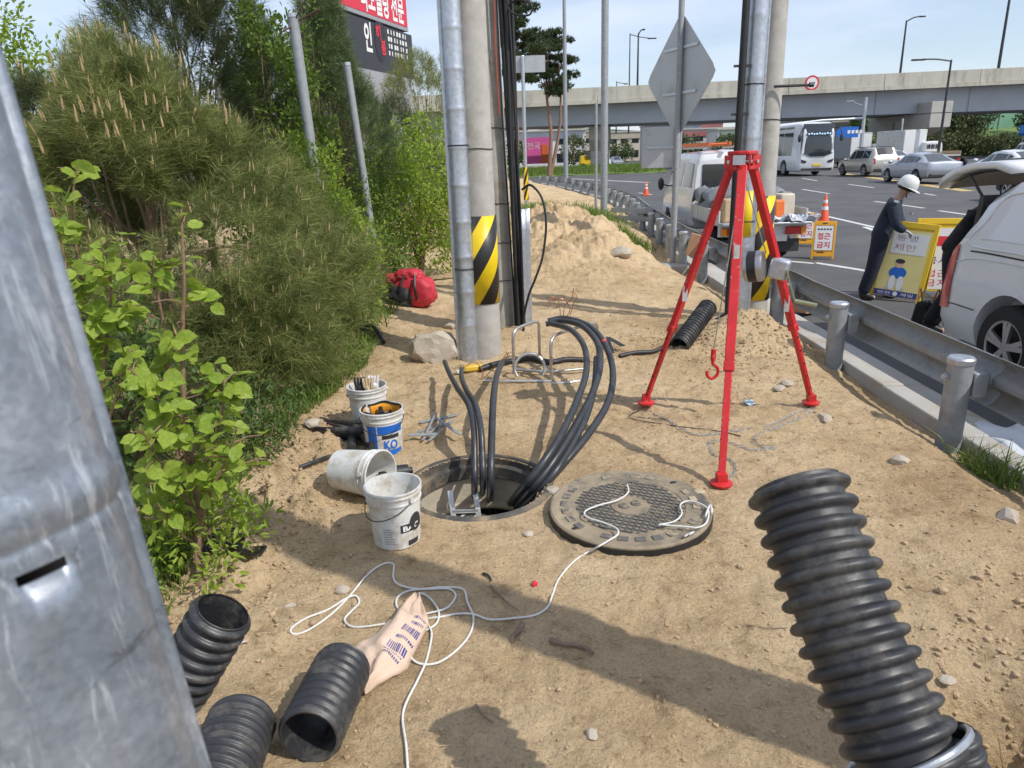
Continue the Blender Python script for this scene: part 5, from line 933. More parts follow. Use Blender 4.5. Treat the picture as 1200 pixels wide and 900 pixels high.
for i, (lab, loc, size, m_, nm) in enumerate((('white crate on the bed of the works truck under the tarpaulin', (.8, .4, .84), (.5, .4, .3), 'white', 'crate'), ('dark toolbox on the bed of the works truck', (.35, -.1, .83), (.35, .5, .28), 'bumper', 'toolbox'), ('cardboard carton at the left rear of the truck bed', (.2, .5, .89), (.26, .3, .4), 'wood', 'carton'), ('beige sack standing on the right of the truck bed', (.3, -.45, .92), (.35, .3, .45), 'tan', 'sack'), ('orange canister on the truck bed beside the tripod leg', (.0, -.25, .88), (.2, .22, .36), 'orangepaint', 'canister'))):
    if i == 0: mt['tan'] = M('tan_fabric', (.55, .5, .4), rough=.8, var=.12)
    b = MB(); b.box((0, 0, 0), size, top=(.92, .92)); o = b.build(nm, mt[m_], bevel=.03); on_truck(o, loc, .1*i); tag(o, lab, nm)
b = MB(); P = [[Vector((i/10*.42-.21, j/14*.95-.475, .05*math.sin(i*1.7+j*.9)+.04*math.cos(j*2.3))) for j in range(15)] for i in range(11)]; b.grid(P); o = b.build('plastic_film', M('crumpled_film', (.42, .45, .50), rough=.3, var=.15, scale=12), smooth=0, solid=.004); on_truck(o, (-.15, -.40, .76)); tag(o, 'crumpled silvery film piled on the tailgate of the works truck', 'plastic film')
# ---- bus
def bus():
    t = thing('coach', 'white coach with dark windscreen facing the camera under the overpass', 'bus'); L_ = 11; st = [(-L_/2, .35, 1.3, 3.2, 1.2, 1.1), (-L_/2+.2, .3, 1.35, 3.42, 1.25, 1.12), (L_/2-.9, .3, 1.35, 3.48, 1.25, 1.12), (L_/2-.35, .3, 1.3, 3.40, 1.25, 1.1), (L_/2-.08, .32, 1.1, 3.1, 1.22, 1.05), (L_/2, .45, .95, 2.6, 1.15, 1.0)]
    B_ = Body(st); B_.build(t, mt['carwhite'], (-3.2, 3.0), n=40, ra=.56)
    for k in range(6): B_.patch(t, 'side_window', -5.1+1.55*k, -5.1+1.55*k+1.48, 5.0, 6.6, mt['glass'], both=True)
    # dark front mask with destination display
    P = [[Vector((x+.03, y, z)) for y in np.linspace(-w_, w_, 9)] for x, w_, z in ((5.42, 1.06, 3.36), (5.44, 1.12, 3.0), (5.50, 1.17, 2.5), (5.52, 1.17, 1.9), (5.52, 1.14, 1.45))]
    for r_ in P:
        for p in r_: p.x -= .10*(p.y/1.15)**4
    b = MB(); b.grid(P); b.build('windscreen', M('coach_glass', (.03, .035, .045), rough=.08, var=.1, rvar=0, coat=.5), t, smooth=60)
    b = MB(); b.prism([(-1.05, 1.5), (1.05, 1.5), (.45, 1.28), (-.45, 1.28)], .03, Matrix.Translation((5.53, 0, 0)) @ Matrix(((0, 0, 1, 0), (1, 0, 0, 0), (0, 1, 0, 0), (0, 0, 0, 1)))); b.build('lower_glass', mt['glass'], t)
    mtx = Matrix(((0, 0, 1, 5.56), (1, 0, 0, 0), (0, 1, 0, 2.72), (0, 0, 0, 1))); b = MB(); b.box((5.54, 0, 2.72), (.02, 1.7, .22)); dp = b.build('destination_display', mt['bumper'], t)
    em = bpy.data.materials.new('display_light'); em.use_nodes = True; em.node_tree.nodes['Principled BSDF'].inputs['Emission Color'].default_value = (.5, .75, 1, 1); em.node_tree.nodes['Principled BSDF'].inputs['Emission Strength'].default_value = .8; em.node_tree.nodes['Principled BSDF'].inputs['Base Color'].default_value = (.3, .5, .8, 1)
    for k in range(9): b = MB(); b.box((5.555, -.72+.18*k, 2.72+.02*math.sin(k*2)), (.012, .10, .10)); b.build('display_character', em, dp)
    for s_ in (-1, 1):
        b = MB(); b.prism([(0, 0), (.38, .12), (.34, -.08), (.05, -.12)], .04, Matrix(((0, 0, 1, 5.50), (s_, 0, 0, s_*.72), (0, 1, 0, .98), (0, 0, 0, 1)))); b.build('headlight', mt['glass'], t)
        wheel(t, -3.2, s_*1.24, .5, .3, 8); wheel(t, 3.0, s_*1.24, .5, .3, 8); b = MB(); b.tube(spline([(5.35, s_*1.1, 3.1), (5.7, s_*1.3, 3.0), (5.75, s_*1.4, 2.7)], 4), .03, 6); b.ell((5.75, s_*1.42, 2.45), (.08, .12, .26)); b.build('mirror', mt['bumper'], t)
    b = MB(); b.box((5.52, 0, .72), (.05, .55, .16)); b.build('number_plate', mt['yplate'], t); b = MB(); b.box((5.48, 0, .45), (.08, 2.1, .14)); b.build('bumper_trim', mt['bumper'], t)
    place(t, 20.9, 55.5, -88); return t
bus()
# ---- far trucks
def box_truck(label, x, y, rz, boxcol, cabcol='carwhite', L_=4.2, H_=2.2, flat=False):
    t = thing('box_truck' if not flat else 'small_truck', label, 'truck', group='trucks waiting in the far lanes'); st = [(2.1, .5, 1.2, 1.9, .85, .75), (2.3, .45, 1.2, 2.0, .86, .76), (3.3, .4, 1.15, 1.95, .86, .75), (3.75, .4, 1.05, 1.15, .85, .72), (3.9, .5, .9, .95, .8, .7)]
    B_ = Body(st); o = B_.build(t, mt[cabcol], (), n=20); B_.patch(t, 'side_window', 2.7, 3.4, 5.1, 5.9, mt['glass'], both=True); B_.cross(t, 'windscreen', 3.32, 3.74, mt['glass'])
    if flat:
        b = MB(); b.box((.9, 0, .9), (2.4, 1.7, .1)); b.build('bed_floor', mt['bedpaint'], t)
        for s_ in (-1, 1): b = MB(); b.box((.9, s_*.84, 1.08), (2.4, .04, .3)); b.build('bed_side', mt['wood'], t)
        for y_ in (-.36, .0, .36): b = MB(); b.box((2.085, y_, 1.6), (.03, .28, .34)); b.build('rear_window', mt['glass'], t)
    else:
        b = MB(); b.box((.0, 0, .75+H_/2), (L_, 1.9, H_)); bo = b.build('cargo_box', mt[boxcol], t, bevel=.04)
        for s_ in (-1, 1): b = MB(); b.box((-L_/2-.01, s_*.46, .75+H_/2), (.03, .88, H_*.9)); b.build('rear_door', mt['inkwhite'], bo)
        b = MB(); b.box((-L_/2-.02, 0, .72), (.05, 1.9, .12)); b.build('rear_beam', mt['orangepaint'], t)
    for s_ in (-1, 1):
        for wx in (-.9, 3.0): wheel(t, wx, s_*.85, .36, .22, 6)
        b = MB(); b.box((-L_/2*.96 if not flat else -.3, s_*.7, .6), (.06, .3, .14)); b.build('tail_light', mt['redlens'], t)
    place(t, x, y, rz); return t
mt['mint'] = M('mint_panel', (.30, .50, .38), rough=.6, var=.06)
box_truck('white box truck standing in front of the overpass pier', 33.5, 63, 92, 'white'); box_truck('grey box truck left of the white one by the pier', 31.5, 68, 92, 'galv_dull'); box_truck('small white flatbed truck seen from behind, right of the pier', 35.0, 58.5, 92, 'white', flat=True)
# ================================================================ vegetation
LEAF_V = np.array([(0, 0, 0), (.34, .28, .10), (.36, .62, .08), (0, 1, -.06), (-.36, .62, .08), (-.34, .28, .10)]); LEAF_F = np.array([(0, 1, 2, 3), (0, 3, 4, 5)])
def orient(D, rs, roll=True):                                    # rotation matrices whose Y axis is D
    D = D/np.maximum(1e-9, np.linalg.norm(D, axis=1, keepdims=True)); A = rs.normal(size=D.shape) if roll else np.tile([0, 0, 1.], (len(D), 1))+.35*rs.normal(size=D.shape)
    Z = A-D*(A*D).sum(1, keepdims=True); Z /= np.maximum(1e-9, np.linalg.norm(Z, axis=1, keepdims=True)); Xx = np.cross(D, Z); return np.stack([Xx, D, Z], -1)
def leaves(P, D, S, W, rs, flat=True, tv=LEAF_V, tf=LEAF_F):
    R_ = orient(D, rs, not flat); t_ = tv*np.array([W, 1, 1]); V = P[:, None, :]+np.einsum('nij,kj->nki', R_, t_)*S[:, None, None]
    return V.reshape(-1, 3), (tf[None]+np.arange(len(P))[:, None, None]*len(tv)).reshape(-1, tf.shape[1])
def ball(n, rs): v = rs.normal(size=(n, 3)); return v/np.linalg.norm(v, axis=1, keepdims=True)
def limbs(t, base, tips, r, m, wob=.08, seed=0, name='branch'):
    r_ = random.Random(seed)
    for p in tips:
        p = Vector(p); b_ = Vector(base); q = b_.lerp(p, .5)+Vector((r_.uniform(-wob, wob), r_.uniform(-wob, wob), r_.uniform(0, wob))); P = spline([b_, q, p], 5); b = MB(); b.tube(P, [r*(1-.8*i/(len(P)-1)) for i in range(len(P))], 6); b.build(name, m, t)
mt['needle'] = leaf_mat('pine_needles', (.075, .11, .028), (.36, .385, .125), .28, .5); mt['needle_dark'] = leaf_mat('dark_pine_needles', (.035, .055, .02), (.14, .16, .06), .2, .55); mt['needle_lite'] = leaf_mat('young_pine_needles', (.09, .14, .05), (.20, .25, .11), .25, .5)
mt['candle'] = M('pine_candles', (.30, .21, .10), rough=.8, c2=(.46, .36, .19), scale=30); mt['dead'] = leaf_mat('dry_needles', (.22, .12, .05), (.34, .22, .10), .1, .8)
def pine(label, base, rx, ry, h, z0, ntuft, seed, m='needle', L=(.10, .17), per=58, candles=0, top=.6, shoot=1.0, lump=.55, group='pines at the edge of the works', name='pine_shrub', cone=.55, trunk=.05):
    rs = np.random.RandomState(seed); base = Vector(base); t = thing(name, label, 'pine', base, group=group)
    d = ball(ntuft, rs); d[:, 2] = np.where(d[:, 2] < -.55, -d[:, 2], d[:, 2]); lobes = ball(26, rs); k = (d @ lobes.T).max(1); rr = (.62+.43*rs.rand(ntuft)**.4)*(1-lump*.6+lump*(np.clip(k-.75, 0, .25)*4))
    kv = rs.normal(size=(9, 3))*3.2; ph_ = rs.rand(9)*6.28; nv_ = np.sin(d @ kv.T+ph_).sum(1)/3; rr = rr*(1+.13*nv_); kp = nv_ > -.75; d = d[kp]; rr = rr[kp]; ntuft = len(d)
    cz_ = (h+z0)/2; hz = (h-z0)/2; C = np.stack([d[:, 0]*rx*rr, d[:, 1]*ry*rr, cz_+d[:, 2]*hz*rr], 1)
    taper = 1-(1-top)*np.clip((C[:, 2]-cz_)/hz, 0, 1); C[:, 0] *= taper; C[:, 1] *= taper
    ax = d*np.array([.75, .75, .55])+np.array([0, 0, .62])+.25*rs.normal(size=d.shape); ax /= np.linalg.norm(ax, axis=1, keepdims=True)
    n = ntuft*per; A = np.repeat(ax, per, 0); N_ = A+cone*1.35*ball(n, rs)*rs.rand(n, 1)**.35; N_ /= np.linalg.norm(N_, axis=1, keepdims=True)
    Lk = rs.uniform(*L, n)[:, None]; P0 = np.repeat(C, per, 0)-A*rs.uniform(-.06, .16, (n, 1))*shoot; N_ = A*.85+.8*ball(n, rs); N_ /= np.linalg.norm(N_, axis=1, keepdims=True); side = np.cross(N_, ball(n, rs)); side /= np.linalg.norm(side, axis=1, keepdims=True)
    w = Lk*.0085+.0006*(1+.6*np.maximum(0, base.y-6)/4); V = np.stack([P0-side*w, P0+side*w, P0+N_*Lk-np.array([0, 0, .12])*Lk], 1).reshape(-1, 3); F_ = np.arange(n*3).reshape(-1, 3)
    cr = link(bpy.data.objects.new('crown', np_mesh('crown', V, F_, mt[m])), t); cr['kind'] = 'stuff'
    b = MB(); b.tube([(0, 0, -.2), (.03, .02, h*.4), (0, 0, h*.85)], [trunk, trunk*.7, trunk*.2], 8); b.build('trunk', mt['pinebark'], t)
    tips = C[rs.choice(ntuft, 26, replace=False)]*.9; limbs(t, (0, 0, max(.1, z0+.15*(h-z0))), tips[:13], trunk*.4, mt['bark'], .12, seed); limbs(t, (0, 0, h*.45), tips[13:], trunk*.35, mt['bark'], .12, seed+1)
    if candles:
        up_ = np.argsort(-(d[:, 2]*.35+rr*.8-.7*d[:, 1]+.3*d[:, 0]+1.1*rs.rand(ntuft)))[:candles]; n = candles; Lc = rs.uniform(.02, .075, n)*(1+.5*(d[up_, 2] > .6)); W_ = .0065; q = 5; Vs = []; Fs = []
        tl = ax[up_]*.35+np.array([0, 0, 1.])+.1*rs.normal(size=(n, 3))
        ang = np.arange(q)*2*np.pi/q; ringp = np.stack([np.cos(ang), np.zeros(q), np.sin(ang)], 1); tv = np.concatenate([ringp*.8+[0, .0, 0], ringp*1.0+[0, .45, 0], ringp*.25+[0, 1, 0]]); tv[:, 0] *= .1; tv[:, 2] *= .1
        tf = np.array([(i*q+j, i*q+(j+1) % q, (i+1)*q+(j+1) % q, (i+1)*q+j) for i in range(2) for j in range(q)]); V, F_ = leaves(C[up_]+ax[up_]*.06, tl, Lc, 1, rs, False, tv*np.array([1.0, 1, 1.0]), tf)
        o = link(bpy.data.objects.new('candles', np_mesh('candles', V, F_, mt['candle'], True)), t); o['kind'] = 'stuff'
    return t
pine('big bushy pine with tan candles, left of the buckets', (-2.72, 5.55, 0), 1.2, 1.2, 2.2, .12, 3000, 1, candles=330, top=.55)
pine('low wide pine with tan candles bulging towards the buckets', (-1.78, 5.0, 0), .44, .62, .92, .05, 800, 2, candles=90, top=.5)
pine('dark tall pine standing behind the big candle-covered pine', (-3.25, 7.9, 0), .95, .9, 3.75, .4, 1700, 3, 'needle_dark', candles=50, top=.45)
pine('slim young pine in front of the red billboard', (-2.25, 9.3, 0), .42, .42, 3.7, .5, 900, 4, 'needle_lite', per=40, candles=0, top=.4, cone=.7, trunk=.03)
pine('loose young pine covering the lower left of the dark signboard', (-2.0, 9.5, 0), .55, .5, 3.3, .6, 800, 44, 'needle_lite', per=44, top=.5, cone=.7, trunk=.03)
pine('second slim young pine beside the leaning grey pipe', (-2.95, 9.6, 0), .4, .4, 3.5, .5, 900, 5, 'needle_lite', per=26, top=.4, cone=.7, trunk=.03)
pine('dark rounded pine below the billboard', (-1.95, 12.2, 0), 1.0, 1.0, 2.65, .2, 1100, 6, 'needle_dark', per=30, candles=60, top=.6)
pine('yellowish round pine showing between the billboard and the poles', (-2.1, 21, 0), 1.5, 1.4, 4.05, .5, 1000, 7, 'needle', per=26, L=(.14, .24), candles=0, top=.7)
pine('olive pine crowded between the dark tall pine and the leaning grey pipe', (-2.5, 11.2, 0), .95, .9, 2.9, .3, 900, 8, 'needle', per=28, top=.55, candles=50)
pine('far left dark pine behind the galvanised guard', (-4.0, 6.3, 0), .9, .9, 2.3, .1, 900, 9, 'needle_dark', candles=60, top=.6)
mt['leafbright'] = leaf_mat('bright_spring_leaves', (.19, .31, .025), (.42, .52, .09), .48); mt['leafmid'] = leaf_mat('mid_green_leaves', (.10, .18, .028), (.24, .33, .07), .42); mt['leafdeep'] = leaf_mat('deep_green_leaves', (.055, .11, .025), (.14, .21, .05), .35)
mt['grassblade'] = leaf_mat('grass_blades', (.09, .17, .025), (.24, .32, .07), .35)
def shrub(label, base, rx, ry, h, z0, n, seed, m='leafmid', L=.05, W=.75, clumps=70, cat='shrub', name='leafy_shrub', spread=.17, group='leafy shrubs along the bushes', stems=5, flat=True, trunk=.025):
    rs = np.random.RandomState(seed); base = Vector(base); t = thing(name, label, cat, base, group=group); cz_ = (h+z0)/2; hz = (h-z0)/2
    d = ball(clumps, rs); rr = .35+.7*rs.rand(clumps)**.6; C = np.stack([d[:, 0]*rx*rr, d[:, 1]*ry*rr, cz_+d[:, 2]*hz*rr], 1); C[:, :2] *= (1-.35*np.clip((C[:, 2:3]-cz_)/hz, 0, 1))
    idx = rs.randint(0, clumps, n); sc = (.6+.8*rs.rand(clumps))*spread*min(rx, ry, hz)/.7; off = ball(n, rs)*(rs.rand(n, 1)**.5)*sc[idx][:, None]*np.array([1, 1, 1.3]); P = C[idx]+off
    D = off/np.maximum(.01, np.linalg.norm(off, axis=1, keepdims=True))+.5*ball(n, rs)+np.array([0, 0, .15]); V, F_ = leaves(P, D, rs.uniform(.65, 1.25, n)*L, W, rs, flat)
    o = link(bpy.data.objects.new('crown', np_mesh('crown', V, F_, mt[m])), t); o['kind'] = 'stuff'
    for k in range(stems):
        a = rs.rand()*6.28; e = C[rs.randint(clumps)]; b = MB(); b.tube(spline([(.06*math.cos(a), .06*math.sin(a), -.1), (.3*e[0], .3*e[1], h*.4), (e[0]*.9, e[1]*.9, e[2])], 5), [trunk*(1-.75*i/10) for i in range(11)], 6); b.build('stem', mt['bark'], t)
    limbs(t, (0, 0, h*.35), C[:min(12, clumps)], trunk*.4, mt['bark'], .08, seed, 'twig')
    return t
shrub('tall leafy shrub between the big pine and the leaning grey pipe', (-2.35, 7.9, 0), .62, .6, 3.25, .3, 5200, 21, 'leafmid', .06, clumps=90, spread=.16)
shrub('full leafy shrub filling the skyline left of the leaning grey pipe', (-2.75, 8.6, 0), .75, .6, 3.3, .5, 6500, 36, 'leafmid', .06, clumps=130)
shrub('leafy shrub right behind the low pine, under the leaning pipe', (-1.95, 7.2, 0), .58, .6, 1.95, .15, 5200, 22, 'leafbright', .048, clumps=80)
shrub('bright leafy shrub between the low pine and the red work bag', (-1.62, 7.0, 0), .46, .5, 1.35, .05, 4200, 35, 'leafbright', .046, clumps=90)
shrub('bright yellow-green shrub just left of the poles', (-1.25, 10.2, 0), .85, .9, 2.15, .1, 8500, 23, 'leafbright', .058, clumps=150)
shrub('small-leaved green bush behind the red work bag', (-1.75, 9.0, 0), .55, .7, 1.55, .0, 6000, 24, 'leafmid', .038, clumps=100)
shrub('broad pale green shrub between the leaning pipes', (-2.3, 9.9, 0), .8, .7, 2.1, .1, 6000, 25, 'leafbright', .056, clumps=90)
shrub('pale feathery shrub top left against the sky', (-4.55, 7.2, 0), .75, .7, 3.15, .6, 6500, 26, 'leafbright', .055, clumps=130, spread=.2)
shrub('dark green bush filling the gap below the leaning pipes', (-1.55, 8.0, 0), .42, .5, 1.1, .0, 2200, 27, 'leafmid', .032, clumps=80)
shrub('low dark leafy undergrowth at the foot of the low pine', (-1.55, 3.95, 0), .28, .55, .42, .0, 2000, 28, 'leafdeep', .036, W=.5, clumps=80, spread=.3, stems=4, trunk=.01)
shrub('fresh green weeds under the sapling by the guard', (-1.36, 2.75, 0), .26, .45, .36, .0, 1500, 29, 'leafbright', .045, W=.45, clumps=60, spread=.3, stems=4, trunk=.008)
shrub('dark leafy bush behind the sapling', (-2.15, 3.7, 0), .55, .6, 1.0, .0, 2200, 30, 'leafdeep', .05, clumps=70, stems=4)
shrub('leafy bush far left behind the guard edge', (-2.3, 2.9, 0), .4, .5, 1.35, .1, 1300, 31, 'leafmid', .05, clumps=50, stems=4)
shrub('far leafy bush seen between the poles and the billboard', (-.85, 14, 0), .9, .9, 2.3, .1, 2600, 32, 'leafbright', .07, clumps=80)
shrub('green bush behind the tall poles', (-1.7, 15.5, 0), 1.1, 1.0, 2.7, .1, 2600, 33, 'leafmid', .08, clumps=80)
for i, (p, lab, ht) in enumerate((((-2.15, 8.6), 'thin leafy whip shooting up left of the leaning pipe', 3.5), ((-2.8, 8.4), 'thin leafy whip shooting up beside the dark pine top', 3.35), ((-3.3, 6.6), 'bare-tipped twiggy shoot above the big pine', 3.0))):
    shrub(lab, (*p, 0), .22, .22, ht, 1.2, 420 if i < 2 else 120, 40+i, 'leafmid', .05, clumps=30, spread=.5, stems=3, name='leafy_shoot', trunk=.012)
# saplings in front: every larger leaf its own piece
leafme = np_mesh('leaf', np.array([(0, 0, 0), (.28, .16, .07), (.40, .42, .10), (.33, .72, .07), (0, 1.04, -.08), (-.33, .72, .07), (-.40, .42, .10), (-.28, .16, .07), (0, .30, .0), (0, .68, -.005)])*np.array([.95, 1, 1]),
    np.array([(0, 1, 2, 8), (8, 2, 3, 9), (9, 3, 4, 4), (0, 8, 6, 7), (8, 9, 5, 6), (9, 4, 5, 5)])[[0, 1, 3, 4]], mt['leafbright'], True)
bm = bmesh.new(); bm.from_mesh(leafme); bm.verts.ensure_lookup_table(); bm.faces.new([bm.verts[i] for i in (9, 3, 4)]); bm.faces.new([bm.verts[i] for i in (9, 4, 5)]); bmesh.ops.recalc_face_normals(bm, faces=bm.faces); bm.to_mesh(leafme); bm.free()
def sapling(label, base, stems, nleaf, seed, L=.055, group='saplings with large leaves'):
    rs = np.random.RandomState(seed); base = Vector(base); t = thing('sapling', label, 'sapling', base, group=group); r_ = random.Random(seed); cand = []
    for pts, r in stems:
        P = spline([Vector(p) for p in pts], 6); b = MB(); b.tube(P, [max(.003, r*(1-.75*i/(len(P)-1))) for i in range(len(P))], 7); b.build('stem', mt['sapbark'], t)
        for k in range(5, len(P)-1, 1):
            if P[k].z > base.z*0+.30:
                cand.append((P[k], (P[k+1]-P[k]).normalized()))
                if r_.random() < .55:
                    a = r_.uniform(0, 6.28); d = Vector((math.cos(a), math.sin(a), r_.uniform(.0, .5))).normalized(); e = P[k]+d*r_.uniform(.07, .17); b = MB(); b.tube([P[k], P[k].lerp(e, .5)+Vector((0, 0, .01)), e], [.004, .003, .002], 5); b.build('twig', mt['sapbark'], t)
                    for f_ in (.4, .7, 1.0): cand.append((P[k].lerp(e, f_), d)); 
    ends = [c for c in cand]
    for k in range(nleaf):
        p, d = ends[r_.randrange(len(ends))] if k % 3 else ends[int(len(ends)*(.3+.7*r_.random()))-1]; a = r_.uniform(0, 6.28); dv = (Vector((math.cos(a), math.sin(a), r_.uniform(-1.0, .3)))*.9+d*.25).normalized()
        s = L*r_.uniform(.6, 1.25); o = bpy.data.objects.new('leaf', leafme); COL.objects.link(o); o.parent = t; z = Vector((r_.gauss(0, .6)+.2, r_.gauss(0, .6)-.5, .9)); z = (z-dv*z.dot(dv)).normalized(); x = dv.cross(z)
        Mx = Matrix((x*s, dv*s, z*s)).transposed().to_4x4(); Mx.translation = p+dv*.008+Vector((r_.gauss(0, .012), r_.gauss(0, .012), r_.gauss(0, .012))); o.matrix_local = Mx
    return t
mt['sapbark'] = M('reddish_young_bark', (.16, .09, .06), rough=.8, c2=(.26, .17, .11), scale=30)
def rel(b_, *pts): return [(q-Vector(b_)) for q in pts]
b0 = gs(236, 692); b0z = Vector(b0)
sapling('leafy sapling with three upright reddish stems, left of the tipped bucket', b0, [
    (rel(b0, b0, atY(232, 640, 2.62), atY(228, 560, 2.68), atY(216, 480, 2.7), atY(214, 380, 2.75), atY(216, 330, 2.75), atY(212, 245, 2.8)), .017),
    (rel(b0, b0, atY(230, 650, 2.6), atY(220, 590, 2.7), atY(196, 460, 2.75), atY(195, 400, 2.8), atY(182, 330, 2.8), atY(180, 300, 2.8)), .012),
    (rel(b0, atY(232, 630, 2.6), atY(250, 540, 2.6), atY(262, 470, 2.6), atY(262, 445, 2.6)), .009), (rel(b0, atY(226, 560, 2.68), atY(205, 500, 2.62), atY(180, 460, 2.55), atY(150, 430, 2.5)), .008),
    (rel(b0, atY(230, 600, 2.62), atY(200, 560, 2.5), atY(180, 530, 2.45), atY(165, 500, 2.4)), .008), (rel(b0, atY(232, 620, 2.6), atY(250, 570, 2.5), atY(270, 530, 2.5), atY(278, 500, 2.5)), .008), (rel(b0, atY(232, 640, 2.6), atY(205, 620, 2.5), atY(185, 590, 2.45)), .006)], 300, 3, .078)
b1 = g(128, 700, 0); b1 = Vector((-1.62, 2.5, 0))
sapling('tall leafy sapling half hidden by the foreground guard', b1, [
    (rel(b1, b1, atY(120, 520, 2.7), atY(110, 420, 2.75), atY(95, 330, 2.8), atY(85, 250, 2.8), atY(90, 195, 2.8)), .012), (rel(b1, atY(115, 500, 2.7), atY(125, 400, 2.65), atY(130, 330, 2.6), atY(118, 280, 2.6)), .009), (rel(b1, atY(118, 480, 2.7), atY(90, 400, 2.7), atY(75, 300, 2.7), atY(60, 240, 2.7)), .008),
    (rel(b1, atY(120, 520, 2.7), atY(140, 450, 2.6), atY(155, 410, 2.6)), .007), (rel(b1, atY(112, 420, 2.75), atY(135, 380, 2.7), atY(150, 360, 2.7)), .005)], 270, 5, .072)
sapling('low young sapling sprouting between the pine and the leaning pipe', Vector((-1.55, 6.9, .0)), [([(0, 0, -.05), (.02, .0, .5), (.0, .05, 1.0), (.04, .05, 1.25)], .012), ([(0, 0, .4), (.12, -.05, .7), (.2, -.08, .95)], .008), ([(0, 0, .5), (-.1, .02, .8), (-.16, .0, 1.1)], .008)], 120, 6, .05)
# grass
def grass(name, label, pts, n, seed, L=(.08, .2), cat='grass', m='grassblade', spread=.25, wide=.03):
    rs = np.random.RandomState(seed); pts = np.array(pts); k = rs.randint(0, len(pts), n); P = pts[k, :2]+rs.normal(size=(n, 2))*spread*pts[k, 2:3]; ok_ = (P[:, 0] < np.interp(P[:, 1], [2.4, 3.2, 3.6, 4.7, 5.6, 6.6, 8.4, 9.5], [-1.35, -1.5, -1.5, -1.36, -1.2, -1.22, -1.18, -1.35])) | (pts[k, 0] > 0); P = P[ok_]; n = len(P); z = soil_z(P[:, 0], P[:, 1])-.01; P = np.column_stack([P, z])
    D = np.column_stack([rs.normal(size=(n, 2))*.45, np.ones(n)]); D /= np.linalg.norm(D, axis=1, keepdims=True); Lk = rs.uniform(*L, n)[:, None]; sd = np.column_stack([rs.normal(size=(n, 2)), np.zeros(n)]); sd /= np.linalg.norm(sd, axis=1, keepdims=True)
    w = Lk*wide+.001; mid = P+D*Lk*.55; tip = P+D*Lk+np.column_stack([D[:, :2]*.5, -.12*np.ones(n)])*Lk; V = np.stack([P-sd*w, P+sd*w, mid+sd*w*.7, mid-sd*w*.7, tip+sd*w*.08, tip-sd*w*.08], 1).reshape(-1, 3)
    F_ = (np.array([(0, 1, 2, 3), (3, 2, 4, 5)])[None]+np.arange(n)[:, None, None]*6).reshape(-1, 4); o = link(bpy.data.objects.new(name, np_mesh(name, V, F_, mt[m]))); tag(o, label, cat, kind='stuff'); return o
grass('grass', 'fresh green grass along the edge of the pines and bushes', [(-1.28, 5.6, .8), (-1.4, 6.1, .9), (-1.35, 5.1, .7), (-1.45, 4.8, .8), (-1.5, 6.6, .9), (-1.45, 7.4, .9), (-1.5, 8.4, 1.0), (-1.35, 9.0, .8), (-1.7, 5.6, 1.2), (-1.5, 3.5, .6), (-1.45, 2.6, .5), (-1.65, 4.3, .7)], 7000, 50, (.05, .17), spread=.2)
grass('grass', 'thick undergrowth grass beneath the pines', [(-2.4, 4.6, 2), (-2.6, 6.4, 2), (-2.2, 3.2, 1.8), (-2.2, 9, 2), (-3.5, 8, 3)], 6000, 51, (.08, .25), spread=.4)
grass('weeds', 'green weeds growing by the washed-out gully and sign foundation', [(2.4, 13.6, .5), (2.1, 16, .8), (.8, 17.5, 1.3), (.55, 20, 1.4), (2.2, 18, 1)], 2600, 52, (.08, .3), spread=.35)
o = grass('grass', 'tuft of grass at the foot of the nearest guardrail post', [(2.62, 3.66, .3), (2.66, 3.5, .3)], 220, 53, (.10, .28), spread=.18, wide=.016)
# leaning grey pipes among the bushes, with rusty rods
for lab, a, c, r in (('long grey steel pipe leaning left out of the bushes', atY(374, 240, 7.4), atY(343, 18, 7.4), .05), ('thinner grey steel pipe leaning left, nearer the poles', atY(434, 260, 8.8), atY(406, 75, 8.8), .045)):
    d = (c-a).normalized(); base = a-d*(a.z/d.z); t = thing('steel_pipe', lab, 'pipe', base); b = MB(); b.tube([(0, 0, 0), c-base], r, 14); b.build('tube', mt['galv_dull'], t)
    b = MB(); e = c-base; b.cyl(e-d*.02, e+d*.015, r*1.08, n=14); b.build('rim', mt['galv'], t)
for i, (x0, y0, x1, y1) in enumerate(((344, 26, 365, -14), (350, 24, 374, 11), (344, 30, 332, 36))):
    a, c = atY(x0, y0, 7.38), atY(x1, y1, 7.3); b = MB(); b.cyl(a, c, .009, n=6); o = b.build('rusty_rod', M('rust_%d' % i, (.12, .06, .05), rough=.8), origin=a, loc=a); tag(o, ['rusty rod rising steeply from the top of the leaning pipe', 'rusty rod jutting right from the top of the leaning pipe', 'short rusty rod jutting left below the top of the leaning pipe'][i], 'rod')
# ================================================================ road cones and folding signs
mt['coneorange'] = M('cone_orange', (.80, .11, .04), rough=.55, var=.08, scale=8)
def cone(label, p, h=.7):
    t = thing('traffic_cone', label, 'traffic cone', (p.x, p.y, ZR+.004), group='traffic cones on the road'); b = MB(); b.box((0, 0, .02), (.36, .36, .04)); b.build('base', mt['coneorange'], t, bevel=.01)
    R = lambda z: .135*(1-z/h*.82); b = MB(); b.lathe([(R(.04), .04), (R(h), h), (R(h)*.6, h+.01), (0, h+.01)], 24); b.build('shell', mt['coneorange'], t)
    for z0, z1 in ((h*.48, h*.60), (h*.72, h*.82)): b = MB(); b.lathe([(R(z0)+.003, z0), (R(z1)+.003, z1)], 24); b.build('reflective_band', mt['inkwhite'], t)
cone('orange traffic cone behind the two small orange signs', g(965, 262, ZR), .72); cone('lone orange traffic cone far up the road before the truck', g(757, 229, ZR), .62)
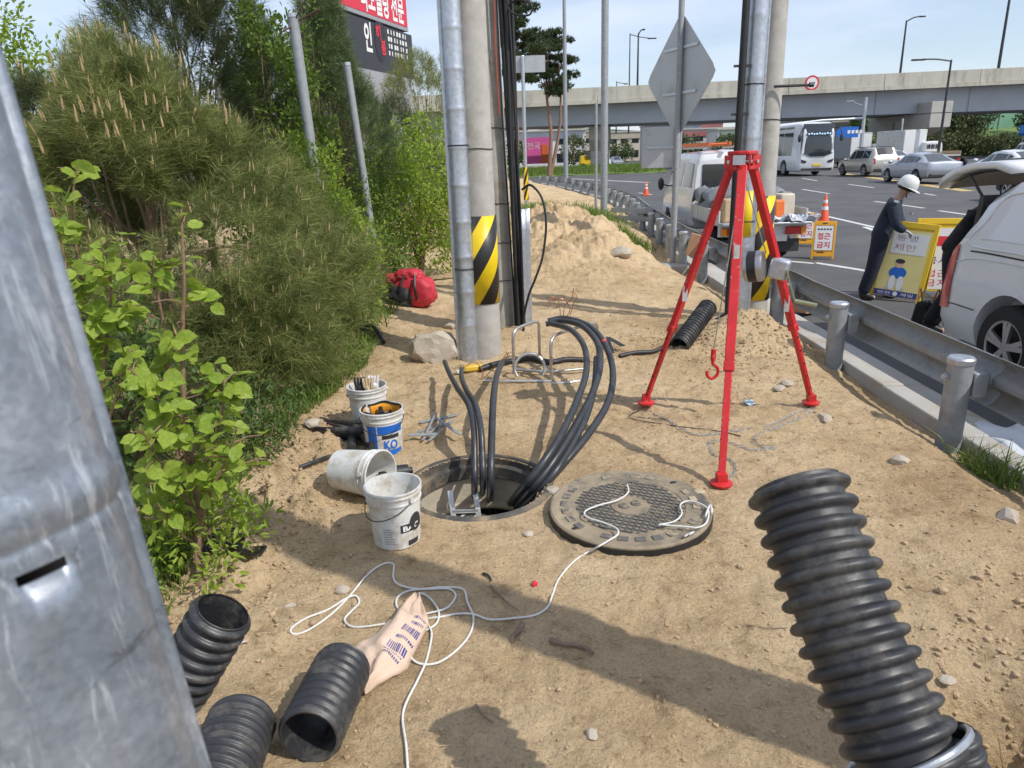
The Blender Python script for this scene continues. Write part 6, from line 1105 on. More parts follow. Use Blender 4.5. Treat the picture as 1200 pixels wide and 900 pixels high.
mt['signyellow'] = M('yellow_plastic_sign', (.78, .52, .02), rough=.45, var=.05, scale=4); mt['signorange'] = M('orange_plastic_sign', (.80, .38, .02), rough=.45, var=.05, scale=4); mt['paleyellow'] = M('pale_yellow_print', (.74, .64, .26), rough=.5, var=.05)
FACE = Matrix(((1, 0, 0, 0), (0, 0, -1, 0), (0, 1, 0, 0), (0, 0, 0, 1)))          # xy plane -> upright, facing -y
def a_sign(label, p, rz, w, h, frame, group, lean=13, tilt=0, kind='small'):
    t = thing('folding_sign', label, 'folding sign', (p[0], p[1], ZR+.004), group=group, rot=(0, rad(tilt), rad(rz))); parts = []
    for s_ in (-1, 1):
        pn = bpy.data.objects.new('sign_leaf', None); pn.empty_display_size = .1
        b = MB(); fw = w*.09
        b.box((-w/2+fw/2, 0, h/2), (fw, .03, h)); b.box((w/2-fw/2, 0, h/2), (fw, .03, h)); b.box((0, 0, h-.035), (w-2*fw, .03, .07)); b.box((0, 0, h*.13), (w-2*fw, .03, .07)); b.box((0, 0.004, h*.55), (w-2*fw, .012, h*.80)); fo = b.build('leaf_frame', mt[frame], t, bevel=.004)
        sp = h*math.sin(rad(lean)); fo.location = (0, s_*sp, 0); fo.rotation_euler = (s_*rad(lean), 0, 0 if s_ < 0 else math.pi)
        if s_ > 0: fo.rotation_euler = (-rad(lean)*-1, 0, math.pi); fo.rotation_euler = Euler((rad(-lean), 0, math.pi), 'XYZ')
        else: fo.rotation_euler = (rad(-lean), 0, 0)
        parts.append(fo)
    f = parts[0]; y = -.016
    def pan(x0, x1, z0, z1, m_, nm='print_panel', yy=0): b = MB(); b.box(((x0+x1)/2, y-yy, (z0+z1)/2), (x1-x0, .004, z1-z0)); return b.build(nm, mt[m_], f)
    def txt(s, width, x, z, m_, height=None, yy=.004): letters(s, width, f, mt[m_], Matrix.Translation((x, y-yy, z)) @ FACE, height=height, bold=.02 if kind == 'small' else .0)
    if kind == 'small':
        pan(-w*.39, w*.39, h*.24, h*.88, 'inkwhite'); txt('접근', w*.56, 0, h*.61, 'inkred', h*.17); txt('금지', w*.56, 0, h*.38, 'inkred', h*.17)
        for k in range(5): pan(-w*.3+w*.13*k, -w*.3+w*.13*k+w*.09, h*.77, h*.81, 'inkblack', 'small_print', .002)
        pan(-w*.25, w*.05, h*.17, h*.20, 'inkblack', 'small_print'); pan(-w*.1, w*.1, h*.93, h*.96, 'inkblack', 'handle_slot')
    elif kind == 'big':
        pan(-w*.41, w*.41, h*.05, h*.90, 'paleyellow'); pan(-w*.30, w*.36, h*.60, h*.86, 'inkwhite', 'white_panel', .002); txt('통행', w*.40, -.02, h*.80, 'inknavy', h*.075); txt('제한', w*.42, -.02, h*.68, 'inkred', h*.085)
        pan(-w*.41, w*.41, h*.055, h*.13, 'inknavy', 'band', .002); txt('안전', w*.24, -w*.22, h*.092, 'inkwhite', h*.04, .006); txt('제일', w*.24, w*.22, h*.092, 'inkwhite', h*.04, .006)
        b = MB(); b.disc((0, y-.006, h*.092), h*.028, 16, Matrix.Rotation(rad(90), 3, 'X')); b.build('badge', mt['inkwhite'], f)
        for nm, x, z, rx, rz_, m_ in (('figure_head', 0, .47, .045, .05, 'skin_print'), ('figure_hat', 0, .505, .055, .03, 'inkblack'), ('figure_jacket', .0, .36, .10, .075, 'inkblue'), ('figure_trousers', -.04, .23, .04, .09, 'inkwhite'), ('figure_trousers', .05, .23, .04, .09, 'inkwhite'), ('figure_shoe', -.06, .16, .045, .018, 'galv'), ('figure_shoe', .07, .16, .045, .018, 'galv')):
            b = MB(); b.add([Vector((x*1.0-.03+rx*math.cos(q), y-.0035-.0004*(z*10 % 3), h*z+rz_*math.sin(q))) for q in np.linspace(0, 2*math.pi, 19)[:-1]], [tuple(range(18))]); b.build(nm, mt[m_], f)
    else:
        pan(-w*.40, w*.40, h*.12, h*.88, 'inkwhite'); pan(-w*.40, w*.40, h*.66, h*.78, 'inkred', 'red_stripe', .002); txt('공사', w*.5, 0, h*.48, 'inknavy', h*.10); txt('접근', w*.45, 0, h*.32, 'inkred', h*.09); txt('금지', w*.45, 0, h*.20, 'inkred', h*.09)
    return t
mt['skin_print'] = M('skin_tone_print', (.68, .42, .30), rough=.5)
a_sign('small orange folding sign nearest the kerb, with large red lettering', g(963, 303, ZR), -24, .37, .66, 'signorange', 'small orange folding signs', 12)
a_sign('small orange folding sign half hidden behind the truck tail', g(943, 288, ZR), -20, .37, .66, 'signorange', 'small orange folding signs', 12)
sg = g(1050, 350, ZR); a_sign('large yellow folding sign held by the bent worker', (sg.x, sg.y), -38, .60, .98, 'signyellow', 'large folding signs behind the van', 11, 5, 'big')
sg = g(1094, 349, ZR); a_sign('large yellow and white folding sign right of the one the worker holds', (sg.x+.02, sg.y+.1), -20, .54, 1.0, 'signyellow', 'large folding signs behind the van', 10, 0, 'second')
# ================================================================ people
mt['skin'] = M('skin', (.50, .30, .21), rough=.55, var=.08, scale=9); mt['navy'] = M('navy_workwear', (.022, .030, .052), rough=.85, var=.25, scale=12, bump=.5, bscale=26); mt['navydark'] = M('dark_navy_trousers', (.014, .017, .030), rough=.9, var=.25, scale=10, bump=.5, bscale=22); mt['blackcloth'] = M('black_workwear', (.012, .012, .014), rough=.9, var=.25, scale=10, bump=.4, bscale=24); mt['boot'] = M('black_leather', (.018, .016, .015), rough=.5, var=.2); mt['hair'] = M('black_hair', (.012, .011, .010), rough=.6, var=.3)
mt['glovegrey'] = M('grey_white_glove', (.50, .50, .52), rough=.85, var=.1, scale=40); mt['helmet'] = M('white_safety_helmet', (.74, .75, .72), rough=.25, var=.02, coat=.5, rvar=.03)
def skin_mesh(name, chains, mat, parent, levels=2, root=0):
    V = []; E_ = []; R_ = []; ids = {}
    for ch in chains:
        prev = None
        for p, r in ch:
            k = tuple(round(q, 3) for q in p)
            if k not in ids: ids[k] = len(V); V.append(p); R_.append(r if isinstance(r, (tuple, list)) else (r, r))
            i = ids[k]
            if prev is not None and prev != i: E_.append((prev, i))
            prev = i
    me = bpy.data.meshes.new(name); me.from_pydata(V, E_, []); o = bpy.data.objects.new(name, me); COL.objects.link(o); o.parent = parent
    md = o.modifiers.new('skin', 'SKIN'); md.use_smooth_shade = True; sv = me.skin_vertices[0].data if me.skin_vertices else None
    if sv is None:
        bpy.context.view_layer.objects.active = o; bpy.ops.mesh.customdata_skin_add(); sv = me.skin_vertices[0].data
    for i, r in enumerate(R_): sv[i].radius = r
    sv[root].use_root = True; s_ = o.modifiers.new('sub', 'SUBSURF'); s_.levels = levels; s_.render_levels = levels; me.materials.append(mat)
    bpy.context.view_layer.update(); m2 = bpy.data.meshes.new_from_object(o.evaluated_get(bpy.context.evaluated_depsgraph_get())); o.modifiers.clear(); o.data = m2; m2.materials.clear(); m2.materials.append(mat); return o
def lp(a, c, f_): return tuple(a[i]*(1-f_)+c[i]*f_ for i in range(3))
def person(label, loc, rz, J, cloth_top, cloth_low, helmet=True, glove='glovegrey', headdir=(1, 0, -.3), group=None):
    t = thing('person', label, 'person', loc, rz=rad(rz)); pel, ch, nk, hd_ = J['pelvis'], J['chest'], J['neck'], J['head']
    fingers = []
    body = [[(pel, (.125, .10)), (lp(pel, ch, .5), (.12, .10)), (ch, (.15, .11)), (nk, .056), (lp(nk, hd_, .45), .058), (hd_, (.082, .098)), (tuple(np.array(hd_)+np.array((0, 0, .07))), (.068, .08))]]
    for s_ in ('l', 'r'):
        sh, el, wr, hp, kn, an, toe = J['sh_'+s_], J['el_'+s_], J['wr_'+s_], J['hip_'+s_], J['kn_'+s_], J['an_'+s_], J['toe_'+s_]
        body.append([(ch, (.15, .11)), (sh, .066), (lp(sh, el, .5), .052), (el, .043), (lp(el, wr, .4), .042), (wr, .028)]); body.append([(pel, (.125, .10)), (hp, .095), (lp(hp, kn, .5), .082), (kn, .062), (lp(kn, an, .35), .062), (an, .04), (toe, .034)])
    bo = skin_mesh('body', body, mt['skin'], t)
    # jacket, trousers
    g_ = .016; jk = [[(lp(pel, ch, -.22), (.175, .15)), (lp(pel, ch, .15), (.168, .145)), (lp(pel, ch, .5), (.16, .135)), (ch, (.182, .14)), (lp(ch, nk, .75), .078)]]; tr = [[(lp(pel, ch, .4), (.125, .108)), (pel, (.148, .128))]]
    for s_ in ('l', 'r'):
        sh, el, wr, hp, kn, an = J['sh_'+s_], J['el_'+s_], J['wr_'+s_], J['hip_'+s_], J['kn_'+s_], J['an_'+s_]
        jk.append([(ch, (.182, .14)), (sh, .094), (lp(sh, el, .5), .082), (el, .072), (lp(el, wr, .5), .066), (lp(el, wr, .98), .056)]); tr.append([(pel, (.148, .128)), (hp, .125), (lp(hp, kn, .5), .115), (kn, .098), (lp(kn, an, .5), .095), (lp(kn, an, 1.0), .088)])
    skin_mesh('jacket', jk, mt[cloth_top], t); skin_mesh('trousers', tr, mt[cloth_low], t)
    for s_ in ('l', 'r'):
        an, toe, wr, el = J['an_'+s_], J['toe_'+s_], J['wr_'+s_], J['el_'+s_]; heel = (an[0]-(toe[0]-an[0])*.3, an[1]-(toe[1]-an[1])*.3, .045); skin_mesh('boot', [[((an[0], an[1], an[2]+.10), .056), ((an[0], an[1], .055), .052), (lp((an[0], an[1], .05), toe, .55), (.052, .045)), ((toe[0], toe[1], .04), (.046, .038))], [((an[0], an[1], .055), .052), (heel, .045)]], mt['boot'], t, 2)
        d = np.array(wr)-np.array(el); d /= np.linalg.norm(d); hv = np.array(J.get('hand_'+s_, tuple(d))); hv = hv/np.linalg.norm(hv); sd = np.cross(hv, (0, 0, 1)); sd = sd/max(1e-6, np.linalg.norm(sd)); dn = np.cross(sd, hv); dn = dn if dn[2] < 0 else -dn; w0 = np.array(wr); pm = w0+hv*.055; chs = [[(tuple(w0), (.028, .024)), (tuple(pm), (.036, .018))]]
        for k, ln in enumerate((.066, .076, .072, .056)):
            kb = pm+hv*.028+sd*(.027-.018*k); chs.append([(tuple(pm), (.036, .018)), (tuple(kb), .0098), (tuple(kb+hv*ln*.45+dn*.012), .009), (tuple(kb+hv*ln*.65+dn*(.012+ln*.35)), .0085), (tuple(kb+hv*ln*.55+dn*(.014+ln*.7)), .0075)])
        th = w0+hv*.03+sd*.033; chs.append([(tuple(pm), (.036, .018)), (tuple(th), .0105), (tuple(th+hv*.03+sd*.016+dn*.012), .0095), (tuple(th+hv*.05+sd*.008+dn*.03), .008)]); skin_mesh('glove', chs, mt[glove], t, 1)
    # head: nose, ears, eyes, mouth, hair, helmet
    hd = Vector(hd_); fd = Vector(headdir).normalized(); up_ = (Vector((0, 0, 1))-fd*fd.z).normalized(); sd_ = fd.cross(up_); Mh = Matrix((fd, -sd_, up_)).transposed()
    q = lambda x, y, z: hd+Mh @ Vector((x, y, z))
    b = MB(); b.ell(q(.104, 0, .005), (.018, .014, .024), 8, 10); b.build('nose', mt['skin'], bo)
    for s_ in (-1, 1):
        b = MB(); b.ell(q(.0, s_*.084, .01), (.022, .012, .034), 8, 10); b.build('ear', mt['skin'], bo); b = MB(); b.ell(q(.090, s_*.033, .032), (.010, .014, .008), 6, 8); b.build('eye', mt['hair'], bo)
    b = MB(); b.ell(q(.092, 0, -.045), (.010, .026, .006), 6, 8); b.build('mouth', M('lips_%d' % len(bpy.data.materials), (.38, .17, .14), rough=.5), bo)
    M4_ = Matrix.Translation(hd) @ Mh.to_4x4(); b = MB(); b.lathe([(.100, -.01), (.108, .04), (.10, .09), (.07, .13), (0, .145)], 24, M4_ @ Matrix.Translation((-.015, 0, .0))); b.build('hair', mt['hair'], t)
    if helmet:
        b = MB(); b.lathe([(.128, .030), (.131, .05), (.126, .10), (.105, .15), (.065, .182), (0, .195)], 32, M4_ @ Matrix.Translation((-.005, 0, .0))); h_ = b.build('helmet', mt['helmet'], t, smooth=60, solid=.005)
        P = [[M4_ @ Vector((-.005+r*math.cos(a)*(1.06), r*math.sin(a), .032-.012*max(0, math.cos(a))*(r-.126)*30)) for r in np.linspace(.124, .136+.045*max(0, math.cos(a))**1.5, 4)] for a in np.linspace(0, 2*math.pi, 41)[:-1]]; b = MB(); b.grid(P, cu=True); b.build('brim', mt['helmet'], h_, smooth=60, solid=.004)
        b = MB(); b.tube(spline([q(-.005, .118, .05), q(.03, .10, -.03), q(.055, .05, -.088), q(.058, 0, -.10), q(.055, -.05, -.088), q(.03, -.10, -.03), q(-.005, -.118, .05)], 5), .005, 6); b.build('chin_strap', mt['bumper'], h_)
        b = MB(); b.ell(q(-.03, .105, .115), (.02, .006, .016)); b.ell(q(.02, -.104, .12), (.02, .006, .016)); b.build('badge', mt['galv_dull'], h_)
    return t
J = dict(pelvis=(.17, 0, .90), chest=(.30, 0, 1.27), neck=(.40, 0, 1.43), head=(.49, -.02, 1.535), sh_l=(.33, .19, 1.35), sh_r=(.31, -.19, 1.33), el_l=(.45, .22, 1.10), el_r=(.40, -.25, 1.06), wr_l=(.60, .14, .99), wr_r=(.56, -.16, .99), hip_l=(.17, .09, .85), hip_r=(.17, -.09, .85), kn_l=(.14, .12, .47), kn_r=(.10, -.10, .46), an_l=(.26, .14, .08), an_r=(-.02, -.10, .08), toe_l=(.43, .13, .035), toe_r=(.15, -.12, .035))
J = {k: (v[0]*.74, v[1], v[2]) if k[:2] not in ('an', 'to') else v for k, v in J.items()}
pw = g(1012, 350, ZR); PW = person('worker in white helmet and navy overalls bending over the yellow sign', (pw.x, pw.y, ZR+.004), -27, J, 'navy', 'navydark', headdir=(1, -.12, -.42)); PW.scale = (.89, .89, .89)
for nm, loc, size, r_ in (('shoulder_patch', (.26, -.26, 1.39), (.06, .012, .03), (0, .3, .3)), ('chest_tag', (.46, -.13, 1.22), (.012, .07, .022), (0, .35, .5))):
    b = MB(); b.box(loc, size, r_); b.build(nm, mt['glovegrey'], PW)
J2 = dict(pelvis=(.0, 0, .84), chest=(.16, .0, 1.16), neck=(.30, .0, 1.26), head=(.41, .0, 1.30), sh_l=(.22, .18, 1.22), sh_r=(.2, -.18, 1.22), el_l=(.34, .26, .98), el_r=(.0, -.38, 1.16), wr_l=(.5, .2, .85), wr_r=(.22, -.28, 1.0), hip_l=(.0, .09, .80), hip_r=(.0, -.09, .80), kn_l=(.14, .12, .45), kn_r=(.02, -.12, .44), an_l=(.05, .14, .08), an_r=(-.16, -.15, .08), toe_l=(.22, .14, .035), toe_r=(.0, -.17, .035))
person('person in black working behind the raised tailgate, mostly hidden by the van', (4.55, 7.25, ZR+.004), -25, J2, 'blackcloth', 'blackcloth', helmet=False, glove='boot', headdir=(1, 0, -.5))
pb = g(1083, 383, ZR); t = thing('tool_bag', 'small black tool bag with cords on the road beside the van', 'bag', (pb.x, pb.y, ZR+.004), rz=.3); b = MB(); b.box((0, 0, .14), (.26, .2, .28), top=(.8, .7)); b.build('body', mt['blackcloth'], t, bevel=.04)
for k in range(5): b = MB(); a = k*1.3; b.tube(spline([(.05*math.cos(a), .05*math.sin(a), .26), (.1*math.cos(a), .08*math.sin(a), .36+.03*k % .07), (.14*math.cos(a+.5), .1*math.sin(a+.5), .28)], 5), .007, 5); b.build('cord', mt['glovegrey'] if k % 2 else mt['copper'], t)
# ================================================================ sign post, far poles
def pole(label, p, r, H, m='galv_dull', name='steel_post', cat='post', group=None, cap=True):
    t = thing(name, label, cat, (p[0], p[1], p[2]), group=group); b = MB(); b.tube([(0, 0, -.3), (0, 0, H)], [r, r*.92], 14); b.build('shaft', mt[m], t); b = MB(); b.lathe([(r*1.05, 0), (r*.8, r*.5), (0, r*.6)], 14, Matrix.Translation((0, 0, H))); b.build('cap', mt[m], t); return t
mt['signback'] = M('bare_aluminium_sign_back', (.46, .48, .50), rough=.5, metal=.4, var=.06, scale=3, dirt=(.36, .36, .35), dirtscale=2)
sp = Vector((2.72, 11.75, sz(2.72, 11.75))); t = pole('grey sign post carrying a diamond sign seen from behind', sp, .05, 3.9-sp.z, name='sign_post', cat='sign post')
R_ = Matrix.Rotation(rad(-68), 4, 'Z'); b = MB(); s2 = .87; b.prism([(-.10, s2-.06), (0, s2), (.10, s2-.06), (s2-.06, .1), (s2, 0), (s2-.06, -.1), (.1, -s2+.06), (0, -s2), (-.1, -s2+.06), (-s2+.06, -.1), (-s2, 0), (-s2+.06, .1)], .012, Matrix.Translation((.03, .075, 2.75-sp.z)) @ R_ @ Matrix.Rotation(rad(90), 4, 'X')); sb = b.build('diamond_sign', mt['signback'], t, bevel=.004)
for dz in (-.32, .32): b = MB(); b.box((.02, .045, 2.83-sp.z+dz), (.85, .03, .04), R_.to_3x3()); b.build('stiffener', mt['galv'], sb)
b = MB(); b.box((-.22, .08, 1.72-sp.z), (.62, .012, .62), (0, 0, rad(-12))); s2o = b.build('square_sign', mt['signback'], t, bevel=.01); b = MB(); b.box((-.2, .06, 1.72-sp.z), (.5, .02, .035), (0, 0, rad(-12))); b.build('stiffener', mt['galv'], s2o)
t = thing('sign_foundation', 'sloping concrete foundation block at the foot of the sign post', 'foundation', (2.66, 11.6, sz(2.66, 11.6)-.1)); b = MB(); b.box((0, 0, .14), (.52, .62, .40), top=(.9, .9)); b.build('block', mt['concrete_old'], t, bevel=.02)
pole('tall grey lamp column rising beside the guardrail bend', (2.5, 18.6, -.1), .09, 9.5, name='lamp_column', cat='lamp post')
pole('thin grey post just left of the tall lamp column', (2.42, 19.6, -.1), .04, 3.0)
wt = pole('slim pale post with hazard-striped foot beyond the sand heap', (.63, 22.3, .2), .055, 4.2, 'galv'); b = MB(); b.tube([(0, 0, .2), (0, 0, 1.15)], .075, 16, caps=False); b.build('hazard_band', mt['stripe'], wt)
b = MB(); b.box((.1, .06, 4.0), (1.1, .012, .45)); b.build('small_sign', mt['signback'], wt)
for y_, k in ((17.6, 0), (17.6, 1)):
    pass
t = thing('rail_stub', 'short pair of steel rails joining the guardrail to the lamp column', 'guardrail', (2.55, 17.6, 0))
for z in (.18, .36): b = MB(); b.bar((0, 0, z), (.85, -.9, z), .05, .11); b.build('rail_bar', mt['galv_dull'], t)
# ================================================================ overpass
YO = 80; ov_ = thing('overpass', 'long concrete and steel road overpass crossing the background', 'overpass', (30, YO, ZR)); ob = (30, YO, ZR)
mt['parapet'] = M('parapet_concrete', (.44, .41, .34), rough=.85, c2=(.54, .51, .43), scale=.8, dirt=(.28, .26, .22), dirtscale=1.2, stretch=(1, 1, .25), dirtlo=.5, dirthi=.72); mt['girder'] = M('grey_painted_girder', (.36, .38, .41), rough=.6, c2=(.42, .44, .47), scale=.5); mt['pier'] = M('pier_concrete', (.42, .40, .36), rough=.9, c2=(.50, .48, .43), scale=.6)
zt = lambda x: 8.2+.0115*x; zb = lambda x: 4.72-.0005*x
X0, X1 = -60, 110; step = 10
for x in range(X0, X1, step):
    xa, xb = x+.03, x+step-.03
    def slab(nm, y0, y1, za, zb_, m_, par=ov_):
        b = MB(); b.add([(xa, y0, za(xa)), (xb, y0, za(xb)), (xb, y1, za(xb)), (xa, y1, za(xa)), (xa, y0, zb_(xa)), (xb, y0, zb_(xb)), (xb, y1, zb_(xb)), (xa, y1, zb_(xa))], [(0, 3, 2, 1), (4, 5, 6, 7), (0, 1, 5, 4), (1, 2, 6, 5), (2, 3, 7, 6), (3, 0, 4, 7)]); return b.build(nm, mt[m_], par, smooth=0, origin=ob)
    slab('parapet_panel', YO-.15, YO+.15, lambda q: zt(q)-1.25, zt, 'parapet'); slab('parapet_panel', YO+12.4, YO+12.7, lambda q: zt(q)-1.25, zt, 'parapet')
    slab('deck_edge', YO-.30, YO+.2, lambda q: zt(q)-1.62, lambda q: zt(q)-1.27, 'parapet'); slab('deck_slab', YO+.2, YO+12.4, lambda q: zt(q)-1.6, lambda q: zt(q)-1.3, 'pier')
    slab('girder_panel', YO+1.1, YO+1.25, zb, lambda q: zt(q)-1.62, 'girder'); slab('girder_panel', YO+10.2, YO+10.35, zb, lambda q: zt(q)-1.62, 'girder')
    slab('soffit_panel', YO+1.25, YO+10.2, lambda q: zb(q)+.02, lambda q: zb(q)+.2, 'girder')
    b = MB(); b.box((x, YO+1.05, (zb(x)+zt(x)-1.7)/2), (.18, .14, zt(x)-1.7-zb(x))); b.build('web_stiffener', mt['girder'], ov_, origin=ob)
b = MB(); b.disc((32.4, YO-.17, 8.0), .75, 24, Matrix.Rotation(rad(90), 3, 'X')); s_ = b.build('weight_limit_sign', mt['inkred'], ov_, origin=ob); b = MB(); b.disc((32.4, YO-.19, 8.0), .56, 24, Matrix.Rotation(rad(90), 3, 'X')); b.build('sign_face', mt['inkwhite'], s_, origin=ob); b = MB(); b.box((32.4, YO-.2, 8.0), (.6, .01, .14)); b.build('sign_mark', mt['inkblack'], s_, origin=ob)
def pier(label, x, y, w, col_w):
    t = thing('overpass_pier', label, 'pier', (x, y, ZR), group='hammerhead piers of the overpass'); h = 4.95-.05
    b = MB(); b.prism([(-w, h), (w, h), (w, h-1.5), (col_w, h-2.6), (-col_w, h-2.6), (-w, h-1.5)], 2.2, Matrix.Rotation(rad(90), 4, 'X') @ Matrix.Translation((0, 0, -1.1))); b.build('crosshead', mt['pier'], t, bevel=.04, smooth=0); b = MB(); b.box((0, 0, (h-2.6)/2), (col_w*2, 2.0, h-2.6)); b.build('column', mt['pier'], t, bevel=.1, smooth=0); return t
p1 = pier('concrete hammerhead pier right of the blue direction sign', 45.6, 85.0, 6.6, 1.5); p1.rotation_euler = (0, 0, rad(90)); p2 = pier('darker concrete pier behind the blue direction sign', 42.5, 101, 6.2, 1.5); p2.rotation_euler = (0, 0, rad(90))
b = MB(); b.box((-5.3, 0, 5.35), (2.6, 2.2, 1.2)); b.build('bearing_nib', mt['pier'], p1, bevel=.04, smooth=0)
p3 = pier('pale concrete pier seen between the pine trunks and lamp pole', 11.0, 85.5, 2.6, 1.5); p3.rotation_euler = (0, 0, rad(80))
# street lamps
def street_lamp(label, x, y, z, H, arm, r=.10, group='street lamps around the overpass', m='darkmetal', armz=.35):
    t = thing('street_lamp', label, 'street lamp', (x, y, z), group=group); b = MB(); b.tube([(0, 0, 0), (0, 0, H)], [r, r*.6], 10); b.build('column', mt[m], t)
    if arm: b = MB(); b.tube(spline([(0, 0, H-.1), (arm*.5, 0, H+armz*.7), (arm, 0, H+armz)], 4), r*.5, 8); b.build('arm', mt[m], t); b = MB(); b.box((arm*1.12, 0, H+armz-.03), (abs(arm)*.45, .3, .12)); b.build('lantern', mt['darkmetal'], t, bevel=.03)
    return t
q = atY(1058, 84, 79.9); street_lamp('street lamp on the overpass right of the weight limit sign', q.x, YO+.4, zt(q.x)-1.2, 6.2, 1.4, .13)
q = atY(1173, 84, 79.9); street_lamp('tall lamp column on the overpass near the right edge', q.x, YO+.4, zt(q.x)-1.2, 11.5, 1.6, .16)
q = atY(748, 100, 79.9); street_lamp('street lamp on the overpass left of the diamond sign', q.x, YO+.4, zt(q.x)-1.2, 6.2, .5, .12)
q = atY(757, 100, 84); street_lamp('thin catenary mast behind the overpass left of the diamond sign', q.x, 95, 4, 11.5, 2.4, .1, armz=-.6); q = atY(737, 100, 84); street_lamp('short mast poking above the overpass parapet', q.x, 93, 4, 6.0, 1.0, .08, armz=-.3)
q = atY(1100, 175, 60); street_lamp('street lamp with long arm reaching left, in front of the overpass', q.x, 60, ZR, 8.0, -2.3, .12, armz=.1)
q = atY(663, 190, 62); street_lamp('thick bare lamp column right of the two tall pines', q.x, 62, ZR, 16, 0, .20, m='galv_dull')
# signal mast with blue arrow sign
q = atY(1008, 180, 62); t = thing('signal_mast', 'traffic signal mast with long arm and blue arrow sign', 'traffic signal', (q.x, 62, ZR)); b = MB(); b.tube([(0, 0, 0), (0, 0, 5.6)], [.17, .12], 12); b.build('column', mt['galv'], t)
b = MB(); b.tube([(0, 0, 4.0), (-3.5, 0, 3.95), (-10.5, 0, 3.4)], [.10, .08, .05], 8); am = b.build('arm', mt['galv'], t); b = MB(); b.tube([(0, 0, 4.9), (-1.2, 0, 5.3)], .04, 6); b.box((-1.3, 0, 5.35), (.7, .25, .1)); b.build('camera_arm', mt['galv_dull'], t)
for k, x in enumerate((-9.3, -6.2, -4.4)):
    b = MB(); b.box((x, -.05, 3.35+.0*k), (1.25, .25, .4)); h_ = b.build('signal_head', mt['bumper'], am)
    for j in range(3):
        b = MB(); b.lathe([(.14, 0), (.12, .05), (0, .06)], 14, Matrix.Translation((x-.38+.38*j, -.17, 3.35)) @ Matrix.Rotation(rad(90), 4, 'X'))
        if j == 0:
            em = bpy.data.materials.get('red_signal')
            if em is None: em = M('red_signal', (.7, .02, .02), rough=.3); em.node_tree.nodes['Principled BSDF'].inputs['Emission Color'].default_value = (1, .05, .05, 1); em.node_tree.nodes['Principled BSDF'].inputs['Emission Strength'].default_value = 1.2
        b.build('signal_lens', em if j == 0 else mt['glass'], h_)
b = MB(); b.prism([(-1.45, 0), (-1.1, .42), (.45, .42), (.45, -.42), (-1.1, -.42)], .04, Matrix.Translation((-.9, -.2, 2.95)) @ Matrix.Rotation(rad(90), 4, 'X')); bs = b.build('blue_arrow_sign', mt['inkblue'], t); b = MB()
for k in range(4): b = MB(); b.box((-1.25+.33*k, -.255, 2.97), (.22, .01, .26)); b.build('sign_character', mt['inkwhite'], bs)
b = MB(); b.box((-.35, -.1, 2.95), (1.0, .05, .06)); b.build('sign_bracket', mt['galv'], t)
q = atY(1053, 180, 66); t = thing('pedestrian_signal', 'slim post with a dark signal head in front of the pier', 'traffic signal', (q.x, 66, ZR)); b = MB(); b.tube([(0, 0, 0), (0, 0, 4.0)], .09, 8); b.build('column', mt['galv'], t); b = MB(); b.box((-.5, 0, 3.1), (.5, .4, 1.1)); b.build('signal_head', mt['bumper'], t)
# ================================================================ far side: lawn, tall pines, shops, bank
mt['lawn'] = M('far_grass', (.09, .15, .03), rough=.95, c2=(.15, .22, .05), scale=.8, bump=.6, bscale=6)
b = MB(); P = [[Vector((x, y, -.25+.5*math.sin(math.pi*j/6)+.08*math.sin(x*1.3+j))) for j, y in enumerate(np.linspace(72.5, 79, 7))] for x in np.linspace(-40, 16, 40)]; b.grid(P); tag(b.build('verge', mt['lawn']), kind='structure')
def far_grass():
    rs = np.random.RandomState(90); n = 9000; x = rs.uniform(-6, 16, n); y = rs.uniform(72.8, 78.5, n); z = -.3+.5*np.sin(np.pi*(y-72.5)/6.5); P = np.column_stack([x, y, z]); D = np.column_stack([rs.normal(size=(n, 2))*.4, np.ones(n)]); L_ = rs.uniform(.2, .7, n)[:, None]; sd = np.column_stack([np.ones(n), np.zeros((n, 2))])*.035
    V = np.stack([P-sd, P+sd, P+D*L_], 1).reshape(-1, 3); o = link(bpy.data.objects.new('far_grass', np_mesh('far_grass', V, np.arange(n*3).reshape(-1, 3), mt['grassblade']))); tag(o, 'long grass on the far verge under the tall pines', 'grass', kind='stuff')
far_grass()
